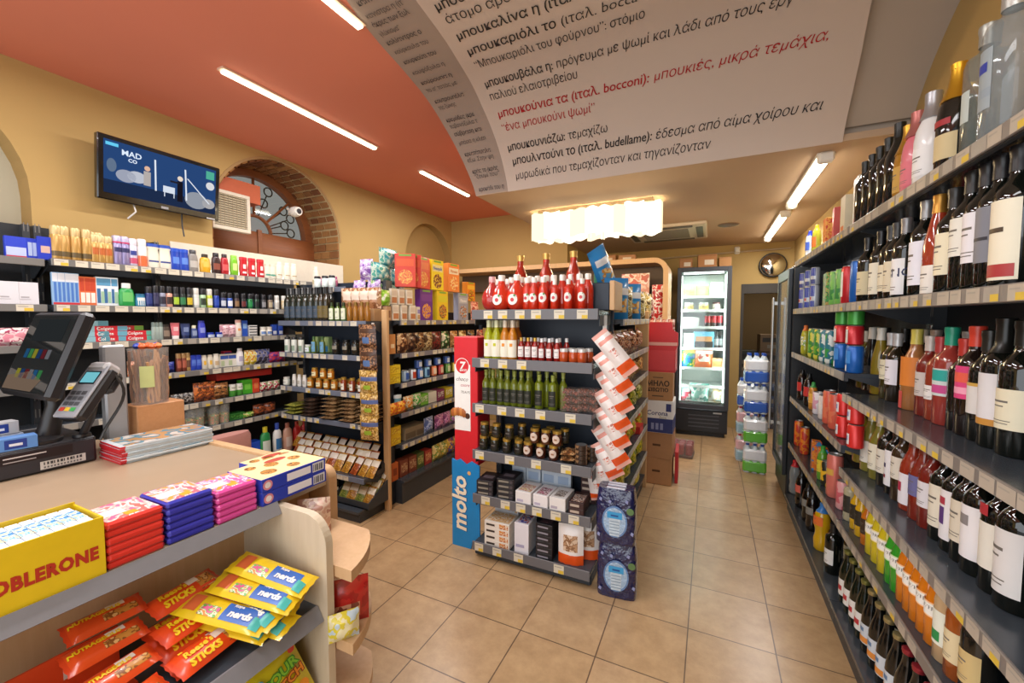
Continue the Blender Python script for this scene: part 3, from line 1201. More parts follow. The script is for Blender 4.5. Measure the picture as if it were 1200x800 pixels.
M = Matrix.Translation((PX0 + .098, PY - .018, .30)) @ Matrix.Rotation(R(90), 4, 'X') @ Matrix.Rotation(R(90), 4, 'Z')
b.text('molto', .155, M, mat('#f2e6cc', .5), .0045, .15)
M2 = Matrix.Translation((PX0 + .100, PY - .0172, .30)) @ Matrix.Rotation(R(90), 4, 'X') @ Matrix.Rotation(R(90), 4, 'Z')
b.text('molto', .155, M2, mat('#0f5f9a', .5), .008, .15)
b.disc(PX0 + .125, .52, .014, PY - .018, mat('#e9b268', .5), 8)
part('lettering', b, pnl, 'cream vertical lettering reading molto')
# ------------------------------------------------------------------ product makers (front looks to -Y, base at the origin)
_PC = {}


def memo(fn):
    def g(*a, **k):
        key = (fn.__name__, repr(a), repr(sorted(k.items())))
        if key not in _PC:
            _PC[key] = fn(*a, **k)
        return _PC[key]
    return g


M_DKGLASS = mat('#0d100c', 0.07, coat=0.5, vary=0.0)
M_PAPER = mat('#ece7da', 0.6, vary=0.02)
M_GOLD = mat('#c99a3f', 0.3, 0.85, vary=0.02)
M_SILVER = mat('#b9b9b6', 0.3, 0.8, vary=0.02)
M_BLACK = mat('#141416', 0.35, vary=0.0)
M_GREYTX = mat('#6d675f', 0.6, vary=0)
M_METAL = mat('#a9abad', 0.3, 0.7, vary=0.0)

PROF = {
    'bordeaux': [(0, .004), (.034, 0), (.0375, .004), (.0375, .185), (.036, .2), (.028, .215), (.018, .228), (.0148, .24), (.0142, .285), (.016, .287), (.016, .296), (.012, .298), (0, .298)],
    'burgundy': [(0, .004), (.037, 0), (.041, .005), (.041, .155), (.038, .178), (.028, .205), (.019, .228), (.0155, .25), (.0145, .285), (.016, .287), (.016, .296), (0, .297)],
    'flute': [(0, .004), (.033, 0), (.0365, .004), (.0365, .14), (.034, .175), (.025, .22), (.017, .262), (.0142, .30), (.016, .302), (.016, .318), (0, .319)],
    'champagne': [(0, .004), (.04, 0), (.044, .006), (.044, .15), (.040, .182), (.028, .215), (.019, .245), (.016, .28), (.018, .284), (.018, .296), (0, .30)],
    'spirit': [(0, .004), (.037, 0), (.041, .005), (.041, .205), (.037, .222), (.020, .232), (.0165, .24), (.0165, .28), (.018, .282), (.018, .292), (0, .293)],
    'beer': [(0, .004), (.027, 0), (.0305, .004), (.0305, .125), (.027, .15), (.017, .185), (.0135, .205), (.0135, .226), (.0145, .228), (.0145, .236), (0, .237)],
    'pet': [(0, .005), (.026, 0), (.032, .008), (.033, .05), (.030, .062), (.030, .085), (.033, .10), (.033, .15), (.026, .185), (.014, .205), (.0125, .22), (.0125, .232), (0, .233)],
    'waist': [(0, .006), (.034, 0), (.042, .01), (.044, .07), (.036, .10), (.036, .13), (.045, .16), (.046, .19), (.036, .235), (.018, .262), (.014, .275), (.014, .295), (0, .296)],
    'juice': [(0, .004), (.030, 0), (.033, .004), (.033, .15), (.030, .168), (.018, .195), (.0145, .21), (.0145, .245), (.016, .247), (.016, .255), (0, .256)],
    'oil': [(0, .003), (.024, 0), (.027, .004), (.027, .125), (.024, .145), (.014, .165), (.011, .18), (.011, .21), (.0125, .212), (.0125, .22), (0, .221)],
    'flask': [(0, .004), (.022, 0), (.036, .012), (.045, .035), (.045, .055), (.036, .08), (.018, .10), (.013, .115), (.0125, .14), (0, .14)],
    'small': [(0, .003), (.021, 0), (.0235, .004), (.0235, .085), (.021, .10), (.013, .118), (.0115, .13), (.0115, .15), (0, .15)],
}


@memo
def bottle(kind, glass, cap, capm_metal, label, lz, band=None, s=1.0, name='bottle', cat='bottle', capz=None, gl=0.07, half=1.35, print_=None, metal=0.0, clear=False, capr=1.12, text=None, textm='#1d2a55', grit=True):
    pr = [(r * s, z * s) for r, z in PROF[kind]]
    H = pr[-1][1]
    parts = []
    b = MB()
    gm = film(glass, .45, .06) if clear else mat(glass, gl, metal, coat=0.5, vary=0.0, trans=.3 if metal == 0 and gl < .1 and max(rgb(glass)[:3]) > .08 else 0)
    b.lathe(pr, gm, 16)
    parts.append(('glass', b.mesh('glass'), None, []))
    cz0, cz1 = (capz or (.82, 1.0))
    b = MB()

    def rad(z):
        for (r0, a), (r1, c) in zip(pr, pr[1:]):
            if a <= z <= c and c > a:
                return r0 + (r1 - r0) * (z - a) / (c - a)
        return pr[-2][0]
    zs = [H * cz0 + (H * cz1 - H * cz0) * i / 5 for i in range(6)]
    cp = [(max(rad(min(z, H * .97)) * capr, .009 * s), z) for z in zs]
    cp[-1] = (cp[-1][0] * .98, H + .001)
    b.lathe(cp + [(cp[-1][0] * .7, H + .003)], mat(cap, .32, capm_metal, vary=0.0), 12)
    parts.append(('cap', b.mesh('cap'), None, []))
    if label:
        b = MB()
        r = max(rad(H * (lz[0] + (lz[1] - lz[0]) * t)) for t in (.1, .5, .9)) * 1.015
        z0, z1 = H * lz[0], H * lz[1]
        lm = printed(print_, 60 / s, kind='noise') if print_ else mat(label, .55, vary=.03)
        b.arc(r, z0, z1, half, lm, 14)
        if band:
            for (f0, f1, hh, hc) in band:
                b.arc(r * 1.012, z0 + (z1 - z0) * f0, z0 + (z1 - z0) * f1, hh, mat(hc, .5, vary=0.0), max(3, int(11 * hh)))
        elif grit:
            for (f0, f1, hh) in ((.66, .71, .55), (.55, .58, .35), (.2, .22, .7), (.13, .15, .6)):
                b.arc(r * 1.01, z0 + (z1 - z0) * f0, z0 + (z1 - z0) * f1, hh, M_GREYTX, max(3, int(11 * hh)))
        if text:
            tz = z0 + (z1 - z0) * .5

            def wrap(p):
                a = -PI / 2 + p[0] / r
                return (r * 1.012 * math.cos(a), r * 1.012 * math.sin(a), tz + p[1])
            b.text(text, (z1 - z0) * .34, None, mat(textm, .5, vary=0), .0003, 0, 1, 'CENTER', wrap)
        parts.append(('label', b.mesh('label'), None, []))
    return Proto(name, cat, parts)


@memo
def can(cols, r=.033, h=.125, bands=None, name='drink_can', cat='can', top=True):
    b = MB()
    b.lathe([(0, .004), (r * .8, 0), (r, h * .05), (r, h * .93), (r * .86, h * .98)], printed(cols, 18 / r * .03) if len(cols) > 1 else mat(cols[0], .3, .2), 16, cap=False)
    for (f0, f1, hc, half) in bands or ():
        b.arc(r * 1.01, h * f0, h * f1, half, mat(hc, .4, vary=0), 8)
    parts = [('can_body', b.mesh('can_body'), None, [])]
    if top:
        b = MB()
        b.lathe([(r * .86, h * .98), (r * .88, h), (r * .8, h), (r * .76, h * .975), (0, h * .975)], M_METAL, 16, cap=False)
        parts.append(('lid', b.mesh('lid'), None, []))
    return Proto(name, cat, parts)


@memo
def spray(body, cap, r=.026, h=.19, bands=None, metal=.4, name='spray_can', cat='spray can', capf=.75, sx=1.0):
    b = MB()
    b.lathe([(0, .002), (r * .92, 0), (r, .006), (r, h * capf * .95), (r * .86, h * capf)], mat(body, .3, metal, vary=.02), 14, sx=sx)
    for (f0, f1, hc, half) in bands or ():
        b.arc(r * 1.012, h * f0, h * f1, half, mat(hc, .45, vary=0), 7, sx=sx)
    p1 = b.mesh('can_body')
    b = MB()
    b.lathe([(r * .9, h * capf * .985), (r * .93, h * capf + .002), (r * .93, h * .96), (r * .8, h), (0, h)], mat(cap, .35, metal, vary=.02), 14, sx=sx)
    return Proto(name, cat, [('can_body', p1, None, []), ('cap', b.mesh('cap'), None, [])])


@memo
def flask(body, cap, w=.035, d=.02, h=.19, bands=None, capf=.82, name='shampoo_bottle', cat='bottle', neck=.4, rough=.3, taper=.85):
    """oval toiletries bottle"""
    k = d / w
    b = MB()
    b.lathe([(0, .003), (w * .9, 0), (w, .008), (w, h * .45), (w * taper, h * capf * .88), (w * neck * 1.3, h * capf * .98), (w * neck, h * capf)], mat(body, rough, vary=.02), 16, sy=k)
    for (f0, f1, hc, half) in bands or ():
        z0, z1 = h * f0, h * f1
        rr = w * 1.02 if f1 < .5 else w * (1.02 - (f1 - .5) * .15)
        b.arc(rr, z0, z1, half, mat(hc, .45, vary=0), 8, 1, k)
    p1 = b.mesh('body')
    b = MB()
    cw = w * neck * 1.25
    b.lathe([(cw, h * capf * .98), (cw, h * .985), (cw * .85, h), (0, h)], mat(cap, .35, vary=.02), 14, sy=max(k, .75) if neck < .6 else k)
    return Proto(name, cat, [('body', p1, None, []), ('cap', b.mesh('cap'), None, [])])


@memo
def tubep(body, cap, w=.026, h=.14, bands=None, name='cosmetic_tube', cat='tube'):
    """tube standing on its cap"""
    b = MB()
    v, f = [], []
    n = 14
    for j in range(6):
        t = j / 5
        for i in range(n):
            a = 2 * PI * i / n
            v.append((w * (1 + .15 * t) * math.cos(a), w * (.75 - .70 * t) * math.sin(a), h * (.22 + .78 * t)))
    for j in range(5):
        for i in range(n):
            f.append((j * n + i, j * n + (i + 1) % n, (j + 1) * n + (i + 1) % n, (j + 1) * n + i))
    f.append(tuple(5 * n + i for i in range(n)))
    b.add(v, f, mat(body, .35, vary=.02), True)
    for (f0, f1, hc, half) in bands or ():
        b.front(-w * half, w * half, h * f0, h * f1, -w * (.75 - .70 * (f0 + f1) / 2 * .8) - .003, mat(hc, .45, vary=0))
    p1 = b.mesh('tube_body')
    b = MB()
    b.lathe([(w * .9, 0), (w * .92, h * .2), (w * .8, h * .22)], mat(cap, .35, vary=.02), 12, sy=.8)
    return Proto(name, cat, [('tube_body', p1, None, []), ('cap', b.mesh('cap'), None, [])])


@memo
def jar(body, lid, r=.033, h=.09, label=None, half=1.2, lz=(.15, .7), round_=False, lidh=.16, metal=.6, name='glass_jar', cat='jar', clear=None):
    b = MB()
    hh = h * (1 - lidh)
    b.lathe([(0, .003), (r * .88, 0), (r, .005), (r, hh * .82), (r * .82, hh * .97), (r * .8, hh)], mat(body, .08, coat=.5, vary=.1, scale=60), 16)
    parts = [('glass', b.mesh('glass'), None, [])]
    b = MB()
    b.lathe([(r * .88, hh * .97), (r * .9, h * .99), (r * .82, h), (0, h)], mat(lid, .3, metal, vary=.02), 16)
    parts.append(('lid', b.mesh('lid'), None, []))
    if label:
        b = MB()
        if round_:
            z = h * (lz[0] + lz[1]) / 2
            b.roundlabel(r * 1.015, 1, z, r * .8, mat(label, .5, vary=.02))
            b.arc(r * 1.03, z - r * .2, z + r * .12, .28, mat('#9a6a4a', .5, vary=0), 4)
        else:
            b.arc(r * 1.012, h * lz[0], h * lz[1], half, mat(label, .5, vary=.02), 8)
            b.arc(r * 1.02, h * (lz[0] + .2), h * (lz[0] + .26), half * .5, M_GREYTX, 5)
        parts.append(('label', b.mesh('label'), None, []))
    return Proto(name, cat, parts)


@memo
def carton(w, d, h, col, patches=(), top=(), side=None, name='carton', cat='box', c=.0015, print_=None, pscale=40, sides=()):
    """box with printed patches (x0,x1,z0,z1,colour) in fractions of its faces; top patches on the lid, sides = left/right faces"""
    b = MB()
    m = printed(print_, pscale) if print_ else mat(col, .45, vary=.03)
    b.box(-w / 2, w / 2, 0, d, 0, h, m, c)
    for i, (x0, x1, z0, z1, hc) in enumerate(patches):
        pm = printed(hc, 60) if isinstance(hc, tuple) else mat(hc, .45, vary=.02)
        b.front(-w / 2 + w * x0, -w / 2 + w * x1, h * z0, h * z1, -.0006 - .0004 * i, pm)
    for i, (x0, x1, y0, y1, hc) in enumerate(top):
        pm = printed(hc, 60) if isinstance(hc, tuple) else mat(hc, .45, vary=.02)
        b.top(-w / 2 + w * x0, -w / 2 + w * x1, d * y0, d * y1, h + .0006 + .0004 * i, pm)
    for i, (s, y0, y1, z0, z1, hc) in enumerate(sides):
        pm = printed(hc, 60) if isinstance(hc, tuple) else mat(hc, .45, vary=.02)
        x = s * (w / 2 + .0006 + .0004 * i)
        b.quad((x, d * y0, h * z0), (x, d * y1, h * z0), (x, d * y1, h * z1), (x, d * y0, h * z1), pm)
    return Proto(name, cat, [], b.mesh(name))


def pouch_geo(b, w, h, t, colfn, nx=10, nz=12, seal=.06, seed=0, gusset=False, wr=.004):
    """pillow bag standing on its lower edge; colfn(u, v, side) gives the material of a cell"""
    rnd = random.Random(seed)
    off = [[rnd.uniform(-wr, wr) for i in range(nx + 1)] for j in range(nz + 1)]
    cells = {}
    for side in (-1, 1):
        P = []
        for j in range(nz + 1):
            vv = j / nz
            for i in range(nx + 1):
                u = i / nx
                env = (1 - abs(2 * u - 1) ** 2.6)
                lo = 0.0 if gusset else seal
                tv = min(1, max(0, (vv - lo) / .22)) if not gusset else 1.0
                tt = min(1, max(0, (1 - seal - vv) / .25))
                e = env * math.sin(tv * PI / 2) * math.sin(tt * PI / 2)
                y = side * (t / 2 * e + .0008) + (off[j][i] * e if 0 < i < nx else 0)
                pinch = 1 - .06 * e
                P.append((-w / 2 + w * u * 1.0 if not e else (u - .5) * w * pinch, y, h * vv))
        for j in range(nz):
            for i in range(nx):
                q = (P[j * (nx + 1) + i], P[j * (nx + 1) + i + 1], P[(j + 1) * (nx + 1) + i + 1], P[(j + 1) * (nx + 1) + i])
                b_m = colfn((i + .5) / nx, (j + .5) / nz, side)
                cells.setdefault(b_m.name, (b_m, []))[1].append(q)
    # weld per material to keep it light
    allv, idx = [], {}
    for b_m, qs in cells.values():
        fs = []
        for q in qs:
            f = []
            for p in q:
                k = (round(p[0], 5), round(p[1], 5), round(p[2], 5))
                if k not in idx:
                    idx[k] = len(allv)
                    allv.append(p)
                f.append(idx[k])
            fs.append(f)
        cells[b_m.name] = (b_m, fs)
    o = len(b.v)
    b.v += allv
    for b_m, fs in cells.values():
        k = b._m(b_m)
        for f in fs:
            b.f.append(tuple(i + o for i in f))
            b.mi.append(k)
            b.sm.append(True)


@memo
def pouch(w, h, t, base, art=None, artz=(.2, .75), artw=.7, sealc=None, name='snack_bag', cat='bag', bottom=None, bz=.3, gusset=False, seed=0, scale=30, rough=.3, band=None, bandz=(.7, .85), kind='noise'):
    b = MB()
    mb_ = printed(base, scale, rough, .2, kind) if isinstance(base, tuple) else mat(base, rough, coat=.3, vary=.03)
    ma = (printed(art, scale, rough) if isinstance(art, tuple) else mat(art, rough, vary=.03)) if art else None
    ms = mat(sealc, rough, vary=.03) if sealc else mb_
    mo = mat(bottom, rough, coat=.3, vary=.05) if bottom else None
    mn = mat(band, rough, vary=.03) if band else None

    def col(u, v, side):
        if v > .93 or (v < .06 and not gusset):
            return ms
        if mo is not None and v < bz:
            return mo
        if side < 0:
            if mn is not None and bandz[0] <= v <= bandz[1] and abs(u - .5) < .45:
                return mn
            if ma is not None and artz[0] <= v <= artz[1] and abs(u - .5) < artw / 2:
                return ma
        return mb_
    pouch_geo(b, w, h, t, col, gusset=gusset, seed=seed)
    return Proto(name, cat, [], b.mesh(name))


def lie(p, loc, label, rz=0.0, tilt=0.0, group=None, sc_=1.0, roll=0.0):
    """lay a standing pouch down on its back: rotated about X by -90 plus a tilt"""
    r = put(p, loc, label, 0, sc_, group)
    m = Matrix.Rotation(rz, 4, 'Z') @ Matrix.Rotation(R(-90) + tilt, 4, 'X') @ Matrix.Rotation(roll, 4, 'Z')
    r.rotation_euler = m.to_euler()
    return r
# ------------------------------------------------------------------ right wall of bottles
QR = R(-90)


def rr(p, pxs, z, desc, where, dx=.05, group=None, zz=.10):
    """bottles in front row on the right wall; picture columns from far to near"""
    pts = [(RX + dx, ypx(px, RX + dx, z + zz), z + .001) for px in pxs]
    return row(p, pts, desc, where, QR, group, .12)


W1 = 'on the top shelf right'
W1 = 'top shelf of bottle wall'
W2 = 'second shelf of bottle wall'
W3 = 'third shelf of bottle wall'
W4 = 'fourth shelf of bottle wall'
W5 = 'fifth shelf of bottle wall'
W6 = 'bottom shelf of bottle wall'

dark = '#0d100c'


def wine(lab, cap='#141416', cm=0.0, kind='bordeaux', glass=dark, lz=(.12, .48), band=None, s=1.0, **k):
    return bottle(kind, glass, cap, cm, lab, lz, band=band, s=s, name='wine_bottle', **k)


# top shelf
z = R_TOP
rr(bottle('pet', '#d9e6f2', '#2038c0', 0, '#3c60c8', (.3, .6), name='water_bottle', s=.86), (949,), z, 'small blue capped water bottle', W1)
rr(bottle('pet', '#c9c93a', '#d6c62a', 0, '#e07a2a', (.25, .6), name='soft_drink_bottle', s=.86), (957,), z, 'yellow capped soft drink bottle', W1)
rr(carton(.07, .05, .20, '#d97a4a', print_=('#d9774a', '#e8b35a', '#c64a38'), name='drink_carton', sides=()), (966,), z, 'orange patterned tall carton', W1)
rr(carton(.075, .05, .215, '#c04a45', ((.1, .9, .5, .9, '#d98a5a'),), name='drink_carton'), (976,), z, 'dark red tall carton', W1)
rr(carton(.085, .06, .235, '#d8cfb4', ((.2, .8, .1, .3, '#d97a3a'),), name='drink_carton'), (987,), z, 'cream carton with orange foot', W1)
rr(carton(.095, .07, .27, '#dcd6c0', ((.25, .75, .12, .25, '#c85a3a'), (.3, .7, .5, .75, '#c9c09f')), name='drink_carton'), (1002,), z, 'tallest cream carton', W1)
rr(wine(None, dark), (1013, 1021, 1030, 1040), z, 'black wine bottle without label', W1)
rr(wine(None, dark, s=1.06, kind='burgundy'), (1052,), z, 'largest black sloping bottle', W1)
rr(bottle('champagne', '#c08a2a', '#d0a040', .85, '#c49a44', (.1, .45), s=.9, capz=(.62, 1), name='sparkling_wine_bottle'), (1063,), z, 'small gold sparkling wine bottle', W1)
rr(bottle('champagne', '#d9727e', '#b8706a', .5, '#d9727e', (.1, .4), s=.95, capz=(.70, 1), capr=1.3, name='sparkling_wine_bottle', gl=.3), (1074,), z, 'pink sparkling wine bottle', W1)
rr(bottle('champagne', '#e6e4e2', '#b0b0b4', .75, '#e9e7e5', (.1, .4), s=1.0, capz=(.72, 1), capr=1.25, name='sparkling_wine_bottle', gl=.3), (1091,), z, 'white sparkling wine bottle', W1)
rr(bottle('champagne', '#c9982e', '#d9a93a', .85, '#e0bb58', (.1, .45), s=.8, capz=(.62, 1), name='sparkling_wine_bottle'), (1106,), z, 'short clear gold sparkling bottle', W1, dx=.10)
rr(bottle('champagne', '#15130f', '#d9a632', .85, '#cdb98a', (.1, .34), s=1.03, capz=(.66, 1), band=[(1.35, 1.6, 1.0, '#a02028')], name='champagne_bottle'), (1120,), z, 'black champagne bottle with gold foil', W1)
rr(bottle('champagne', '#15130f', '#dfb23a', .85, '#b49a5a', (.1, .34), s=1.12, capz=(.66, 1), name='champagne_bottle'), (1134,), z, 'taller gold foil champagne bottle', W1, dx=.17)
rr(bottle('spirit', '#7d8884', '#a8a89f', .6, '#b9c2bc', (.25, .5), s=1.12, capz=(.84, 1), clear=True, half=.35, grit=False, name='vodka_bottle'), (1155,), z, 'frosted grey vodka bottle', W1)
rr(bottle('spirit', '#8d979a', '#c9c9c4', .7, '#98a2a6', (.2, .6), s=1.25, capz=(.84, 1), half=.5, clear=True, name='vodka_bottle', band=[(.62, .78, .3, '#2a3a9c'), (.2, .35, .5, '#8e9aa2')]), (1183,), z, 'tall clear vodka bottle with silver cap', W1)

# second shelf
z = R_2
c_en = can(('#d7dce4',), .027, .16, [(.05, .3, '#2b46b0', 1.4), (.5, .95, '#2b46b0', 1.4), (.35, .47, '#c03038', .6)])
rr(c_en, (941, 948, 955), z, 'silver and blue energy drink can', W2)
pts = [(RX + .05, ypx(p_, RX + .05, z + .2), z + .162) for p_ in (941.5, 948.5, 955.5)]
row(can(('#d7dce4',), .027, .12, [(.05, .3, '#20368f', 1.4), (.5, .95, '#2b46b0', 1.4)]), pts, 'energy drink can on upper layer', W2, QR)
rr(carton(.14, .09, .20, '#3f9a3c', print_=('#3f9a3c', '#2c7a34', '#c9a05a', '#7abf4a'), name='can_multipack'), (966,), z, 'green multipack of cans', W2, dx=.02)
rr(can(('#3f8f4a', '#7ac05a'), .030, .20), (979, 986), z, 'tall green drink can', W2)
rr(can(('#c4242c',), .034, .20, [(.2, .85, '#e8e6e2', .55)]), (995,), z, 'large red and white can', W2)
rr(can(('#1f63b8',), .034, .21), (1006,), z, 'large blue can', W2)
fw = [
    (1016, wine('#d8cba4'), 'dark bottle with tan label'),
    (1031, wine('#e8e2cc', lz=(.1, .55)), 'dark bottle with long cream label'),
    (1043, wine('#e2d8bc', '#3a3a3a'), 'dark bottle with narrow cream label'),
    (1050, wine('#ddd2b6', '#3a3a3a', lz=(.1, .5)), 'dark bottle with second cream label'),
    (1060, wine('#ecebea', '#8c8a8a', .5, lz=(.05, .5), text='BLANC'), 'dark bottle with white label reading BLANC'),
    (1083, wine('#e6e6ee', '#9a9a9a', .6, s=1.08, lz=(.12, .58)), 'dark bottle with tall white label'),
    (1098, wine('#ece6dc', '#c08a3a', .6, 'flute', '#b8452a', lz=(.02, .30)), 'slender red rose wine bottle'),
    (1116, wine('#e9dfc0', '#2a2622', s=1.05, lz=(.18, .58)), 'dark bottle with pale yellow label'),
    (1136, wine('#e4e1d4', '#2a2622', s=1.12, lz=(.3, .62)), 'dark bottle with high square label'),
    (1153, wine('#e6e3e6', '#1c1a1c', s=1.12, lz=(.22, .62)), 'dark bottle with plain white label'),
    (1170, wine('#7b7d86', '#1c1a1c', s=1.12, lz=(.2, .62), band=[(.4, .46, .7, '#2a2c36')]), 'dark bottle with grey label'),
    (1190, wine('#e6ddc4', '#1c1a1c', s=1.12, lz=(.05, .62), band=[(.04, .2, 1.2, '#a83232'), (.6, .66, .7, '#4a3a2a')]), 'dark bottle with cream and red label'),
]
for px, p, ds in fw:
    rr(p, (px,), z, ds, W2, dx=.055, group='wine bottles on the second shelf')
bk = [(1028, '#2a2622', 0, 'black foil'), (1040, '#c04a2a', .2, 'orange foil'), (1055, '#8a8a8c', .6, 'grey foil'), (1067, '#a9a9a9', .6, 'silver foil'), (1090, '#3a3a5a', .2, 'violet foil'),
      (1104, '#8f8e8c', .5, 'dull silver foil'), (1122, '#c79b42', .8, 'gold foil'), (1134, '#b8283e', .1, 'red foil'), (1152, '#1a1a1a', 0, 'plain black foil'), (1168, '#3a2a20', 0, 'brown foil'), (1186, '#cfa050', .7, 'brass foil')]
for px, hc, cm, ds in bk:
    rr(wine('#d9cfb4', hc, cm, s=1.13), (px,), z, f'back row bottle with {ds}', W2, dx=.17, group='back row wine bottles on the second shelf', zz=.28)

# third shelf, far bay: cans and soft drinks
z = R_3F
rr(bottle('pet', '#c7c83a', '#d9722a', 0, '#5aa03a', (.3, .62), name='lemonade_bottle', s=.92, print_=('#e0d24a', '#5aa03a', '#e8e6da')), (944,), z, 'yellow lemonade bottle', W3)
rr(can(('#6fb03a', '#3a8a3a', '#d9d24a'), .030, .20), (953, 960), z, 'lime green drink can', W3)
rr(can(('#3a9a4a', '#2a7a8a', '#dfe6e0'), .030, .20), (967, 974), z, 'green and teal drink can', W3)
p = can(('#1f63b8',), .0355, .135, [(.35, .8, '#3f86d0', .8), (.06, .28, '#dfe4ea', .25)])
rr(p, (987, 1002), z, 'blue soft drink can of lower layer', W3, dx=.045)
p = can(('#c4242c',), .0355, .095, [(.1, .8, '#d8d6d2', .5)])
pts = [(RX + .045, ypx(px, RX + .045, z + .2), z + .138) for px in (987, 1002)]
row(p, pts, 'red can stacked on blue can', W3, QR)
p = can(('#3f9a3c',), .0335, .08)
pts = [(RX + .045, ypx(px, RX + .045, z + .26), z + .235) for px in (988, 1003)]
row(p, pts, 'green can topping the red can', W3, QR)
# third shelf, near bay
z = R_3N
fw = [
    (1014, wine('#e5dfc6', '#c9c2b0', 0, 'bordeaux', '#7a6a20', lz=(.3, .62)), 'short white wine bottle with cream label'),
    (1021, wine('#2a2a2a', '#e0dccf', 0, 'flute', '#1a1a16', lz=(.2, .4)), 'slender dark bottle with white cap'),
    (1031, wine(None, '#d9d6c9', 0, 'flute', '#a08a2c', s=1.0), 'slender olive glass wine bottle'),
    (1043, wine('#d9d2b6', '#bdbdbd', .2, glass='#3a3416', lz=(.3, .6)), 'olive bottle with cream label'),
    (1050, wine('#e6e3ea', '#c4c4c4', .3, glass='#241c12', lz=(.25, .62)), 'brown bottle with white label'),
    (1072, wine('#d97f2e', '#cfc05a', 0, 'burgundy', '#b87a45', lz=(.30, .66), s=1.08, band=[(-.8, -.2, .3, '#c9504a')]), 'rose wine bottle with orange label'),
    (1088, wine('#c9c0ba', '#c9bfb6', .1, glass='#8e2f24', lz=(.25, .55)), 'dark rose wine bottle with grey label'),
    (1100, wine('#e8e4e0', '#b23a3a', .1, 'bordeaux', '#a8432c', lz=(.25, .42), half=.8), 'red rose wine bottle with small square label'),
    (1112, wine('#cfd6d2', '#1e9a78', 0, 'bordeaux', '#b0443a', s=1.12, lz=(.30, .58), band=[(.55, .95, 1.0, '#2aa59a'), (.1, .4, 1.0, '#c84a8a')]), 'rose wine bottle with teal cap and swirl label'),
    (1128, wine(None, '#c0392f', .1, 'bordeaux', '#14100e', s=1.0, band=None), 'black bottle with red cap'),
    (1141, wine('#d9407a', '#d8432f', 0, 'bordeaux', '#1c120e', s=1.14, lz=(.34, .64), band=[(.5, .8, 1.1, '#e8604a'), (.15, .35, 1.1, '#f0a0b8')]), 'dark bottle with red cap and pink label'),
    (1156, wine('#d9d4cf', '#22201a', .1, s=1.1, lz=(.25, .5), band=[(1.0, 1.12, 1.2, '#c9a04a')]), 'dark bottle with gold edged white label'),
    (1173, wine('#dedada', '#14130f', .1, s=1.22, lz=(.22, .58), band=[(-.12, .02, 1.3, '#c48a3a')], capz=(.74, 1)), 'large dark bottle with wide white label'),
    (1196, wine('#e2d9bc', '#14130f', .1, s=1.2, lz=(.2, .5)), 'dark bottle cut off with yellowish label'),
]
for px, p, ds in fw:
    rr(p, (px,), z, ds, W3, dx=.145, group='wine bottles on the third shelf')
for px, hc, cm, ds in ((1026, '#cfcfcf', .3, 'pale grey'), (1038, '#2e2a2a', 0, 'charcoal'), (1060, '#23211d', 0, 'black'), (1081, '#d9cdb8', 0, 'ivory'), (1096, '#c9b8a9', .1, 'beige'), (1121, '#1a1a1a', 0, 'jet'), (1134, '#c9c9c9', .2, 'silver'), (1150, '#b8b3b0', .2, 'light grey'), (1166, '#2c241a', .1, 'umber'), (1186, '#141414', 0, 'glossy black')):
    rr(wine('#d9cfb4', hc, cm, s=1.06, glass='#1c120c'), (px,), z, f'back row bottle with {ds} cap', W3, dx=.245, group='back row wine bottles on the third shelf', zz=.22)

# fourth shelf far bay
z = R_4F
rr(bottle('pet', '#1c0f0c', '#141414', 0, '#c4302c', (.3, .6), name='soft_drink_bottle', s=.98), (940, 948), z, 'dark soft drink bottle with red label', W4)
rr(bottle('pet', '#e09a3a', '#3a9a4a', 0, '#e8b04a', (.25, .6), name='soft_drink_bottle', s=.8), (953,), z, 'orange drink bottle with green cap', W4)
rr(can(('#d9a0b4', '#e8e0e4'), .030, .145), (959,), z, 'pink drink can', W4)
rr(can(('#e2e0dc', '#d9d0cc'), .030, .15), (966,), z, 'white drink can', W4)
p = can(('#e07a5a', '#d9604a'), .033, .20)
rr(p, (972, 979), z, 'coral tall can', W4)
p = can(('#d9302c',), .033, .115, [(.15, .6, '#e6e4e8', .55), (.3, .5, '#7a8ac0', .3)])
rr(p, (989, 1003), z, 'red can with white badge', W4, dx=.045)
pts = [(RX + .045, ypx(px, RX + .045, z + .18), z + .118) for px in (989.5, 1003.5)]
row(p, pts, 'red can of the upper layer', W4, QR)
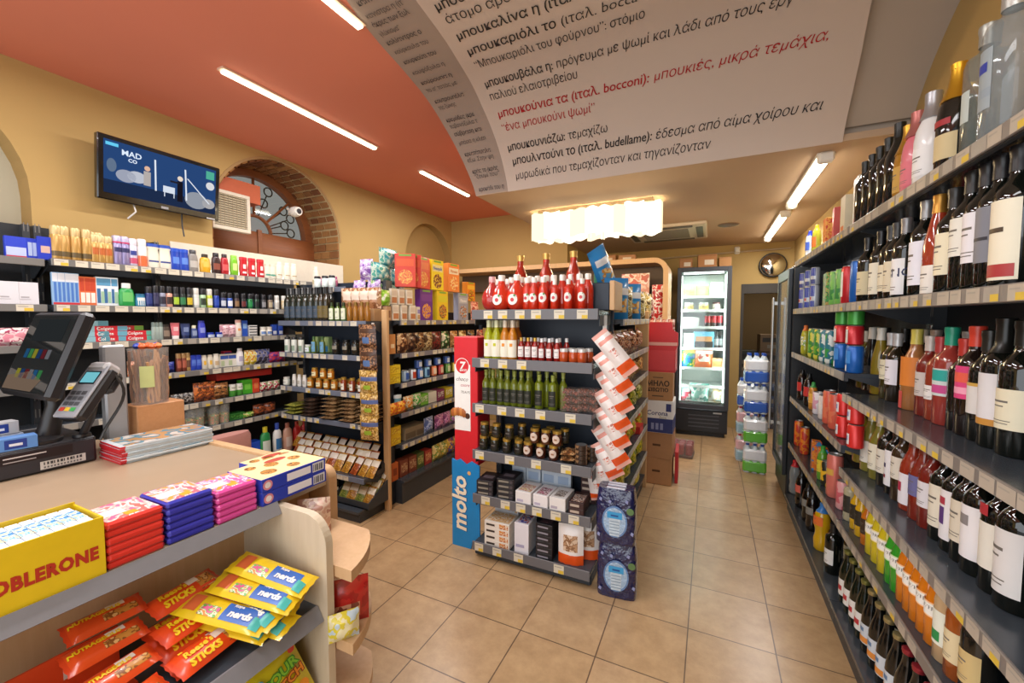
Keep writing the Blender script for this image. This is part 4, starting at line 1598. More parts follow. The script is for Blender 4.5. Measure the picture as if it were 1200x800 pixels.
# fourth shelf, near bay
z = R_4N
fw = [
    (991, wine('#dcd9cc', '#c9c2a0', .2, 'bordeaux', '#b0a03c', lz=(.2, .6)), 'white wine bottle with white label by upright'),
    (1000, wine(None, '#b9a45a', .4, 'flute', '#c4b25a'), 'clear yellow wine bottle without label'),
    (1010, wine('#d9d4e2', '#c9c2a0', .2, 'bordeaux', '#a8962f', lz=(.2, .6)), 'white wine bottle with lilac label'),
    (1021, wine('#e6e2d6', '#c9c2a0', .2, 'burgundy', '#9c9440', lz=(.15, .5)), 'pale green wine bottle with white label'),
    (1031, wine('#e4dfca', '#c9c2a0', .2, 'burgundy', '#8e8632', lz=(.15, .55)), 'green gold wine bottle with cream label'),
    (1040, wine('#e0d9ca', '#3a2a20', .1, glass='#1c1a14', lz=(.2, .55)), 'dark bottle with ivory label beside green wine'),
    (1050, wine('#e8e6e8', '#3a2a20', .1, glass='#14120e', lz=(.12, .62), band=[(.2, .3, .3, '#8a2a3a'), (.5, .62, .3, '#3a2a5a')]), 'dark bottle with tall pictured label'),
    (1058, wine('#ddd6c6', '#3a2a20', .1, glass='#3a2a18', lz=(.3, .6)), 'brown bottle with high ivory label'),
    (1070, wine('#e6e2e6', '#7a3a2a', .2, 'burgundy', '#a83a22', lz=(.08, .48), band=[(.4, .7, .35, '#b02a4a')]), 'rose bottle with pink emblem label'),
    (1082, wine('#6a6a9a', '#7a3a2a', .2, 'burgundy', '#94301f', lz=(.3, .55)), 'rose bottle with violet label'),
    (1092, wine('#dcd8dc', '#5a2a20', .2, 'bordeaux', '#8a2a1e', lz=(.25, .55)), 'rose bottle with white label'),
    (1107, wine('#e0d8c4', '#1a1a1a', .1, lz=(.15, .6), s=1.04), 'dark bottle with parchment label'),
    (1122, wine('#e6e2e2', '#1a1a1a', .1, lz=(.12, .62), s=1.06, band=[(.3, .65, .3, '#5a3a7a'), (.7, .85, .35, '#b03a4a')]), 'dark bottle with figure label'),
    (1135, wine('#d9cfba', '#1a1a1a', .1, lz=(.2, .6), s=1.06), 'dark bottle with tan label'),
    (1150, wine('#e8e4e4', '#1a1a1a', .1, lz=(.14, .6), s=1.12, band=[(.62, .82, .45, '#8a8484')]), 'large dark bottle with bird sketch label'),
    (1173, wine('#e2ddcf', '#1a1a1a', .1, 'bordeaux', lz=(.2, .58), s=1.10, band=[(1.15, 1.4, .4, '#b03038')]), 'dark bottle with red neck badge'),
    (1194, wine('#dad6d2', '#1a1a1a', .1, lz=(.12, .6), s=1.15), 'dark bottle cut off by frame edge'),
]
for px, p, ds in fw:
    rr(p, (px,), z, ds, W4, dx=.115, group='wine bottles on the fourth shelf')
pts = [(RX + .225, ypx(px, RX + .225, z + .2), z + .001) for px in (1046, 1064, 1080, 1098, 1116, 1134, 1158, 1182)]
row(wine('#d9cfb4', '#2a1c18', .1, glass='#14100c', s=1.03), pts, 'dark back row bottle', W4, QR)

# fifth shelf
z = R_5
rr(can(('#d9452a', '#e2842a', '#c43a2a'), .030, .20), (936, 943), z, 'red and orange juice can', W5)
rr(carton(.075, .05, .19, '#e0762a', print_=('#e0762a', '#e8a03a', '#d9502a', '#3a8ac0'), name='juice_carton'), (951, 958), z, 'orange juice carton', W5, dx=.03)
rr(bottle('pet', '#6fb03a', '#3a9a3a', 0, '#d8c23a', (.25, .6), name='soft_drink_bottle', s=.9), (964,), z, 'green soft drink bottle', W5)
rr(can(('#e8b82a', '#2a2a22'), .030, .15), (969,), z, 'yellow and black can', W5)
rr(can(('#d9786a',), .038, .245, [(.52, .66, '#d9b04a', 1.3)]), (978,), z, 'tall coral thermos shaped can', W5)
rr(can(('#c9606a', '#e0a0a0'), .030, .15), (988,), z, 'rose coloured can', W5)
rr(bottle('spirit', '#c9c2a0', '#2a2a2a', 0, '#2c2a22', (.2, .6), s=.72, name='spirit_bottle', capz=(.8, 1)), (997,), z, 'small clear spirit bottle with black label', W5)


def breezer(g, l, t='BREEZER'):
    return bottle('beer', g, '#cfc9b4', .5, l, (.38, .58), s=1.0, capz=(.93, 1), name='mixed_drink_bottle', band=[(.1, .9, 1.2, '#eceae2')], text=t, textm='#5a5a52', half=1.3)


G5 = 'coloured mixed drinks on the fifth shelf'
rr(bottle('juice', '#e8b81e', '#d9a81e', .2, '#2a2418', (.25, .6), s=.78, name='mixed_drink_bottle'), (1004, 1010), z, 'yellow bottle with black label', W5)
rr(bottle('juice', '#d97a1a', '#c98a2a', .3, '#3a2a1a', (.25, .6), s=.76, name='mixed_drink_bottle'), (1017,), z, 'amber bottle with dark label', W5)
rr(breezer('#e8d22a', '#f0e0a0'), (1025, 1032, 1040), z, 'lemon yellow mixed drink bottle', W5, group=G5)
rr(breezer('#3fae2e', '#bfe0a0'), (1049, 1056), z, 'green mixed drink bottle', W5, group=G5)
rr(breezer('#ef8a1a', '#f6c08a'), (1064, 1072, 1080, 1089, 1099), z, 'orange mixed drink bottle', W5, group=G5)
rr(bottle('spirit', '#d9b88a', '#a88a5a', .4, '#dfe2d2', (.2, .6), s=.86, name='spirit_bottle', band=[(.1, .4, .7, '#2a8a4a')]), (1113,), z, 'clear spirit bottle with green marked label', W5)
rr(bottle('spirit', '#b05a20', '#2a2a2a', 0, '#d9c9a0', (.2, .55), s=.85, name='spirit_bottle'), (1127,), z, 'amber spirit bottle', W5)
rr(bottle('spirit', '#1a1814', '#8a7a4a', .4, '#c9b078', (.2, .55), s=.85, name='spirit_bottle'), (1146,), z, 'dark spirit bottle with tan label', W5)
pts = [(RX + .13, ypx(px, RX + .13, z + .12), z + .001) for px in (1042, 1052, 1062, 1073, 1085, 1097)]
row(breezer('#ef9a2a', '#f6c08a'), pts, 'back row orange mixed drink', W5, QR, G5)

# bottom shelf
z = R_B
rr(bottle('pet', '#b9c2c4', '#c43038', 0, None, (.3, .6), s=1.15, name='water_bottle', clear=True), (926, 931), z, 'clear bottle with red cap', W6)
rr(bottle('pet', '#120c0a', '#1a1a1a', 0, '#d9685a', (.42, .62), s=1.2, name='cola_bottle'), (939,), z, 'dark cola bottle with coral label', W6)
rr(bottle('pet', '#120c0a', '#1a1a1a', 0, '#8a8a84', (.42, .6), s=1.15, name='cola_bottle'), (947, 952), z, 'dark cola bottle with grey label', W6)
rr(bottle('waist', '#e8b81a', '#3a7ac0', 0, '#e0702a', (.55, .74), s=.98, name='orangeade_bottle'), (963,), z, 'yellow orangeade bottle with wasp waist', W6)
rr(wine('#dcdcd8', '#1a1a1a', 0, 'spirit', lz=(.2, .5), s=.95), (976,), z, 'black bottle with white label beside orangeade', W6)
bw = bottle('beer', '#10180e', '#8a8a4a', .6, '#e2e0da', (.15, .46), s=1.12, capz=(.94, 1), name='beer_bottle', band=[(.3, .6, .7, '#b8343a')])
rr(bw, (993, 999, 1006, 1013), z, 'green beer bottle with red marked label', W6)
bw = bottle('beer', '#0c0d0c', '#a89a6a', .6, '#c9d0d6', (.15, .46), s=1.14, capz=(.94, 1), name='beer_bottle', band=[(.05, .35, 1.0, '#d98a3a'), (.6, .8, .5, '#5a7aa0')])
rr(bw, (1021, 1030, 1040, 1051), z, 'dark beer bottle with orange and blue label', W6)
bw = bottle('beer', '#0c0d0c', '#a03038', .4, '#d6c9a4', (.15, .46), s=1.16, capz=(.94, 1), name='beer_bottle')
rr(bw, (1062, 1074, 1088), z, 'dark beer bottle with cream label', W6)
pts = [(RX + .16, ypx(px, RX + .16, z + .15), z + .001) for px in (998, 1008, 1019, 1031, 1044, 1058, 1074)]
row(bottle('beer', '#10180e', '#a89a6a', .6, '#c9c9b4', (.15, .46), s=1.14, capz=(.94, 1), name='beer_bottle'), pts, 'back row beer bottle', W6, QR)

# ---- beyond the bottle wall: drinks cooler, water packs, mirror
cl = root('drinks_cooler', 'dark drinks cooler with silver handle beyond the bottle wall', 'fridge', (RX - .035, 4.62, 0), QR)
CW, CH, CD = .60, 1.98, .40
b = MB()
b.box(0, CW, .03, CD, .05, CH, mat('#24282c', .4), .01)
b.box(.02, CW - .02, .05, CD, 0, .05, M_BLACK)
part('case', b, cl)
b = MB()
for (x0, x1, z0, z1) in ((.0, .05, .25, CH - .02), (CW - .05, CW, .25, CH - .02), (.05, CW - .05, .25, .31), (.05, CW - .05, CH - .1, CH - .02)):
    b.box(x0, x1, .0, .028, z0, z1, mat('#2c3136', .35), .003)
d_ = part('door', b, cl)
b = MB()
b.box(.05, CW - .05, .012, .018, .31, CH - .1, mat('#8f9aa0', .1, .3))
part('glass', b, d_)
b = MB()
b.box(.012, .034, -.045, -.025, .5, 1.75, M_SILVER, .006)
for zz in (.55, 1.68):
    b.box(.016, .03, -.026, 0, zz, zz + .03, M_SILVER)
part('handle', b, d_)


@memo
def waterpack(cap, mid, foot, W=.20, D=.16, h=.30):
    parts = []
    b = MB()
    prof = [(.034, 0), (.038, .01), (.038, h * .6), (.030, h * .8), (.014, h * .9), (.014, h)]
    for i in range(3):
        for j in range(2):
            x, y = (-W / 2 + .035 + i * (W - .07) / 2), .04 + j * .075
            b.lathe([(r_ * .95, z_) for r_, z_ in prof], mat('#d3e2ea', .2, coat=.4), 10, x, y)
    parts.append(('bottle_bodies', b.mesh('bottle_bodies'), None, []))
    b = MB()
    b.box(-W / 2 - .004, W / 2 + .004, -.002, D - .004, .004, h * .42, mat(foot, .25, coat=.5), .02)
    b.box(-W / 2 - .003, W / 2 + .003, -.0015, D - .0045, h * .40, h * .80, mat(mid, .2, coat=.6), .02)
    parts.append(('shrink_wrap', b.mesh('shrink_wrap'), None, []))
    b = MB()
    for i in range(3):
        for j in range(2):
            b.lathe([(.016, h * .92), (.016, h), (0, h)], mat(cap, .4), 10, -W / 2 + .035 + i * (W - .07) / 2, .04 + j * .075)
    parts.append(('caps', b.mesh('caps'), None, []))
    return Proto('water_pack', 'water pack', parts)


wp = waterpack('#1f4fb0', '#dfe6ee', '#5fb83a')
wq = waterpack('#1f4fb0', '#dfe6ee', '#2d5fc0')
wr_ = waterpack('#b02a4a', '#e0b8c4', '#9ac0d9')
for k, (zz, p, lb) in enumerate(((.002, wp, 'lowest green and white bottled water pack beside cooler'), (.304, wp, 'second green and white water pack up beside cooler'), (.606, wq, 'third blue and white water pack up beside cooler'), (.908, wq, 'topmost blue and white water pack beside cooler'))):
    put(p, (.43, 4.70, zz), lb, R(2 * k - 2), group='stacked water packs beside the cooler')
for k, (zz, p, lb) in enumerate(((.002, wr_, 'lowest pink water pack behind the green packs'), (.304, wr_, 'middle pink water pack behind the green packs'), (.606, wq, 'upper blue water pack behind the green packs'))):
    put(p, (.385, 5.05, zz), lb, R(3 - 2 * k), group='stacked water packs behind the green ones')
mr = root('convex_mirror', 'round convex security mirror on the back wall above the cooler', 'mirror', (.735, YR - .03, 2.27), 0)
b = MB()
b.lathe([(.155, 0), (.165, .012), (.155, .024)], mat('#20201f', .4), 28)
b.v = [(x, -z, y) for x, y, z in b.v]
part('rim', b, mr)
b = MB()
b.lathe([(.152 * math.sin(t * .16), .02 + .055 * math.cos(t * .16) - .002) for t in range(10, -1, -1)], mat('#dcdcd8', .03, 1.0, vary=0), 28, cap=False)
b.v = [(x, -z, y) for x, y, z in b.v]
part('reflector', b, mr)

# dim goods inside the passage
rnd = random.Random(5)
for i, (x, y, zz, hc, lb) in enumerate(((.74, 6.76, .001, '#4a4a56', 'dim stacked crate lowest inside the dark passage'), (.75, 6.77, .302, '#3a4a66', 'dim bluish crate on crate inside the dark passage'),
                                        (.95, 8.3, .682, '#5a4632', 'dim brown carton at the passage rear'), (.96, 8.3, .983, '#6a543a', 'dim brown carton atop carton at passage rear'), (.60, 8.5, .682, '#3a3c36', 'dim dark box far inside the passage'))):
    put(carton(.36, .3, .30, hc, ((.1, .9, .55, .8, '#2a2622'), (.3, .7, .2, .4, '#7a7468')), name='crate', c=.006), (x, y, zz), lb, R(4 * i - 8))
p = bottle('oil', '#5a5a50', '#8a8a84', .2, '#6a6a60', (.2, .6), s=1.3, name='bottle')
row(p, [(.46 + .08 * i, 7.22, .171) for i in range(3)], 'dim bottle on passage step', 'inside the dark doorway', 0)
# ------------------------------------------------------------------ left wall of toiletries
QL = R(90)


def ll(p, pxs, z, desc, where, dx=.04, group=None, zz=.08, dz=0.0, rot=0.0, jit=.06):
    pts = [(LX - dx, ypx(px, LX - dx, z + zz + dz), z + .001 + dz) for px in pxs]
    return row(p, pts, desc, where, QL + rot, group, jit)


def span(a, b, n):
    return [a + (b - a) * i / (n - 1) for i in range(n)] if n > 1 else [a]


A1 = 'top shelf below television'
A2 = 'second shelf below television'
A3 = 'third shelf below television'
A4 = 'fourth toiletries shelf behind till'
A5 = 'fifth toiletries shelf behind till'
A6 = 'sixth toiletries shelf behind counter'
z = L_T[0]
g1 = spray('#b8904e', '#ccb27c', .027, .195, [(.1, .25, '#5a4a2a', 1.2)], .3)
g2 = spray('#bc9450', '#d0b682', .026, .172, [(.3, .55, '#b8602a', .6)], .3)
ll(g1, (66, 75, 88, 101), z, 'tall gold hairspray can', A1)
ll(g2, (110, 118, 126), z, 'shorter gold hairspray can', A1)
pts = [(LX - .10, ypx(px, LX - .10, z + .1), z + .001) for px in (72, 81, 95, 106, 115)]
row(g1, pts, 'back row gold hairspray can', A1, QL)
ll(spray('#8e86b0', '#b9b4cf', .026, .185, [(.45, .6, '#2a2a5a', .8), (.75, .8, '#c0306a', 1.4)], .3), (137, 146), z, 'lilac hairspray can', A1)
ll(spray('#c8c2d6', '#e2dee8', .025, .18, [(.4, .56, '#2a3a8a', .7), (.1, .3, '#c04a6a', 1.2)], .2), (155,), z, 'white hairspray can with blue badge', A1)
ll(spray('#e8e2da', '#ece8e2', .027, .185, [(.03, .4, '#e06a3a', 1.3)], .1), (166,), z, 'white and orange spray can', A1)
ll(flask('#eae4d2', '#2f52b0', .036, .02, .165, [(.25, .32, '#3a4a8a', .9)], .88, neck=.8), (179, 193), z, 'cream shampoo bottle with blue cap', A1)
ll(flask('#2548b4', '#2a55c4', .034, .02, .155, [(.3, .6, '#5a86d8', .6)], .86, neck=.75), (205, 215), z, 'royal blue shampoo bottle', A1)
ll(flask('#8a8680', '#3a3a3c', .034, .02, .16, [(.2, .5, '#b8b4ac', .8)], .84, neck=.5), (226,), z, 'grey shampoo bottle with dark cap', A1)
ll(flask('#e0a82a', '#3a3226', .038, .024, .14, [(.3, .6, '#eac05a', .6)], .84, neck=.45), (240,), z, 'amber conditioner bottle', A1)
ll(flask('#3a2624', '#1a1a1c', .033, .02, .16, [(.2, .5, '#8a4a3a', .8)], .84, neck=.5), (253,), z, 'dark brown shampoo bottle', A1)
ll(flask('#b0202a', '#2a1a1a', .03, .02, .16, [(.2, .5, '#d85a5a', .7)], .84, neck=.5), (263,), z, 'deep red shampoo bottle with black cap', A1)
ll(flask('#7ac02a', '#8acc3a', .032, .02, .16, [(.25, .6, '#c9e08a', .6)], .86, neck=.6), (274,), z, 'lime green shampoo bottle', A1)
ll(flask('#c8242e', '#d0303a', .032, .02, .155, [(.4, .62, '#efe6e2', .35), (.15, .25, '#efe6e2', .5)], .88, neck=.75), (285, 295, 305), z, 'bright red shampoo bottle with white mark', A1)
ll(flask('#e6e0cc', '#d9d2bc', .03, .018, .125, [(.2, .32, '#5aa08a', .8)], .85, neck=.6), (313, 319), z, 'short ivory lotion bottle', A1)
ll(flask('#ece6d4', '#e8e0cc', .03, .018, .155, [(.25, .3, '#b9a478', .8)], .85, neck=.6), (327, 336, 344), z, 'ivory lotion bottle', A1)

z = L_T[1]
tb = carton(.027, .02, .19, '#8fb4d8', ((.1, .9, .72, .98, '#e6eaf0'), (.3, .7, .1, .7, '#4a78c0'), (.1, .9, .0, .08, '#c83038')), name='toothbrush_pack')
ll(tb, (65, 70, 75, 80, 85, 90), z, 'light blue toothbrush pack', A2)
ll(carton(.032, .02, .175, '#d96a3a', ((.15, .85, .5, .95, '#c0442a'), (.2, .8, .1, .45, '#e8e2d6')), name='toothbrush_pack'), (97, 103, 109), z, 'orange toothbrush pack', A2)
ll(carton(.042, .03, .18, '#dfe6ea', ((.1, .9, .7, .95, '#5a9ac0'), (.1, .5, .1, .6, '#3a6a9a'), (.55, .9, .1, .5, '#9ac0a0')), name='dental_pack'), (118, 126, 134), z, 'white and teal dental pack', A2)
ll(flask('#2a9a4a', '#e8e6e0', .042, .024, .15, [(.2, .6, '#6ac06a', .7)], .8, neck=.45), (148,), z, 'green mouthwash bottle with white cap', A2)
ll(flask('#3a8ab0', '#2a6a8a', .03, .02, .085, [(.1, .7, '#e6e6e0', .8)], .85, neck=.7), (164,), z, 'small teal and white dental box', A2)
cols = [('#20306a', '#2a3a7a', 'navy'), ('#26264a', '#3a3a5a', 'indigo'), ('#8a8ea0', '#2a2a3a', 'silver blue'), ('#d9a08a', '#3a2a26', 'peach'), ('#2a2a2c', '#a8c83a', 'black and lime'), ('#1e2a26', '#2f7a4a', 'black and green'),
        ('#262422', '#c9b02a', 'black and yellow'), ('#cfd2c9', '#e2e2da', 'white'), ('#a8c8a0', '#2a3a2a', 'mint'), ('#b8c23a', '#e0e0d2', 'lemon'), ('#1e3a9a', '#2a4aaa', 'cobalt'), ('#1c2a5a', '#c0c6d0', 'navy and silver'),
        ('#26489a', '#dfe3ea', 'blue and white'), ('#3a2a2a', '#8a6a4a', 'dark brown'), ('#1c1c1e', '#6a2a2a', 'black and maroon'), ('#226a3a', '#2a8a4a', 'emerald'), ('#1e3a2a', '#1c1c1e', 'dark green'), ('#3c3c3e', '#88888a', 'charcoal'), ('#7a6a5a', '#b9a98a', 'taupe'), ('#dedad0', '#c8c2b6', 'pale grey'), ('#c9b28a', '#e8dcc0', 'beige')]
for (bc, cc, nm), px in zip(cols, span(174, 332, len(cols))):
    h = .122 + .022 * ((int(px) * 7) % 4) / 3
    ll(spray(bc, '#232326' if nm not in ('white', 'lemon', 'pale grey', 'beige') else '#d9d6cc', .0205, h, [(.15, .5, cc, 1.0)], .15, name='deodorant', cat='deodorant', capf=.68), (px,), z, f'{nm} deodorant can', A2, group='deodorants on the second shelf', dx=.035)
pts = [(LX - .11, ypx(px, LX - .11, z + .06), z + .001) for px in span(180, 318, 14)]
row(spray('#23304a', '#1c1c20', .021, .135, [(.15, .5, '#6a7a9a', 1.0)], .2, name='deodorant', cat='deodorant', capf=.68), pts, 'back row deodorant can', A2, QL)

z = L_T[2]
tp = carton(.15, .04, .032, '#d8303a', ((.04, .62, .1, .9, '#c81e2c'), (.64, .98, .1, .9, '#5a9ab8')), sides=(), name='toothpaste_box')


@memo
def paste_box(base, end, word=None):
    b = MB()
    b.box(-.08, .08, 0, .038, 0, .032, mat(base, .4, vary=.02), .001)
    b.front(.03, .0795, .001, .031, -.0006, mat(end, .4))
    if word:
        b.text(word, .026, front_m(-.03, -.0012, .008), mat('#f2efe8', .5, vary=0), .0004, 0)
    return Proto('toothpaste_box', 'toothpaste', [], b.mesh('toothpaste_box'))


for grp, px0, n, p, nm in (('a', 108, 4, paste_box('#8fb8c0', '#5a8f9c'), 'pale teal toothpaste box'), ('b', 131, 3, paste_box('#d02a36', '#6aa8bc', 'Colgate'), 'red toothpaste box with teal end'),
                           ('c', 165, 2, paste_box('#d02a36', '#5fae9a', 'Colgate'), 'red toothpaste box with green end'), ('d', 152, 3, paste_box('#c03a3a', '#7ab04a', 'Colgate'), 'red toothpaste box with lime end')):
    for k in range(n):
        dxx = .045 if grp != 'd' else .095
        x = LX - dxx
        lb = f'{nm}, ' + ('lowest' if k == 0 else 'topmost' if k == n - 1 else _ORD[k] + ' up') + ' of its pile, ' + A3
        put(p, (x, ypx(px0, x, z + .03) + random.uniform(-.006, .006), z + .001 + k * .033), lb, QL + random.uniform(-.03, .03), group=f'{nm} pile')
ll(spray('#9aa8a0', '#7a8a84', .014, .12, None, .1, name='cosmetic_bottle', cat='bottle'), (180, 184, 188), z, 'slim grey green cosmetic tube', A3)
ll(flask('#4a4038', '#2a2420', .026, .018, .105, [(.2, .6, '#8a7a6a', .7)], .85, neck=.6), (194,), z, 'dark brown lotion bottle', A3)
ll(tubep('#d8707a', '#e8e0da', .024, .115, [(.5, .75, '#e8c0c0', .6)]), (205,), z, 'pink cosmetic tube on white cap', A3)
ll(tubep('#2a3a6a', '#1e2a52', .026, .11, [(.45, .75, '#7a8ab0', .6)]), (217,), z, 'navy cosmetic tube', A3)
ll(flask('#3a4a7a', '#d9d2b0', .022, .016, .095, [(.2, .6, '#8a9ab8', .7)], .8, neck=.5), (227,), z, 'small navy lotion bottle with cream cap', A3)
ll(flask('#3a44b8', '#2a34a0', .027, .019, .13, [(.3, .6, '#8a94d8', .6)], .88, neck=.6), (236,), z, 'violet blue lotion bottle', A3)
ll(jar('#2a4ab0', '#2038a0', .026, .04, '#c9d2e6', 1.0, (.1, .6), lidh=.4, metal=0, name='cream_jar'), (246, 256), z, 'blue cream jar', A3)
ll(pouch(.075, .10, .035, ('#d9a8b0', '#e2c4c4', '#b87a88'), seed=3, scale=50, name='wipes_pack'), (263, 271), z, 'pink wipes pack', A3)
ll(flask('#e8dfd0', '#e2b0a0', .026, .018, .135, [(.35, .5, '#e09a5a', .45)], .85, neck=.7), (279,), z, 'white lotion bottle with orange spot', A3)
ll(carton(.045, .03, .13, '#2d55b4', ((.15, .85, .5, .8, '#8ab0e0'),), name='cosmetic_box'), (287,), z, 'blue cosmetic box', A3)
cb = carton(.065, .06, .022, '#e4e0d8', ((0, 1, .3, .7, '#2a2a32'),), name='cream_box')
for k in range(4):
    x = LX - .03
    put(cb, (x, ypx(297, x, z + .05), z + .001 + k * .0225), 'black striped white cream box, ' + ('lowest', 'second up', 'third up', 'topmost')[k] + ' of pile, ' + A3, QL, group='cream box pile')
ll(jar('#e6e0d2', '#d9d2c4', .025, .075, '#6a8ac0', 1.0, (.2, .5), lidh=.3, metal=0, name='cream_jar'), (308, 315), z, 'ivory cream jar', A3)
ll(carton(.04, .03, .095, '#3050b0', ((.1, .9, .1, .4, '#e2e4ea'),), name='cosmetic_box'), (322, 329), z, 'dark blue cosmetic box', A3)

z = L_T[3]
ll(pouch(.13, .10, .05, ('#e8a07a', '#d97a4a', '#f0d0b0'), seed=5, name='snack_bag'), (163, 177), z, 'orange biscuit bag', A4)
ll(pouch(.11, .075, .05, ('#2a3a8a', '#3a4a9a', '#1e2a6a'), seed=6, name='wipes_pack'), (193,), z, 'navy wipes pack', A4)
ll(spray('#7a3a2a', '#b08a5a', .017, .13, [(.2, .6, '#b0604a', .8)], .2), (209, 215), z, 'brown slim spray can', A4)
ll(spray('#b9945a', '#a88a5a', .016, .13, [(.2, .6, '#6a4a3a', .8)], .2), (220,), z, 'tan slim spray can', A4)
ll(flask('#2a44b0', '#2238a0', .024, .018, .11, [(.3, .7, '#5a7ad0', .6)], .86, neck=.7), (226, 232), z, 'blue shower gel bottle', A4)
ll(flask('#d9d2c0', '#c9c0ac', .022, .016, .105, [(.3, .6, '#e8b84a', .4)], .86, neck=.6), (239, 246), z, 'cream intimate wash bottle', A4)
ll(flask('#e2dccc', '#e0d8c8', .024, .017, .11, [(.2, .5, '#c9b08a', .6)], .86, neck=.6), (253,), z, 'white lotion bottle with gold mark', A4)
ll(carton(.075, .05, .10, '#dfdacb', ((.1, .9, .62, .9, '#3a5aa8'), (.15, .5, .1, .5, '#b8c49a')), name='cosmetic_box'), (263, 272), z, 'white box with blue top', A4)
ll(carton(.06, .04, .12, '#b8283a', ((.1, .9, .55, .9, '#3a3a9a'),), name='cosmetic_box'), (267,), z, 'tall red box behind', A4, dx=.10)
ll(flask('#e8e4e2', '#d9d4d0', .028, .02, .14, [(.25, .55, '#b8b0c4', .6)], .86, neck=.5), (281,), z, 'white body milk bottle', A4)
ll(pouch(.10, .12, .03, ('#e8c83a', '#e6dcae', '#d99a3a'), seed=7, name='sanitary_pack'), (292, 298), z, 'yellow sanitary pack', A4, rot=.3)
ll(pouch(.09, .12, .03, ('#3a3440', '#8a8494', '#4a5a9a'), seed=8, name='sanitary_pack'), (304, 310), z, 'dark grey sanitary pack', A4)
ll(pouch(.10, .09, .04, ('#a8304a', '#5a3a8a', '#c04a5a'), seed=9, name='sanitary_pack'), (320, 328), z, 'crimson sanitary pack', A4)

z = L_T[4]
ll(pouch(.085, .08, .045, ('#23201e', '#a8a49c', '#3a3632'), seed=10, scale=45, name='sponge_pack'), (208, 220), z, 'black and white scourer pack', A5)
ll(pouch(.10, .14, .05, ('#a0502a', '#5a3220', '#d97a3a'), seed=11, scale=40, name='snack_bag'), (235, 244), z, 'rust brown snack bag', A5)
ll(pouch(.09, .12, .05, ('#8a5a34', '#b07a44', '#4a3222'), seed=12, scale=40, name='snack_bag'), (254, 260), z, 'tan snack bag', A5)
t = carton(.45, .14, .055, '#c8322a', ((.05, .95, .75, .95, '#a82822'),), name='cardboard_tray')
put(t, (LX - .06, ypx(288, LX - .06, z + .18), z + .135), 'long red cardboard tray raised over green tubs', QL)
ll(jar('#4a9a3a', '#e6e6de', .026, .095, '#dfe0d0', 1.2, (.5, .85), lidh=.14, metal=0, name='cleaning_tub'), (272, 280), z, 'green and white tub', A5)
ll(carton(.08, .08, .115, '#4ab02a', ((.2, .8, .3, .7, '#7ad04a'),), name='cleaning_box'), (290,), z, 'bright green box', A5)
ll(carton(.06, .08, .115, '#d9482a', ((.2, .8, .3, .7, '#e8804a'),), name='cleaning_box'), (300,), z, 'vermilion box', A5)
ll(pouch(.07, .08, .04, ('#b02a3a', '#e0d0c0', '#6a8a3a'), seed=13, scale=40, name='sweets_bag'), (309, 316, 323), z, 'small red and cream bag', A5)

z = L_T[5]
p = jar('#c9cdb0', '#bcc2bc', .042, .16, None, lidh=.1, metal=0, name='salad_tub')


@memo
def tub():
    b = MB()
    b.lathe([(0, .002), (.034, 0), (.043, .15), (.045, .155)], film('#dfe6e2', .30), 16, cap=False)
    p1 = b.mesh('tub')
    b = MB()
    b.lathe([(0, .004), (.033, .004), (.038, .07), (.02, .085), (0, .08)], printed(('#5a7a2a', '#c9a83a', '#3a5a22', '#d97a2a'), 60), 12)
    return Proto('salad_tub', 'tub', [('tub', p1, None, []), ('filling', b.mesh('filling'), None, [])])


ll(tub(), (222, 232), z, 'clear tub of green filling', A6)
ll(tub(), (250, 262), z, 'clear tub of yellow green filling', A6)
pts = [(LX - .13, ypx(px, LX - .13, z + .07), z + .001) for px in (227, 240, 255)]
row(tub(), pts, 'clear tub in the back row', A6, QL)
ll(carton(.12, .10, .05, '#3a8a3a', ((.1, .9, .2, .8, ('#5ab04a', '#2a6a2a')),), name='cleaning_box'), (278,), z, 'flat green sponge box', A6)
ll(pouch(.09, .045, .06, ('#6aa03a', '#c9c06a', '#4a7a2a'), seed=14, name='snack_bag'), (291,), z, 'small green bag', A6)
ll(pouch(.10, .09, .06, ('#6a3a2a', '#a0522a', '#3a2220'), seed=15, name='snack_bag'), (303, 316), z, 'brown coffee bag', A6)

z = .36
ll(carton(.10, .10, .15, '#1f4cc0', ((.1, .9, .2, .7, '#2a60d8'),), name='detergent_box'), (297, 301), z, 'royal blue detergent pack', 'low shelf behind the counter end', zz=.1)
ll(flask('#2f8a4a', '#e8d83a', .045, .03, .26, [(.15, .55, '#d6dfd2', .8)], .84, neck=.35, name='detergent_bottle'), (311,), z, 'green detergent bottle with yellow cap', 'low shelf behind the counter end', zz=.1)
ll(flask('#e6e6e2', '#3a5ac0', .042, .028, .27, [(.15, .5, '#3a7ab0', .7)], .80, neck=.35, name='detergent_bottle'), (325,), z, 'white cleaning spray bottle with blue badge', 'low shelf behind the counter end', zz=.1)
ll(flask('#d9a890', '#c9806a', .045, .03, .25, [(.15, .5, '#e6cfc0', .7)], .84, neck=.35, name='detergent_bottle'), (337,), z, 'peach softener bottle', 'low shelf behind the counter end', zz=.1)
ll(flask('#c8302e', '#d84a3a', .042, .03, .24, [(.15, .5, '#e8806a', .7)], .84, neck=.35, name='detergent_bottle'), (348, 357), z, 'red softener bottle', 'low shelf behind the counter end', zz=.1)

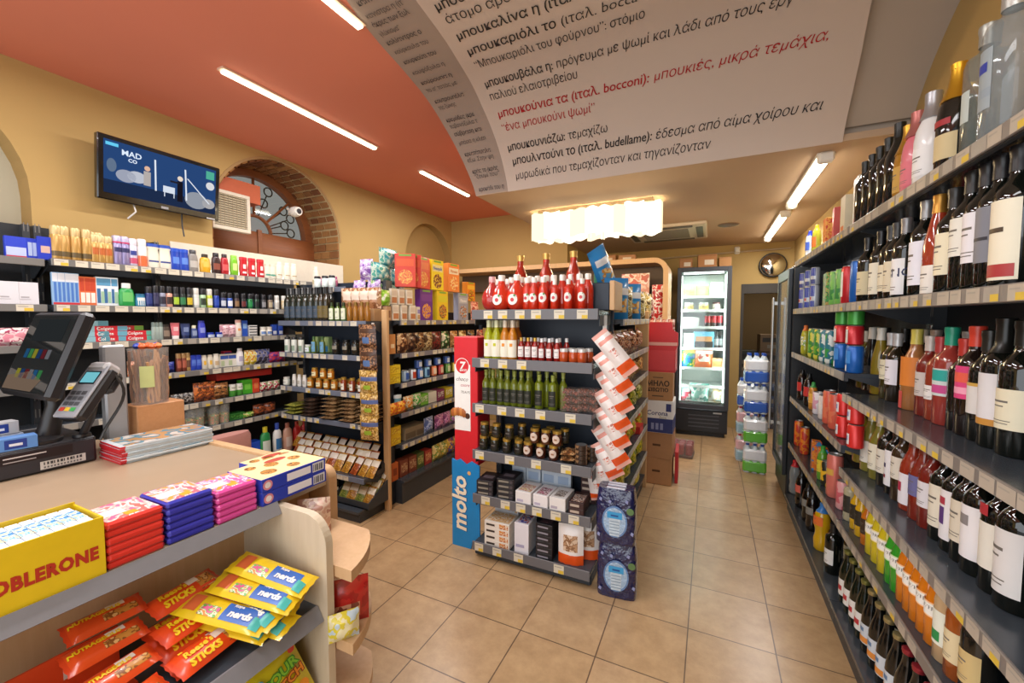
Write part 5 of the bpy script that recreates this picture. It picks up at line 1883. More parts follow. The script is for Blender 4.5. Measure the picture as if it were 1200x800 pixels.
# bay on the far left, partly behind the till
z = 1.885
pk = carton(.027, .022, .115, '#2840c0', ((.1, .9, .1, .5, '#b8c4e8'), (.1, .9, .0, .1, '#c0304a')), name='razor_pack')
ll(pk, (10, 16, 21, 27), z, 'blue and red razor pack', 'top shelf left of television', dx=.05)
ll(carton(.026, .022, .115, '#1f3ab8', ((.2, .8, .15, .8, '#a8b8d8'),), name='razor_pack'), (35, 40, 45), z, 'plain blue razor pack', 'top shelf left of television', dx=.05)
ll(carton(.06, .02, .13, '#1c36b4', ((.2, .8, .3, .6, '#c9a89a'),), name='razor_pack'), (53,), z, 'wide blue razor card', 'top shelf left of television', dx=.03)
z = 1.628
ll(carton(.105, .05, .125, '#d8d6da', ((.35, .65, .3, .36, '#a8a4a8'), (.3, .7, .22, .25, '#bab6ba')), name='perfume_box'), (5, 29), z, 'white perfume box', 'second shelf left of television', dx=.05)
z = 1.40
ll(pouch(.16, .10, .06, ('#d98a9a', '#e8c4c4', '#a03a5a', '#efe0da'), seed=17, scale=25, name='biscuit_bag'), (10,), z, 'pink patterned biscuit bag', 'third shelf left of till screen', dx=.06)
# ------------------------------------------------------------------ oil and honey unit facing the counter


def mm(p, pxs, z, desc, where, dy=.04, zz=.07, group=None, dz=0.0, jit=.05, rot=0.0):
    pts = [(xpx(px, MY + dy, z + zz + dz), MY + dy, z + .001 + dz) for px in pxs]
    return row(p, pts, desc, where, rot, group, jit)


B0 = 'uppermost ledge of oil shelves'
B1 = 'top shelf of oil shelves'
B2 = 'second shelf of oil shelves'
B3 = 'honey shelf below the oils'
B4 = 'nut shelf below the honey'
B5 = 'spice rack below the nuts'
z = 1.815
mm(flask('#e6dfcc', '#e0d8c2', .035, .022, .19, [(.2, .4, '#c9b88a', .6)], .86, neck=.6), (370,), z, 'tall cream bottle', B0, dy=.21)
mm(spray('#cfdcd6', '#2a2a2c', .028, .105, [(.2, .5, '#e8ece6', 1.0)], 0, name='lotion_bottle', cat='bottle', capf=.8), (372, 381, 389), z, 'pale aqua bottle with black cap', B0, dy=.19)
mm(pouch(.09, .10, .06, ('#d05a8a', '#e8b8cc', '#a83a6a'), seed=21, name='tissue_pack'), (380, 391), z, 'pink tissue pack', B0, dy=.25, dz=.0)
z = M_T[0]
mm(bottle('oil', '#23261c', '#2c2c2e', .3, '#3a4a5a', (.1, .45), s=1.25, name='oil_bottle', half=1.1), span(338, 372, 6), z, 'dark oil bottle with blue label', B1)
mm(bottle('oil', '#2a2416', '#1a1a1c', .3, '#6a5a2a', (.1, .45), s=1.25, name='oil_bottle', half=1.1), (377, 383), z, 'dark oil bottle with tan label', B1)
pts = [(xpx(px, MY + .11, z + .1), MY + .11, z + .001) for px in span(342, 388, 8)]
row(bottle('oil', '#1f2018', '#8a8a88', .4, '#4a4434', (.1, .45), s=1.28, name='oil_bottle'), pts, 'back row oil bottle', B1)
mm(bottle('small', '#5a7a2a', '#2a3a1a', .1, '#dfe4c8', (.1, .7), s=.98, name='oil_bottle', half=1.2), (389, 396, 403), z, 'short green oil bottle with pale label', B1)
mm(bottle('small', '#b0762a', '#8a6a2a', .3, None, (.1, .6), s=.98, name='vinegar_bottle'), (410, 417, 424, 431), z, 'short amber vinegar bottle', B1)
z = M_T[1]
mm(spray('#dfe2d6', '#2c2c2c', .024, .13, [(.1, .45, '#8aa08a', 1.0)], 0, name='vinegar_bottle', cat='bottle', capf=.85), (337, 345, 353), z, 'white labelled vinegar bottle with black cap', B2)
mm(jar('#7a9a5a', '#dfe2da', .026, .07, '#d9e2e6', 1.1, lidh=.2, metal=.1, name='sauce_jar'), (361,), z, 'small green sauce jar', B2)
mm(bottle('small', '#7a8a3a', '#4a6a3a', .1, '#6aa0c0', (.1, .7), s=.92, name='oil_bottle', half=1.2), (368, 378), z, 'green oil bottle with sky label', B2)
mm(carton(.05, .05, .135, '#8aa86a', ((.1, .9, .08, .42, '#3a8ac0'), (.1, .9, .5, .95, '#a8bc7a')), name='oil_tin', c=.006), (370, 382), z, 'green oil tin with blue label', B2, dy=.10)
mm(jar('#22201a', '#1a1a1a', .032, .12, '#8a8474', .9, (.35, .6), lidh=.14, metal=.3, name='olive_jar'), (394, 406, 417, 428), z, 'dark olive jar', B2)
z = M_T[2]
mm(jar('#c9cfc4', '#e0ddd0', .028, .07, '#dfe0d4', 1.2, lidh=.2, metal=.1, name='yoghurt_jar'), (336,), z, 'small pale jar', B3)
mm(flask('#e6e4de', '#dfdcd2', .02, .018, .10, [(.2, .5, '#b8b4a8', .8)], .86, neck=.6, name='syrup_bottle'), (345, 351, 357), z, 'white syrup bottle', B3)
hj = jar('#b8721a', '#c9a24a', .027, .085, '#e6d9a8', 1.0, (.2, .6), name='honey_jar')
mm(hj, (364, 374, 383, 392), z, 'honey jar in lower layer', B3)
mm(hj, (369, 379, 388), z, 'honey jar in upper layer', B3, dz=.086)
mm(jar('#8a3a1a', '#c9a24a', .024, .11, '#e8e2d0', .8, (.1, .55), round_=False, name='honey_jar'), (403, 413, 423, 433), z, 'tall honey jar with white label', B3)
pts = [(xpx(px, MY + .11, z + .07), MY + .11, z + .001) for px in span(366, 432, 7)]
row(hj, pts, 'back row honey jar', B3)
nb = pouch(.14, .17, .035, ('#8a6a4a', '#5a4028', '#a8865a', '#c9a878'), seed=22, scale=75, kind='vor', name='nut_bag', artz=(.3, .6), art=None)
nc = pouch(.14, .17, .035, ('#8a8a3a', '#b0a84a', '#6a7030'), seed=23, scale=75, kind='vor', name='seed_bag')
nd = pouch(.14, .17, .035, ('#4a3a30', '#2a221e', '#6a5040'), seed=24, scale=75, kind='vor', name='raisin_bag')
z = M_T[3]
for j, (px, p, nm, n) in enumerate(((338, nc, 'yellow green seed bag', 3), (358, nd, 'dark raisin bag', 5), (382, nb, 'brown nut bag', 6), (404, nb, 'tan nut bag', 6), (424, nb, 'brown nut bag at shelf end', 5))):
    for k in range(n):
        x = xpx(px, MY - .02, z + .05)
        lie(p, (x, MY - .025 + .004 * k, z + .018 + k * .030), f'{nm} lying ' + ('lowest' if k == 0 else 'topmost' if k == n - 1 else _ORD[k] + ' up') + ' in pile on nut shelf', random.uniform(-.15, .15), 0, group=f'{nm} pile')
z = M_T[4]
sp = pouch(.085, .15, .022, ('#b8802a', '#8a5a1e', '#d0a040'), band='#e8e0cc', bandz=(.55, .9), seed=25, scale=60, name='spice_bag')
sq = pouch(.085, .15, .022, ('#a04a22', '#7a3016', '#c06a30'), band='#e6ddd0', bandz=(.55, .9), seed=26, scale=60, name='spice_bag')
for rrow, (dy, dz_) in enumerate(((-.01, .0), (.06, .035), (.13, .07))):
    pxs = span(345, 432, 10)
    for i, px in enumerate(pxs):
        y = MY + dy
        x = xpx(px, y, z + .1)
        put(sq if (i + rrow) % 3 == 1 else sp, (x, y, z + .002 + dz_), f'{"chilli" if (i + rrow) % 3 == 1 else "golden"} spice bag, {ordw(i, 10)}, ' + ('front row', 'middle row', 'rear row')[rrow] + ' of spice rack', random.uniform(-.2, .2), group='spice bags in the rack', rx=R(-38))
b = MB()
b.box(-.5, .5, 0, .06, 0, .035, mat('#3a3d40', .4))
b.box(-.5, .5, .06, .125, 0, .07, mat('#3a3d40', .4))
o = single('display_riser', b, 'stepped dark riser under the spice bags', 'display riser', (MX0 + .53, MY + .055, z + .001))
# wedge basket of spice bags below
z = .092
bs = root('spice_basket', 'low sloping basket on the bottom ledge holding spice bags', 'basket', (-2.50, MY - .06, z))
b = MB()
b.prism([(0, 0), (.22, 0), (.22, .17), (0, .05)], -.19, -.18, 'x', M_STEEL)
part('side', b, bs)
b = MB()
b.prism([(0, 0), (.22, 0), (.22, .17), (0, .05)], .18, .19, 'x', M_STEEL)
part('side', b, bs)
b = MB()
b.box(-.18, .18, 0, .01, 0, .05, M_STEEL)
b.box(-.18, .18, 0, .22, 0, .008, M_STEEL)
part('tray', b, bs)
for rrow in range(3):
    for i in range(4):
        put(sp if (i + rrow) % 2 else pouch(.085, .15, .022, ('#7a8a3a', '#5a6a2a', '#a0a04a'), band='#dfd6b8', bandz=(.5, .9), seed=27, scale=60, name='spice_bag'),
            (-2.63 + .085 * i, MY - .03 + .06 * rrow, z + .012 + .045 * rrow), f'{"golden" if (i + rrow) % 2 else "herb"} bag, {ordw(i, 4)}, ' + ('front', 'middle', 'rear')[rrow] + ' row of the low basket', random.uniform(-.15, .15), group='spice bags in the low basket', rx=R(-35))
ws = bottle('oil', '#1c1e16', '#6a6a3a', .2, '#d9d2b8', (.1, .4), s=1.0, name='oil_bottle')
row(ws, [(-2.92 + .09 * i, MY + .02, .092) for i in range(3)], 'dark bottle', 'bottom ledge behind the counter')

# hanging strip of pistachio bags at the corner
st = root('clip_strip', 'long clip strip hanging from the oil shelf corner', 'clip strip', (-2.305, MY - .01, .62))
b = MB()
b.box(-.012, .012, .02, .024, 0, .90, mat('#c9c6be', .3))
part('strip', b, st)
nut1 = pouch(.155, .19, .05, ('#c9a050', '#a07a34', '#e0c080', '#8a6428'), art='#9ab83a', artz=(.28, .42), artw=.5, seed=31, scale=85, kind='vor', name='pistachio_bag', band='#5a6a9a', bandz=(.62, .74))
nut2 = pouch(.155, .19, .05, ('#5a3a26', '#8a5f3e', '#3a241a', '#a97d58'), art='#5a78a8', artz=(.28, .46), artw=.5, seed=32, scale=80, kind='vor', name='almond_bag', band='#4a3020')
zb = 1.505
for k, (p, nm) in enumerate(((nut2, 'brown almond bag'), (nut2, 'second almond bag'), (nut1, 'upper pistachio bag'), (nut1, 'middle pistachio bag'), (nut1, 'lowest pistachio bag'))):
    put(p, (-2.305 + .004 * (k % 2), MY - .04, zb - .185 - .172 * k), f'{nm} hanging on the corner clip strip', random.uniform(-.06, .06) + .15, group='nut bags on the corner clip strip', rx=R(3))

# bread bags and packs above the corner
bb = pouch(.13, .17, .06, ('#b0805a', '#8a5a3a', '#d9b89a'), art='#e0cbb8', artz=(.4, .8), seed=33, scale=25, name='rusk_bag')
b = MB()
b.box(-.19, .17, -.02, .09, 0, .098, mat('#b08a60', .7), .003)
single('carton', b, 'low plain carton under the brown rusk bags on the oil shelves', 'carton', (-2.545, MY + .115, 1.531))
row(bb, [(-2.69 + .085 * i, MY + .14 + .008 * i, 1.631) for i, px in enumerate((399, 411, 423, 434))], 'brown rusk bag', 'behind vinegar bottles on oil shelves', .2)
pp = pouch(.13, .17, .10, ('#7a4a9a', '#c8b4d8', '#a884c0', '#e6dcea'), seed=34, scale=22, name='paper_towel_pack')
for k, (x, y, zz, lb) in enumerate(((-2.66, MY + .235, 1.702, 'purple paper pack nearest the oil bottles, lower'), (-2.50, MY + .235, 1.702, 'purple paper pack beside rusk bags, lower'), (-2.58, MY + .235, 1.872, 'purple paper pack on top of the others'))):
    put(pp, (x, y, zz), lb, .05 * k, group='purple paper packs')
# ------------------------------------------------------------------ aisle run with cereals, and the back shelves


def aa(p, pxs, z, desc, where, dx=.05, zz=.08, dz=0.0, group=None, jit=.05, rot=0.0):
    pts = [(AX - dx, ypx(px, AX - dx, z + zz + dz), z + .001 + dz) for px in pxs]
    return row(p, pts, desc, where, QL + rot, group, jit)


C1 = 'top of the aisle run'
C2 = 'second shelf of aisle run'
C3 = 'third shelf of aisle run'
C4 = 'fourth shelf of aisle run'
C5 = 'fifth shelf of aisle run'
C6 = 'bottom shelf of aisle run'
z = A_T[0]


def cereal(col, art, ac, w=.19, h=.28, nm='cereal_box', word=None, wc='#3a5a2a'):
    key = ('cereal', col, art, ac, w, h, word)
    if key not in _PC:
        b = MB()
        b.box(-w / 2, w / 2, 0, .06, 0, h, mat(col, .4, vary=.05), .002)
        b.disc(0, h * .3, w * .36, -.0008, printed(art, 40), 18, 1.0)
        b.front(-w * .42, w * .42, h * .62, h * .84, -.0008, mat(ac, .4, vary=.03))
        b.front(-w * .3, w * .3, h * .92, h * .98, -.0008, mat('#7aa83a', .4))
        if word:
            b.text(word, h * .15, front_m(0, -.0014, h * .675), mat(wc, .4, vary=0), .0012)
        _PC[key] = Proto(nm, 'cereal', [], b.mesh(nm))
    return _PC[key]


# lower layer
aa(carton(.05, .05, .115, '#c8a07a', ((.2, .8, .2, .7, '#8a5a3a'),), name='wafer_box'), (456,), z, 'small tan wafer box', C1)
cap_ = carton(.075, .07, .13, '#e6dccb', ((.1, .9, .55, .85, '#d9c9b8'), (.1, .9, .1, .45, '#c07a4a')), top=((0, 1, 0, 1, '#6a3a8a'),), name='coffee_box')
aa(cap_, (464, 474, 484), z, 'cream coffee box with purple lid', C1)
aa(cap_, (462, 471, 480), z, 'upper layer cream coffee box', C1, dz=.132)
aa(carton(.08, .07, .12, '#e2d8c6', ((.1, .9, .5, .8, '#9a8ac0'), (.1, .9, .1, .4, '#c9a070')), name='coffee_box'), (492,), z, 'cream box beside purple cereal', C1)
aa(cereal('#6a2a8a', ('#d97a2a', '#e8b04a', '#8a3a9a'), '#7a3a9a'), (500,), z, 'purple cereal box with orange animal', C1)
aa(cereal('#e8c81e', ('#e88a1e', '#6a4a2a', '#d9b03a'), '#d9d02a'), (519,), z, 'yellow cereal box in lower layer', C1)
aa(cereal('#9a9cae', ('#d98a4a', '#6a5a5a', '#c9ced6'), '#b4b6c2', word='Fitness', wc='#e8e6ea'), (543,), z, 'silver grey cereal box', C1)
aa(pouch(.15, .20, .06, ('#d97a6a', '#e8b8a0', '#b04a3a'), seed=41, name='biscuit_bag'), (556,), z, 'salmon biscuit bag', C1)
# upper layer
z2 = .285
aa(cereal('#d8402a', ('#e88a2a', '#d85a2a', '#f0b04a'), '#e05a2a', .17), (475, 482), z, 'red cereal box turned edge on', C1, dz=z2, rot=-.9)
aa(cereal('#d94a24', ('#e8902a', '#e06a2a', '#f0c05a'), '#e06a30', .19), (496,), z, 'red orange cereal box', C1, dz=z2)
aa(cereal('#f0d81e', ('#6a3a1e', '#8a4a22', '#e8c83a'), '#e8dca0', word='Nesquik', wc='#2a5ab0'), (513,), z, 'yellow chocolate cereal box', C1, dz=z2)
aa(cereal('#e8883a', ('#d9603a', '#e8a84a', '#f0d0a0'), '#eadfc8', word='Fitness', wc='#c9803a'), (532,), z, 'orange cereal box with white panel', C1, dz=z2)
aa(cereal('#e0861e', ('#e8c02a', '#7a5a22', '#d96a1e'), '#e8b83a', .17, .2), (552,), z, 'short orange snack box', C1, dz=.205)
# nappy packs beside them
npk = pouch(.22, .16, .10, ('#3a9aa8', '#8ac4b8', '#d6e6d8', '#5ab0a0'), seed=42, scale=18, name='nappy_pack')
npl = pouch(.22, .16, .10, ('#8ac0a8', '#c8dcae', '#e2ecd6', '#a0cc8a'), seed=43, scale=18, name='nappy_pack')
for k, (px, dz_, p, lb, dx) in enumerate(((446, .26, npl, 'pale green nappy pack, lower', .2), (464, .24, npl, 'pale green nappy pack nearest cereals, lower', .2), (446, .40, npk, 'teal nappy pack, upper, above oil shelf corner', .2), (463, .38, npk, 'teal nappy pack, upper, nearest the cereals', .2), (455, .53, npk, 'teal nappy pack on the very top', .2))):
    x = AX - dx
    put(p, (x, ypx(px, x, z + dz_), z + dz_ - .08), lb, QL, group='nappy packs above the corner')
b = MB()
b.box(-.16, .16, -.05, .05, 0, .16, mat('#c9b48a', .6), .004)
single('wafer_carton', b, 'plain carton propping the nappy packs above the corner', 'carton', (AX - .2, ypx(455, AX - .2, z + .1), z + .001), QL)
aa(pouch(.10, .12, .05, ('#7ab02a', '#a8d05a', '#e6ecd0'), seed=44, scale=25, name='sweets_bag'), (452,), z, 'lime green bag below the nappy packs', C1, dx=.03, dz=.12)

z = A_T[1]
hues = [(('#4a2a1e', '#7a4a2a', '#c9a070'), 'chocolate brown coffee bag'), (('#2a1c18', '#5a3422', '#8a6a4a'), 'dark coffee bag'), (('#6a4028', '#b08a5a', '#3a2418'), 'mocha coffee bag'), (('#8a6a42', '#c9b080', '#5a4028'), 'gold coffee bag'),
        (('#3a1a16', '#8a2a22', '#5a3a2a'), 'maroon coffee bag'), (('#3a2a1c', '#3f7a3a', '#d9cdb0'), 'green marked coffee bag'), (('#7a4a2a', '#d9a86a', '#a06a3a'), 'caramel biscuit bag'), (('#5a3a1e', '#a87a3a', '#e0c890'), 'tan biscuit bag'), (('#4a3a2a', '#9a7a4a', '#2a201a'), 'umber biscuit bag'), (('#c03a2a', '#e0b08a', '#7a2a22'), 'red biscuit bag')]
aa(carton(.07, .06, .16, '#c8884a', ((.2, .8, .3, .5, '#e8d0a8'),), name='biscuit_box'), (460,), z, 'caramel biscuit box standing first', C2)
for (cs, nm), px in zip(hues, span(471, 562, len(hues))):
    aa(pouch(.13, .165, .06, cs, seed=int(px), scale=30, name='coffee_bag'), (px,), z, nm, C2, group='coffee and biscuit bags on the second shelf')
z = A_T[2]
aa(carton(.13, .07, .075, '#e0c01e', ((.1, .9, .2, .8, ('#e8d03a', '#c8a01e')),), name='pasta_box'), (463,), z, 'yellow box in lower layer', C3, jit=.02)
aa(carton(.13, .07, .075, '#e8c82a', ((.1, .9, .2, .8, ('#e8d03a', '#c8a01e')),), name='pasta_box'), (463,), z, 'yellow box stacked on top', C3, dz=.077, jit=.02)
cans3 = [('#8a9aa8', '#3a5aa0', 'steel blue tin'), ('#c9ccd0', '#b8442a', 'silver tin'), ('#3a62a8', '#d9dce0', 'blue tin'), ('#7aa8c0', '#2a4a7a', 'sky tin'), ('#d97a4a', '#e8d0b0', 'orange tin'), ('#b83a34', '#e0c0a0', 'red tin'), ('#5a8a3a', '#c8d0a0', 'green tin'), ('#d9c04a', '#8a6a2a', 'mustard tin'), ('#4a5a9a', '#c9ced8', 'slate blue tin'), ('#8a5a9a', '#d8c8e0', 'violet tin')]
for (a, c_, nm), px in zip(cans3, span(475, 548, len(cans3))):
    aa(can((a,), .034, .095, [(.2, .8, c_, .7)], name='food_tin', cat='tin'), (px,), z, nm, C3, group='food tins on the third shelf')
pts = [(AX - .05, ypx(px, AX - .05, z + .13), z + .098) for px in span(490, 545, 6)]
row(can(('#4a6ab0',), .034, .07, [(.2, .8, '#c9d2e0', .7)], name='food_tin', cat='tin'), pts, 'blue tin in the upper layer', C3, QL)
z = A_T[3]
p4 = [('#d98a2a', 'orange box'), ('#4aa03a', 'green box'), ('#7ab83a', 'lime box'), ('#e0d8c8', 'white box'), ('#8a3a5a', 'plum box'), ('#c8b02a', 'mustard box'), ('#5a6a9a', 'slate box')]
aa(flask('#7ab0c0', '#d9e0e0', .04, .025, .15, [(.2, .6, '#a8d0d8', .7)], .85, neck=.8), (466,), z, 'pale blue funnel shaped bottle', C4)
aa(pouch(.10, .10, .05, ('#d9702a', '#e8b02a', '#c84a22'), seed=45, name='sweets_bag'), (460, 470), z, 'orange sweets bag', C4, dx=.02)
for (hc, nm), px in zip(p4, span(478, 536, len(p4))):
    aa(pouch(.12, .12, .06, (hc, '#d9d2b0', hc), seed=int(px) + 3, scale=28, name='sweets_bag') if px < 495 else carton(.12, .10, .10, hc, ((.1, .9, .3, .8, ('#e0dccb', hc)),), name='snack_box'), (px,), z, nm.replace('box', 'pack'), C4, group='packs on the fourth shelf')
z = A_T[4]
aa(carton(.12, .06, .075, '#e0b81e', ((.1, .9, .2, .8, ('#e8d03a', '#c8901e')),), name='wafer_box'), (464,), z, 'yellow wafer box lower', C5, jit=.02)
aa(carton(.12, .06, .075, '#e0b81e', ((.1, .9, .2, .8, ('#e8d03a', '#c8901e')),), name='wafer_box'), (464,), z, 'yellow wafer box upper', C5, dz=.077, jit=.02)
aa(carton(.16, .14, .10, '#8a7a62', ((.05, .95, .1, .6, '#6a5a46'),), name='display_carton'), (482, 494), z, 'open grey brown display carton', C5)
aa(pouch(.14, .14, .06, ('#7a8ab8', '#b8c0d8', '#5a6aa0'), seed=46, name='cake_bag'), (502,), z, 'pale blue cake bag', C5)
aa(pouch(.14, .13, .06, ('#c06a9a', '#d8a0c0', '#8a4a7a'), seed=47, name='cake_bag'), (514, 523), z, 'pink cake bag', C5)
aa(pouch(.14, .13, .06, ('#a85ab0', '#d8b0dc', '#6a8a3a'), seed=48, name='cake_bag'), (531, 538), z, 'mauve cake bag', C5)
z = .20
aa(carton(.08, .06, .15, '#c0602a', ((.2, .8, .3, .7, '#8a3a1a'),), name='rice_box'), (463,), z, 'tall orange brown box', C6)
aa(carton(.10, .08, .14, '#7a3a26', ((.1, .9, .25, .8, ('#c09a70', '#8a4a32')),), name='rice_box'), (474, 484), z, 'brick red box', C6)
aa(carton(.10, .08, .14, '#4a5a2a', ((.1, .9, .25, .8, ('#c0b470', '#6a7a3a')),), name='rice_box'), (493,), z, 'moss green box', C6)
aa(carton(.10, .08, .13, '#a8352c', ((.1, .9, .25, .8, ('#d9a070', '#b0503a')),), name='rice_box'), (502,), z, 'scarlet box', C6)
aa(pouch(.13, .15, .07, ('#c9a03a', '#6a8a3a', '#e0c880'), seed=49, name='crisps_bag'), (511, 519), z, 'yellow green crisps bag', C6)
aa(pouch(.13, .15, .07, ('#3a5a9a', '#8a3a3a', '#d8b04a'), seed=50, name='crisps_bag'), (527, 534), z, 'blue and red crisps bag', C6)

# back shelves under the wooden hood, seen over and beside the promotional shelf


def bk_(p, pxs, z, desc, where, dy=.04, zz=.1, dz=0.0, group=None):
    pts = [(xpx(px, BY + dy, z + zz + dz), BY + dy, z + .001 + dz) for px in pxs]
    return row(p, pts, desc, where, 0, group, .05)


D1 = 'back shelf under wooden hood'
z = 1.52
bk_(pouch(.30, .46, .14, ('#e0b0c8', '#b88ac0', '#f0dce6', '#d97a9a'), seed=51, scale=14, name='pet_food_bag'), (698,), z, 'pink and lilac pet food bag', D1)
bk_(pouch(.32, .56, .14, ('#ecc8b4', '#e0a08a', '#f2dccc', '#c87060'), seed=52, scale=11, name='pet_food_bag'), (744,), z, 'peach pet food bag', D1)
bk_(pouch(.12, .42, .09, ('#c8302e', '#e6dcd2', '#a82424'), seed=53, scale=18, name='pet_food_bag'), (770,), z, 'slim red and white pet food bag', D1, dy=.02)
bk_(cereal('#e07a2a', ('#e8a83a', '#8a5a2a', '#d96a3a'), '#e8d8b8', .2, .28), (578,), z, 'orange cereal box far behind the red bottles', D1)
bk_(pouch(.19, .40, .12, ('#d86a6a', '#e8b0a0', '#b04a4a'), seed=54, scale=16, name='pet_food_bag'), (610, 640), z, 'coral pet food bag behind the red bottles', D1)
for z in (1.2, .85):
    nm = 'third' if z == 1.2 else 'second'
    bk_(pouch(.2, .2, .09, ('#d0a040', '#8a5a2a', '#e0c880'), seed=55, scale=20, name='pet_food_bag'), (705, 735), z, 'tan pet food bag', f'{nm} back shelf behind snack run')
for i, (px, w, h, y, lb) in enumerate(((703, .11, .10, 5.25, 'small brown carton on the wooden hood above pet food'), (714, .17, .11, 5.30, 'taller brown carton on the wooden hood'), (735, .20, .09, 5.25, 'flat brown carton with white label on the wooden hood'))):
    put(carton(w, .14, h, '#a8713c', ((.25, .75, .25, .65, '#d9c8b0'), (0, 1, .9, .96, '#8a5a2c')), name='carton', c=.003), (xpx(px, y, 2.3), y - .02, 2.247), lb, .04 * i - .04, group='cartons on the wooden hood')
# ------------------------------------------------------------------ goods on the promotional end shelf


def ee(p, pxs, z, desc, where, dy=.05, zz=.06, dz=0.0, group=None, jit=.05, rot=0.0):
    pts = [(xpx(px, GY + dy, z + zz + dz), GY + dy, z + .001 + dz) for px in pxs]
    return row(p, pts, desc, where, rot, group, jit)


E1 = 'top of promotional shelf'
E2 = 'second tier of promotional shelf'
E3 = 'third tier of promotional shelf'
E4 = 'fourth tier of promotional shelf'
E5 = 'fifth tier of promotional shelf'
E6 = 'bottom tier of promotional shelf'
REDJ = '#dc3418'
z = G_T[0]


@memo
def pome(kind, lab=True, cap='#e6e0d6', s=1.0, sy=1.0, glass=REDJ, leaf=True, lz=.42, lr=.023, capm=.1):
    pr = [(r_ * s, z_ * s) for r_, z_ in PROF[kind]]
    H = pr[-1][1]
    b = MB()
    b.lathe(pr, mat(glass, .06, coat=.6, vary=.12, scale=50, trans=.22), 16, sy=sy)
    parts = [('glass', b.mesh('glass'), None, [])]
    b = MB()
    cr = pr[-2][0] * 1.15
    b.lathe([(cr, H * .84), (cr, H * .99), (cr * .8, H + .002), (0, H + .002)], mat(cap, .35, capm, vary=0), 12)
    parts.append(('cap', b.mesh('cap'), None, []))
    if lab:
        b = MB()
        R_ = max(r_ for r_, z_ in pr)
        zc = H * lz
        b.roundlabel(R_ * 1.015, sy, zc, lr * s, mat('#efe9e2', .5, vary=0))
        b.roundlabel(R_ * 1.03, sy, zc - .002, lr * s * .38, mat('#c8404a', .5), 3, 10)
        if leaf:
            b.disc(lr * s * .45, zc + lr * s * .75, .005 * s, -R_ * sy * 1.03, mat('#4a8a3a', .5), 8)
        parts.append(('label', b.mesh('label'), None, []))
    return Proto('pomegranate_bottle', 'bottle', parts)


ee(pome('flask', True, lr=.021, lz=.30, s=1.55), (588, 606), z, 'round red flask with small white label', E1, dy=.055)
ee(pome('flask', False, '#d9a0a0', s=1.5, glass='#c0302a'), (577,), z, 'round red flask at left corner', E1, dy=.05)
pts = [(xpx(px, GY + y, z + .08), GY + y, z + .001) for px, y in ((577, .14), (588, .14), (600, .14), (611, .145), (584, .23), (596, .23), (608, .23))]
row(pome('flask', False, '#e6e0d6', s=1.5, glass='#cc3a22'), pts, 'rear red flask with white cap', E1)
ee(pome('small', True, lr=.020, lz=.38, s=1.3), (618, 626), z, 'slim red bottle with white round label', E1)
ee(pome('small', True, lr=.022, lz=.38, s=1.3), (637,), z, 'slim red bottle with apple shaped label', E1)
fl = pome('spirit', True, s=.60, lr=.044, lz=.42)
ee(fl, (650, 666), z, 'squat red bottle with wide white label', E1)
ee(fl, (682,), z, 'squat red bottle near right corner', E1)
pts = [(xpx(px, GY + y, z + .08), GY + y, z + .001) for px, y in ((621, .12), (630, .12), (640, .12), (649, .12), (659, .12), (669, .12), (679, .12), (689, .12), (625, .19), (636, .19), (648, .19), (662, .19), (675, .19))]
row(pome('small', False, s=1.4), pts, 'unlabelled red bottle behind', E1)
for px, y, s_, lb in ((610, .20, 1.38, 'tall gold capped red bottle standing above the flasks'), (640, .22, 1.40, 'tall gold capped red bottle in the middle of the back row'), (672, .15, 1.36, 'tall gold capped red bottle with tan label')):
    p = bottle('juice', '#b82a12', '#d9b060', .6, '#d8b890' if px == 672 else None, (.1, .45), s=s_, capz=(.9, 1), name='pomegranate_bottle', band=[(.5, .8, .3, '#2a2420')])
    put(p, (xpx(px, GY + y, z + .2), GY + y, z + .001), lb, 0, group='tall red bottles on the promotional shelf')

z = G_T[1]
jl = lambda g, c_: bottle('juice', g, c_, .1, '#e9e4d2', (.06, .50), s=.94, capz=(.82, 1), name='juice_bottle', half=1.2, band=[(.62, .8, .3, g)])
ee(jl('#b8bc1a', '#d9dab0'), (573, 582), z, 'yellow green juice bottle', E2)
ee(jl('#d9861a', '#e0d0b8'), (592, 601), z, 'orange juice bottle', E2)
pts = [(xpx(px, GY + .13, z + .1), GY + .13, z + .001) for px in (578, 587)]
row(jl('#c8c020', '#d9dab0'), pts, 'rear yellow juice bottle', E2)
pts = [(xpx(px, GY + .13, z + .1), GY + .13, z + .001) for px in (597, 606)]
row(jl('#c86a1a', '#c8a880'), pts, 'rear amber juice bottle', E2)
pr_ = bottle('small', '#a81c14', '#c9a24a', .7, '#e8e0dc', (.15, .62), s=.90, capz=(.86, 1), name='juice_bottle', half=1.0)
ee(pr_, (611, 619, 627), z, 'small red bottle with gold cap', E2)
ps_ = bottle('small', '#a81c14', '#dfe0e0', .2, '#ece4e0', (.15, .55), s=.88, capz=(.84, 1), name='juice_bottle', half=.8)
ee(ps_, (635, 644, 653), z, 'small red bottle with silver cap', E2)
pts = [(xpx(px, GY + .12, z + .06), GY + .12, z + .001) for px in span(614, 664, 7)]
row(ps_, pts, 'rear small red bottle', E2)
oj = jar('#b8481a', '#dcdcd8', .027, .078, None, lidh=.22, metal=.3, name='preserve_jar')
ee(oj, (661, 672, 682), z, 'orange fruit preserve jar with white lid', E2)
pts = [(xpx(px, GY + .12, z + .06), GY + .12, z + .001) for px in (670, 680, 690)]
row(oj, pts, 'rear orange preserve jar', E2)

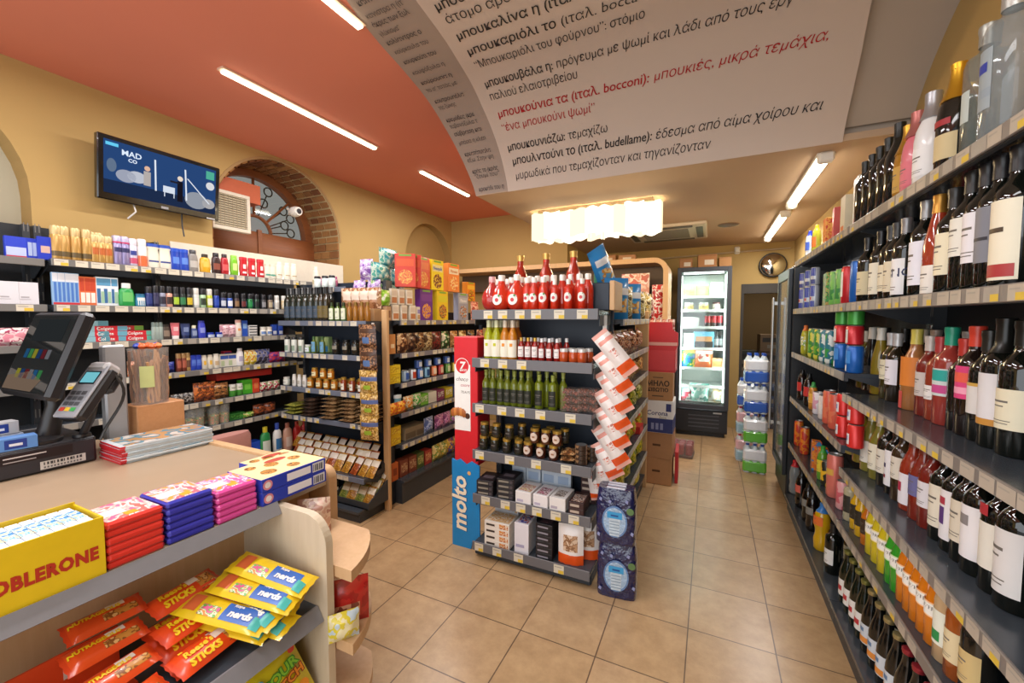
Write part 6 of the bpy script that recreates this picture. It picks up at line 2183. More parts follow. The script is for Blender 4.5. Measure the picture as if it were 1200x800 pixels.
z = G_T[2]
go = bottle('oil', '#6f7a16', '#8a9440', .1, '#23261a', (.10, .48), s=.98, capz=(.84, 1), name='olive_oil_bottle', half=1.1)
ee(go, (570, 578, 587, 595, 603, 611, 619), z, 'slim olive oil bottle with dark label', E3)
gl_ = bottle('spirit', '#7a861a', '#98a24a', .1, '#1f2218', (.10, .55), s=.70, capz=(.84, 1), name='olive_oil_bottle', half=.9)
ee(gl_, (632, 648), z, 'broad olive oil bottle with dark label', E3)
pts = [(xpx(px, GY + .11, z + .1), GY + .11, z + .001) for px in span(574, 660, 10)]
row(bottle('oil', '#8a9626', '#a4ac58', .1, None, (.1, .5), s=.98, capz=(.84, 1), name='olive_oil_bottle'), pts, 'rear olive oil bottle', E3)


@memo
def dates():
    b = MB()
    b.box(-.062, .062, 0, .09, 0, .045, film('#c9b0a0', .14), .008)
    p1 = b.mesh('clear_box')
    b = MB()
    rnd = random.Random(4)
    for k in range(26):
        x, y, zz = rnd.uniform(-.048, .048), rnd.uniform(.012, .078), rnd.uniform(.010, .034)
        b.lathe([(0, -.009), (.008, -.005), (.009, 0), (.008, .005), (0, .009)], mat(rnd.choice(('#5a2416', '#7a3420', '#8a4028')), .3), 7, 0, 0)
        b.v[-35:] = [(x + vx, y + vy, zz + vz) for vx, vy, vz in b.v[-35:]]
    p2 = b.mesh('dried_fruit')
    return Proto('dried_fruit_box', 'food box', [('clear_box', p1, None, []), ('dried_fruit', p2, None, [])])


for k in range(3):
    for j, px in enumerate((668, 688)):
        y = GY + .02 + .03 * j
        put(dates(), (xpx(px, y, z + .05 * k + .02), y, z + .001 + .0455 * k), f'clear dried fruit box, {("lowest", "middle", "topmost")[k]} of {("left", "right")[j]} pile, {E3}', .02 * k, group='clear dried fruit boxes')

z = G_T[3]
jd = jar('#2e2a18', '#c9a24a', .029, .088, '#231c16', .9, (.2, .6), name='preserve_jar', lidh=.17)
ee(jd, (567, 580, 594, 608), z, 'dark spread jar with gold lid, lower layer', E4)
ee(jd, (568, 582, 597), z, 'dark spread jar with gold lid, upper layer', E4, dz=.089)
jb = jar('#4a2212', '#c9a24a', .031, .088, '#d9c4b4', round_=True, lz=(.15, .75), name='preserve_jar', lidh=.17)
ee(jb, (619, 634, 649), z, 'brown honey jar with round label, lower layer', E4)
ee(jb, (627, 640, 653), z, 'brown honey jar with round label, upper layer', E4, dz=.089)
pts = [(xpx(px, GY + .12, z + .06), GY + .12, z + .001) for px in span(572, 655, 8)]
row(jd, pts, 'rear dark spread jar', E4)
pts = [(xpx(px, GY + .12, z + .15), GY + .12, z + .09) for px in span(612, 662, 4)]
row(jd, pts, 'rear upper dark spread jar', E4)
tp_ = pouch(.10, .12, .035, ('#5a3a22', '#8a5a32', '#c9a070', '#3a2416'), seed=61, scale=45, name='nut_bag')
for k in range(2):
    lie(tp_, (xpx(666, GY, z), GY + .01, z + .02 + .033 * k), f'brown nut bag {("under", "over")[k]} the other beside dark tins', .25, 0, group='nut bags on the fourth tier')
tn = can(('#6a4a32', '#8a6a4a', '#3a2a20'), .036, .028, name='round_tin', cat='tin')
for k in range(4):
    y = GY + .05
    put(tn, (xpx(681, y, z + .05), y, z + .001 + .0285 * k), f'flat round brown tin, {("lowest", "second", "third", "topmost")[k]} of its pile, {E4}', 0, group='flat round tins')
    if k < 3:
        y = GY + .13
        put(tn, (xpx(694, y, z + .05), y, z + .001 + .0285 * k), f'flat round tin, {("lowest", "middle", "topmost")[k]} of rear pile, {E4}', 0, group='flat round tins rear')

z = G_T[4]
bx = carton(.115, .16, .032, '#1d1a1e', ((.1, .7, .3, .7, '#8a8478'), (.75, .92, .2, .8, '#4a444a')), ((.12, .88, .15, .85, '#2a2428'), (.2, .8, .3, .6, '#6a6068')), name='biscuit_box')
for k in range(4):
    for j, px in enumerate((568, 592)):
        if k == 3 and j == 0:
            continue
        y = GY - .0 + .006 * j
        put(bx, (xpx(px, y, z + .03 * k), y, z + .001 + .0325 * k), f'black biscuit box, {("lowest", "second up", "third up", "topmost")[k]} of {("left", "right")[j]} pile, {E5}', .10 - .03 * j, group='black biscuit boxes on the fifth tier')
wb = carton(.105, .17, .075, '#e6e2e0', ((.1, .5, .15, .35, '#b8b0c4'),), ((.1, .9, .1, .7, ('#d9b870', '#e8e0d8', '#c98a70')),), name='biscuit_box')
wc = carton(.095, .17, .075, '#e6e2e2', ((.1, .5, .15, .35, '#b8b0c4'),), ((.15, .85, .1, .7, ('#c05a7a', '#e8e0e0', '#8a3a4a')),), name='biscuit_box')
wd = carton(.10, .17, .078, '#e4e0dc', ((.1, .5, .15, .35, '#b0a8b4'),), ((.2, .8, .15, .7, ('#5a4a42', '#e0d8d0', '#8a7a6a')),), name='biscuit_box')
ee(wb, (613,), z, 'white biscuit box with golden biscuits picture', E5, dy=.0)
ee(wc, (633,), z, 'white biscuit box with pink picture', E5, dy=.0)
ee(wd, (653,), z, 'white biscuit box with brown picture', E5, dy=.0)
up = carton(.10, .035, .145, '#cfdbe8', ((.15, .85, .5, .85, '#a8bcd6'), (.2, .8, .15, .35, '#dfe6ee')), name='biscuit_box')
ee(up, (608, 625, 643, 660), z, 'pale blue biscuit box standing upright', E5, dy=.215, zz=.1)
bd = carton(.088, .16, .036, '#3a2220', ((.1, .7, .3, .7, '#b8a898'),), ((.1, .9, .1, .75, ('#8a5a44', '#e0d4c8', '#4a2a22')),), name='biscuit_box')
for k in range(2):
    put(bd, (xpx(675, GY, z + .04), GY, z + .001 + .0365 * k), f'dark brown chocolate biscuit box, {("lower", "upper")[k]} one, {E5}', .03, group='dark brown biscuit boxes')
for k in range(5):
    y = GY + .175
    put(bd, (xpx(689, y, z + .1), y, z + .001 + .0365 * k), f'dark brown biscuit box, {_ORD[k]} up in rear pile, {E5}', .02, group='dark brown biscuit boxes rear')

z = GB
wy = carton(.175, .15, .040, '#e6dfd4', ((.08, .42, .3, .62, '#3a302c'), (.6, .95, .1, .85, ('#d98a3a', '#e8d8c0', '#c06a2a'))), ((.05, .95, .1, .9, ('#e8c890', '#d99a4a', '#eee0c8')),), name='biscuit_box')
for k in range(4):
    put(wy, (xpx(582, GY, z + .06), GY - .0, z + .001 + .0405 * k), f'white and orange biscuit box, {("lowest", "second up", "third up", "topmost")[k]} of pile, {E6}', .02, group='white and orange biscuit boxes')
wu = carton(.175, .12, .04, '#dfe2e8', ((.08, .42, .3, .62, '#3a4a7a'), (.6, .95, .1, .85, ('#d9a85a', '#b8c8e0'))), name='biscuit_box')
for k in range(6):
    put(wu, (xpx(594, GY + .17, z + .2), GY + .165, z + .001 + .0405 * k), f'pale blue biscuit box, {_ORD[k]} up in pile behind, {E6}', .0, group='pale blue biscuit boxes behind')
wt = carton(.095, .14, .19, '#e2e0e6', ((.1, .7, .2, .3, '#a8a4c0'),), ((.15, .85, .1, .9, ('#b8384a', '#e8e0e0', '#5a5ab0')),), name='biscuit_box')
ee(wt, (611,), z, 'tall white biscuit box with red picture on top', E6, dy=.005)
kb = carton(.105, .13, .036, '#1c1a1e', ((.1, .75, .3, .6, '#8a8690'),), ((.15, .85, .15, .8, ('#2a262c', '#6a4a52', '#3a343a')),), name='biscuit_box')
for k in range(6):
    put(kb, (xpx(637, GY, z + .1), GY + .005, z + .001 + .0365 * k), f'black biscuit box, {_ORD[k]} up in the single pile, {E6}', .03 - .012 * k, group='black biscuit boxes on the bottom tier')
wo = pouch(.15, .235, .045, '#ece6e2', art=('#b8906c', '#8a6040', '#d9c0a6'), artz=(.34, .72), artw=.55, bottom='#e2541a', bz=.26, gusset=True, seed=62, scale=40, name='rusk_bag')
ee(wo, (669,), z, 'standing white and orange rusk bag', E6, dy=.045, rot=.1)
ee(wo, (688,), z, 'second white and orange rusk bag behind', E6, dy=.14, rot=.3)

# hanging strip of rusk bags on the right corner
st = root('clip_strip', 'clip strip for rusk bags on the right corner of the promotional shelf', 'clip strip', (GX1 + .035, GY + .13, .45))
b = MB()
b.box(-.012, .012, .0, .004, 0, 1.12, mat('#d6d2ca', .3))
part('strip', b, st)
b = MB()
for k in range(9):
    b.tube([(0, .0, .10 + k * .085), (0, -.02, .095 + k * .085), (0, -.03, .105 + k * .085)], .003, M_METAL, 5)
part('hooks', b, st)
rb = pouch(.098, .29, .06, '#ebe2dd', art=('#d98a7a', '#e6d4cc', '#b06a5a'), artz=(.42, .62), artw=.35, bottom='#e8561c', bz=.28, seed=63, scale=30, name='rusk_bag', sealc='#e6a898', band='#e0988a', bandz=(.74, .84))
TOPS = [(-.566, 1.47), (-.56, 1.358), (-.549, 1.251), (-.557, 1.142), (-.561, 1.039), (-.574, .928), (-.578, .827), (-.587, .736), (-.601, .647)]
TIPS = [(-.383, 1.251), (-.40, 1.14), (-.407, 1.029), (-.415, .922), (-.423, .819), (-.421, .712), (-.463, .636), (-.53, .544), (-.569, .476)]
for k, ((xt, zt), (xb, zb)) in enumerate(zip(TOPS, TIPS)):
    o = put(rb, (0, 0, 0), f'white and orange rusk bag, {_ORD[k]} from top of the hanging strip', 0, group='rusk bags on the hanging strip')
    v = Vector((xt - xb, .03, zt - zb))
    o.matrix_world = Matrix.Translation((xb, GY + .055 + .010 * k, zb)) @ Matrix.Rotation(R(10), 4, 'Z') @ Matrix.Rotation(math.atan2(v.x, v.z), 4, 'Y') @ Matrix.Rotation(R(-6), 4, 'X')
    o.scale = (1, 1, v.length / .29)

# two stacked shrink-wrapped water packs on the floor


@memo
def wrapped_six():
    W, D, h = .215, .145, .305
    b = MB()
    rnd = random.Random(9)
    NX, NZ, ND = 14, 16, 10
    cols, mA = {}, None
    mw = mat('#191d4a', .16, coat=.7, vary=.35, scale=34, bump=1.0)
    ring = []
    # rounded rectangle rings with pinches between bottles
    for j in range(NZ + 1):
        t = j / NZ
        zz = h * t
        sh = 1 - .30 * max(0, (t - .62) / .38) ** 1.6 - .06 * max(0, (.08 - t) / .08)
        for i in range(40):
            a = 2 * PI * i / 40
            ca, sa = math.cos(a), math.sin(a)
            e = .42
            x = (W / 2) * math.copysign(abs(ca) ** e, ca)
            y = (D / 2) * math.copysign(abs(sa) ** e, sa)
            pin = 1 - .035 * abs(math.sin(3 * PI * (x / W + .5))) ** 3 if abs(sa) > .5 else 1
            wv = 1 + rnd.uniform(-.012, .012)
            ring.append((x * wv * (1 - (1 - sh) * .35), y * sh * pin * wv + D / 2, zz))
    n = 40
    fc = [(j * n + i, j * n + (i + 1) % n, (j + 1) * n + (i + 1) % n, (j + 1) * n + i) for j in range(NZ) for i in range(n)]
    fc += [tuple(range(n - 1, -1, -1)), tuple(NZ * n + i for i in range(n))]
    b.add(ring, fc, mw, True)
    parts = [('shrink_wrap', b.mesh('shrink_wrap'), None, [])]
    b = MB()
    b.disc(0, h * .44, .068, -.006, mat('#5d82b4', .15, coat=.7, vary=.4, scale=40, bump=.8), 24, 1.3)
    b.disc(0, h * .44, .060, -.0068, mat('#9db9d4', .15, coat=.7, vary=.35, scale=60, bump=.9), 24, 1.3)
    b.add([(-.026, -.0076, h * .18), (.026, -.0076, h * .18), (.030, -.0076, h * .5), (.022, -.0076, h * .62), (-.022, -.0076, h * .62), (-.030, -.0076, h * .5)], [(0, 1, 2, 3, 4, 5)], mat('#c3d3de', .2, vary=.3, scale=70))
    b.front(-.040, .040, h * .50, h * .62, -.0084, mat('#3a9ad0', .3))
    for i in range(5):
        b.front(-.026, .026, h * (.22 + .055 * i), h * (.235 + .055 * i), -.0084, mat('#7a93a8', .3))
    b.front(-.02, .02, h * .54, h * .57, -.009, mat('#1f4a8a', .3))
    b.disc(W * .38, h * .66, .02, -.002, mat('#5a7a4a', .4), 10)
    for (x, z) in ((-.08, .86), (-.03, .83), (.06, .87), (-.09, .2), (.09, .3)):
        b.add([(x, -.003, h * z), (x + .012, -.003, h * (z - .02)), (x + .008, -.003, h * (z - .08)), (x - .006, -.003, h * (z - .05))], [(0, 1, 2, 3)], mat('#8a93c0', .2, coat=.5))
    parts.append(('printed_window', b.mesh('printed_window'), 'printed oval picture of a bottle', []))
    b = MB()
    for y in (.035, .075, .11):
        b.box(-.05, .05, y - .008, y + .008, h * .985, h + .006, mat('#c9ccd8', .3), .002)
    parts.append(('carry_handle', b.mesh('carry_handle'), 'white carry strips', []))
    return Proto('water_pack', 'water pack', parts)


for k, lb in enumerate(('dark blue shrink-wrapped water pack on the floor, lower one', 'dark blue shrink-wrapped water pack stacked on the other')):
    put(wrapped_six(), (-.437 - .012 * k, 2.235, .001 + .304 * k), lb, R(6 - 3 * k), group='dark blue water packs', sc_=(1.0, 1.0, 1.0))

# ------------------------------------------------------------------ snack run


def ss(p, pxs, z, desc, where, dx=.06, zz=.08, dz=0.0, group=None, jit=.1, rot=0.0):
    pts = [(SX - dx, ypx(px, SX - dx, z + zz + dz), z + .001 + dz) for px in pxs]
    return row(p, pts, desc, where, QL + rot, group, jit)


S1 = 'top of the snack run'
z = S_T[0]
chips = pouch(.17, .27, .09, '#2a86c8', art=('#e8c88a', '#c88a3a', '#5aa8dc'), artz=(.15, .5), artw=.8, seed=71, scale=25, name='crisps_bag', band='#e6e8ea', bandz=(.6, .75))
dog = pouch(.18, .24, .10, ('#c8b060', '#8a7a3a', '#e0d0a0', '#5a4a2a'), seed=72, scale=22, name='pet_snack_bag')
ss(chips, (722, 738), z, 'blue crisps bag', S1, dx=.06, rot=-1.0)
put(chips, (SX - .12, 2.78, z + .225), 'blue crisps bag leaning out above the end box', QL - .5, group=None, ry=R(-30))
ss(dog, (730, 746, 754), z, 'tan and green pet snack bag', S1, dx=.08, rot=-.7)
tc = can(('#2a9a9a',), .04, .22, [(.1, .5, '#1a6a7a', 1.0)], name='crisps_tube', cat='crisps tube')
pts = [(SX - .2, ypx(712, SX - .2, z + .2), z + .15)]
row(tc, pts, 'teal crisps tube standing tall', 'behind the blue crisps bags', QL)
row(can(('#2f8a6a',), .036, .20, [(.1, .5, '#1a5a4a', 1.0)], name='crisps_tube', cat='crisps tube'), [(SX - .2, ypx(702, SX - .2, z + .2), z + .15)], 'green crisps tube standing tall', 'behind the blue crisps bags', QL)
b = MB()
b.box(-.5, .5, -.06, .06, 0, .148, mat('#8a6a48', .7), .003)
single('cardboard_riser', b, 'plain cardboard box under the crisps tubes on top of the snack run', 'carton', (SX - .24, 3.24, z + .001), QL)
ss(pouch(.14, .26, .10, ('#b03a34', '#e0c8b8', '#7a2a22'), seed=73, scale=20, name='pet_snack_bag'), (759,), z, 'red and white pet snack bag', S1)
fl_ = [(1, 'second', ('#8a3a2a', '#d9b090', '#5a2a1e', '#c9885a')), (2, 'third', ('#b0742a', '#e0b870', '#7a4a1e')), (3, 'fourth', ('#8a8a2a', '#c8c04a', '#5a6a1e', '#d9d08a')), (4, 'fifth', ('#b8a82a', '#d9c83a', '#8a7a1e', '#e0602a')), (5, 'sixth', ('#a8a020', '#d8c82a', '#6a7a22'))]
for i, nm, cs in fl_:
    z = S_T[i]
    for j, px in enumerate(span(716, 754, 6)):
        ss(pouch(.17, .17, .08, cs if j % 2 == 0 else cs[::-1], seed=80 + i, scale=22, name='snack_bag'), (px,), z, f'{("brown", "amber", "olive", "yellow", "mustard")[i - 1]} snack bag {("first", "second", "third", "fourth", "fifth", "sixth")[j]} from camera', f'{nm} shelf of snack run', group=f'snack bags on the {nm} shelf')
z = .13
ss(pouch(.17, .18, .08, ('#c8b82a', '#e0d04a', '#8a8a22'), seed=90, scale=22, name='snack_bag'), (722, 733, 743), z, 'yellow snack bag', 'bottom of snack run')
ss(carton(.16, .1, .06, '#c02a24', ((.1, .9, .2, .8, '#d94a3a'),), name='snack_box'), (752,), S_T[4], 'flat red box', 'jutting from fifth snack shelf', dx=.0, jit=.02)

# ------------------------------------------------------------------ carton stack, red display, cans
CB = '#b4855a'
ct = [(.003, .246, .272, CB), (.250, .243, .272, '#b0825a')]
for k, (zz, h, w, hc) in enumerate(ct):
    b = MB()
    b.box(-w / 2, w / 2, 0, .30, 0, h, mat(hc, .75, vary=.08), .003)
    b.front(-.035, .035, h * .48, h * .56, -.0008, mat('#5a3a22', .8))
    b.top(-w / 2, w / 2, .14, .16, h + .0008, mat('#c9a070', .5))
    single('carton', b, ('plain brown carton with hand hole at the bottom of the stack', 'plain brown carton with hand hole second up in stack')[k], 'carton', (-.428, 4.0, zz), R(1 - 2 * k))
b = MB()
w, h = .28, .30
b.box(-w / 2, w / 2, 0, .30, 0, h, mat('#e6e4e2', .5, vary=.03), .003)
b.front(-w / 2 + .001, w / 2 - .001, .003, h * .45, -.0008, mat('#27306e', .5))
b.text('Corona', .06, front_m(0, -.0012, h * .55), mat('#27306e', .5, vary=0), .0008, .1)
b.text('Extra', .028, front_m(.05, -.0012, h * .46), mat('#8a7a3a', .5, vary=0), 0, .2)
b.front(w * .28, w * .44, h * .68, h * .92, -.0012, mat('#27306e', .5))
for i in range(3):
    b.front(-.05 + i * .04, -.025 + i * .04, h * .1, h * .3, -.0012, mat('#8a90b8', .5))
b.box(w / 2, w / 2 + .001, .0, .3, .003, h * .45, mat('#27306e', .5))
single('beer_carton', b, 'white and navy beer carton on the brown cartons', 'carton', (-.428, 3.99, .4945), R(0))
b = MB()
w, h = .262, .262
b.box(-w / 2, w / 2, 0, .28, 0, h, mat('#b08256', .75, vary=.08), .003)
b.text('ΜΗΛΟ', .066, front_m(0, -.0012, h * .52), mat('#3a2a1e', .6, vary=0), .0022)
b.text('ΚΙΒΩΤΙΟ', .046, front_m(0, -.0012, h * .32), mat('#3a2a1e', .6, vary=0), .0016)
b.front(-.05, .05, h * .14, h * .18, -.001, mat('#5a4430', .6))
b.front(-.045, .045, h * .80, h * .83, -.001, mat('#5a4430', .6))
single('carton', b, 'brown carton with dark lettering on the beer carton', 'carton', (-.425, 3.99, .7965), R(2))
rs = root('counter_display', 'red cardboard counter display holding packets on the carton stack', 'display stand', (-.405, 4.0, 1.06))
M_RD = mat('#c8242c', .45)
b = MB()
b.prism([(-.125, 0), (.125, 0), (.125, .20), (.145, .25), (.145, .36), (.10, .39), (.09, .46), (-.10, .46), (-.125, .43)], 0, .012, 'y', M_RD)
b.box(-.125, .125, .012, .24, 0, .36, mat('#b8202a', .5), .003)
part('carton', b, rs)
b = MB()
b.front(-.12, .14, .245, .275, -.001, mat('#e0a8a0', .5))
b.front(-.12, .12, .02, .20, -.001, mat('#d23a40', .45))
part('front_print', b, rs)
pk = pouch(.06, .12, .03, ('#e0d4cc', '#c89a8a', '#a04a44'), seed=95, scale=40, name='sweets_packet')
row(pk, [(-.49 + .055 * i, 4.075, 1.425) for i in range(4)], 'small pale packet in the red display', 'on carton stack', .1)
cp = root('can_multipack', 'dark red shrink-wrapped can multipack on the floor near the fridge', 'can pack', (-.305, 4.90, .001), R(-3))
cp.scale = (1.2, 1.2, 1.25)
b = MB()
for i in range(4):
    for j in range(3):
        b.lathe([(0, .003), (.026, 0), (.032, .008), (.032, .112), (.026, .12), (0, .118)], mat('#8a1a22', .3, .3), 10, -.10 + i * .066, .035 + j * .066)
part('cans', b, cp)
b = MB()
b.box(-.135, .135, -.003, .205, .0, .028, mat('#6a5a54', .5), .004)
part('tray', b, cp)
b = MB()
b.box(-.136, .136, -.004, .206, .024, .126, film('#d8d4d2', .18, .1), .012)
part('film', b, cp)
b = MB()
b.box(0, .028, 0, .30, 0, .30, mat('#c0242a', .5), .003)
single('folded_display', b, 'narrow red folded display leaning beside the brown cartons', 'display stand', (-.272, 4.10, .001), R(2))

# ------------------------------------------------------------------ upright fridge
FX0, FX1, FY = -.405, .232, 5.86
FW, FH, FD = FX1 - FX0, 2.215, .66
fr = root('glass_door_fridge', 'tall dark glass door fridge with lit shelves at the back', 'fridge', (FX0, FY, 0), R(4))
M_FR = mat('#3a3e46', .4)
M_FRD = mat('#23262c', .4)
M_LIN = mat('#e6ece8', .4)
b = MB()
b.box(0, FW, .06, FD, .05, .36, M_FR, .006)
b.box(0, .03, .06, FD, .36, FH, M_FR)
b.box(FW - .03, FW, .06, FD, .36, FH, M_FR)
b.box(.03, FW - .03, .06, FD, FH - .05, FH, M_FR)
b.box(.03, FW - .03, FD - .03, FD, .36, FH - .05, M_LIN)
b.box(.03, .036, .07, FD - .03, .36, FH - .05, M_LIN)
b.box(FW - .036, FW - .03, .07, FD - .03, .36, FH - .05, M_LIN)
b.box(.03, FW - .03, .07, FD - .03, .36, .37, M_LIN)
b.box(.03, FW - .03, .08, FD - .08, 0, .05, M_BLACK)
part('case', b, fr)
b = MB()
b.box(.01, FW - .01, .045, .059, .06, .345, M_FRD, .004)
for i in range(4):
    b.box(.17, FW - .1, .041, .0445, .12 + .05 * i, .135 + .05 * i, mat('#4a4e56', .4))
b.box(FW - .17, FW - .07, .042, .0445, .31, .33, M_SILVER)
part('kick_panel', b, fr)
dr = None
b = MB()
for (x0, x1, z0, z1) in ((0, .05, .37, FH), (FW - .05, FW, .37, FH), (.05, FW - .05, .37, .43), (.05, FW - .05, FH - .06, FH)):
    b.box(x0, x1, .0, .055, z0, z1, M_FR, .003)
dr = part('door', b, fr)
b = MB()
b.box(.05, FW - .05, .022, .028, .43, FH - .06, glass_pane('#f2f8f6', .12))
part('glass', b, dr)
b = MB()
b.box(.012, .03, -.03, -.012, 1.0, 1.5, M_FRD, .005)
b.box(.014, .028, -.014, 0, 1.02, 1.05, M_FRD)
b.box(.014, .028, -.014, 0, 1.45, 1.48, M_FRD)
part('handle', b, dr)
FSH = (.62, .84, 1.10, 1.36, 1.60, 1.80)
for zz in FSH[0:0] + (.66, .90, 1.16, 1.44, 1.66, 1.84):
    b = MB()
    b.box(.037, FW - .037, .09, FD - .04, zz - .008, zz, mat('#d9dedc', .3))
    b.box(.037, FW - .037, .086, .092, zz - .02, zz + .012, mat('#eef0ee', .4))
    part('shelf', b, fr)
b = MB()
b.box(.055, .07, .062, .075, .46, FH - .1, glow('#f4fbf6', 4.0))
b.box(FW - .07, FW - .055, .062, .075, .46, FH - .1, glow('#f4fbf6', 4.0))
b.box(.08, FW - .08, .10, .14, FH - .075, FH - .055, glow('#f4fbf6', 6.0))
part('lamp', b, fr)
area('fridge_lamp', (FX0 + FW / 2, FY + .12, FH - .08), (0, 0, R(4)), FW - .15, .08, 7, (.95, 1, .97))
for sx_ in (.075, FW - .075):
    l = area('fridge_lamp', (FX0 + sx_, FY + .09, 1.25), (0, R(90) if sx_ > .3 else R(-90), R(4)), 1.5, .05, 5, (.95, 1, .97))


def fg(p, x, y, zz, lb, rz=0.0, group=None):
    a = R(4)
    return put(p, (FX0 + x * math.cos(a) - y * math.sin(a), FY + x * math.sin(a) + y * math.cos(a), zz + .001), lb, rz + a, (1.12, 1, 1.3), group=group)


sal = carton(.16, .12, .12, '#9ac06a', ((.1, .9, .1, .6, ('#7aa03a', '#d9c86a', '#5a8a2a')),), name='salad_box', c=.006)
F_ = 'fridge'
fg(sal, .14, .14, 1.84, 'green salad box on the top fridge shelf, left')
fg(carton(.14, .12, .12, '#7a9a5a', ((.1, .9, .1, .6, ('#6a8a4a', '#a8a06a', '#8a9a7a')),), name='salad_box', c=.006), .31, .16, 1.84, 'dull green salad box in the middle of top fridge shelf')
fg(carton(.13, .10, .14, '#e2d8d0', ((.1, .9, .05, .5, ('#d9a08a', '#e6d8ce', '#c06a5a')),), name='salad_box', c=.006), .48, .14, 1.84, 'pinkish food box at right of top fridge shelf')
bowl = jar('#d9cfa0', '#e6e8e2', .055, .08, '#d9b83a', 1.0, (.2, .6), lidh=.15, metal=0, name='food_tub')
fg(bowl, .15, .17, 1.66, 'yellow salad tub on the second fridge shelf, left')
fg(bowl, .33, .17, 1.66, 'yellow salad tub on the second fridge shelf, middle')
fg(jar('#cfc8c0', '#6a3a3a', .045, .08, '#e0d8d4', 1.0, (.2, .6), lidh=.15, metal=0, name='food_tub'), .48, .17, 1.66, 'pale tub with dark lid on the second fridge shelf')
fg(carton(.20, .14, .10, '#dfe4de', ((.05, .95, .1, .5, '#c2ccc4'),), name='food_box', c=.01), .17, .14, 1.44, 'white food box on the third fridge shelf')
for k in range(3):
    fg(can(('#a82a34',), .033, .115, [(.0, .4, '#2a2a2e', 1.4)]), .38 + .07 * k, .14, 1.44, f'red and black can, {("left", "middle", "right")[k]} of three on third fridge shelf', 0, 'cans in the fridge')
fg(carton(.12, .12, .15, '#e0e4e2', ((.1, .9, .3, .7, '#b8c4c0'),), name='food_box', c=.006), .16, .14, 1.16, 'white milk box on the fourth fridge shelf')
fg(carton(.22, .10, .17, '#6ab0d0', ((.05, .95, .0, .4, '#2a2c30'), (.1, .9, .4, .7, '#c08a5a')), name='food_box', c=.006), .34, .14, 1.16, 'blue and black food box on the fourth fridge shelf')
for k in range(2):
    fg(bottle('small', '#3a3f42', '#2a2a2a', .1, '#8a9094', (.2, .6), s=1.1, name='drink_bottle'), .49 + .055 * k, .15, 1.16, f'dark little bottle, {("left", "right")[k]} one on fourth fridge shelf', 0, 'dark bottles in the fridge')
fg(pouch(.17, .18, .08, ('#2a7ab8', '#3a9a5a', '#e8c83a'), seed=96, scale=14, name='cheese_bag'), .155, .16, .90, 'blue green and yellow bag on the fifth fridge shelf')
fg(pouch(.20, .19, .09, '#d86a2a', art=('#e8e0d6', '#c84a22'), artz=(.3, .8), seed=97, scale=18, name='cheese_bag', band='#efece6', bandz=(.72, .9)), .34, .16, .90, 'orange and white bag on the fifth fridge shelf')
fg(carton(.12, .12, .10, '#e0b888', ((.1, .9, .2, .7, '#d09a60'),), name='food_box', c=.004), .51, .14, .90, 'tan box on the fifth fridge shelf')
fg(pouch(.14, .15, .08, ('#c8485a', '#e6dcdc', '#8ab0a8'), seed=98, scale=16, name='cheese_bag'), .145, .16, .44, 'pink bag at the bottom of the fridge, left')
fg(pouch(.22, .19, .10, ('#8ac0b4', '#dfe8e4', '#5a9a90'), seed=99, scale=14, name='cheese_bag'), .30, .16, .44, 'pale teal bag at the bottom of the fridge')
fg(pouch(.16, .14, .10, ('#e6e2d8', '#d0b890', '#b8c4bc'), seed=100, scale=14, name='cheese_bag'), .50, .16, .44, 'cream bag at the bottom of the fridge, right')
for i, (px, w, lb) in enumerate(((804, .16, 'brown carton with white label on the fridge, left'), (829, .22, 'larger brown carton with white label on the fridge, middle'), (850, .14, 'plain brown carton on the fridge, right'))):
    h = (.13, .165, .12)[i]
    put(carton(w, .22, h, ('#a06a34', '#a87038', '#a8763e')[i], ((.35, .85, .2, .6, '#d9cbb8'), (0, 1, .88, .93, '#8a5a2c')) if i < 2 else ((0, 1, .88, .93, '#8a5a2c'),), name='carton', c=.003),
        (xpx(px, FY + .1, 2.3), FY + .10, FH + .001), lb, R(4), group='cartons on the fridge')
# ------------------------------------------------------------------ counter with sweets display
KX0, KX1, KY0, KY1, KZ = -2.97, -1.47, -0.9, 1.26, 0.90
DXF, DYE = -1.395, 0.945
M_CT = mat('#a69076', .35, vary=.05, scale=8)
M_PALE = wood('#d6c7ae', '#bfae92', 4, (1, 1, 10))
M_TAN = wood('#d8b48a', '#c39a6c', 4, (1, 1, 10))
ct = root('shop_counter', 'wooden shop counter with sweets shelves and rounded end shelves', 'counter', (0, 0, 0))
b = MB()
b.box(KX0, KX1 - .09, KY0, KY1 - .04, KZ - .04, KZ, M_CT, .004)
part('countertop', b, ct)
b = MB()
b.box(KX0 + .02, -1.62, KY0, KY1 - .05, 0.0, KZ - .04, M_TAN)
part('carcass', b, ct)


def rounded_panel(b, x0, x1, z0, z1, r, y0, y1, m):
    pol = [(x0, z0), (x1, z0)] + [(x1 - r + r * math.cos(R(a)), z1 - r + r * math.sin(R(a))) for a in range(0, 91, 10)] + [(x0, z1)]
    b.prism(pol, y0, y1, 'y', m)


b = MB()
rounded_panel(b, KX0, -1.455, 0, .91, .05, KY1 - .04, KY1, M_TAN)
part('end_panel', b, ct)
b = MB()
rounded_panel(b, -1.62, -1.15, 0, .878, .10, DYE, DYE + .028, M_PALE)
part('display_end_panel', b, ct, 'pale wooden end panel with rounded corner')
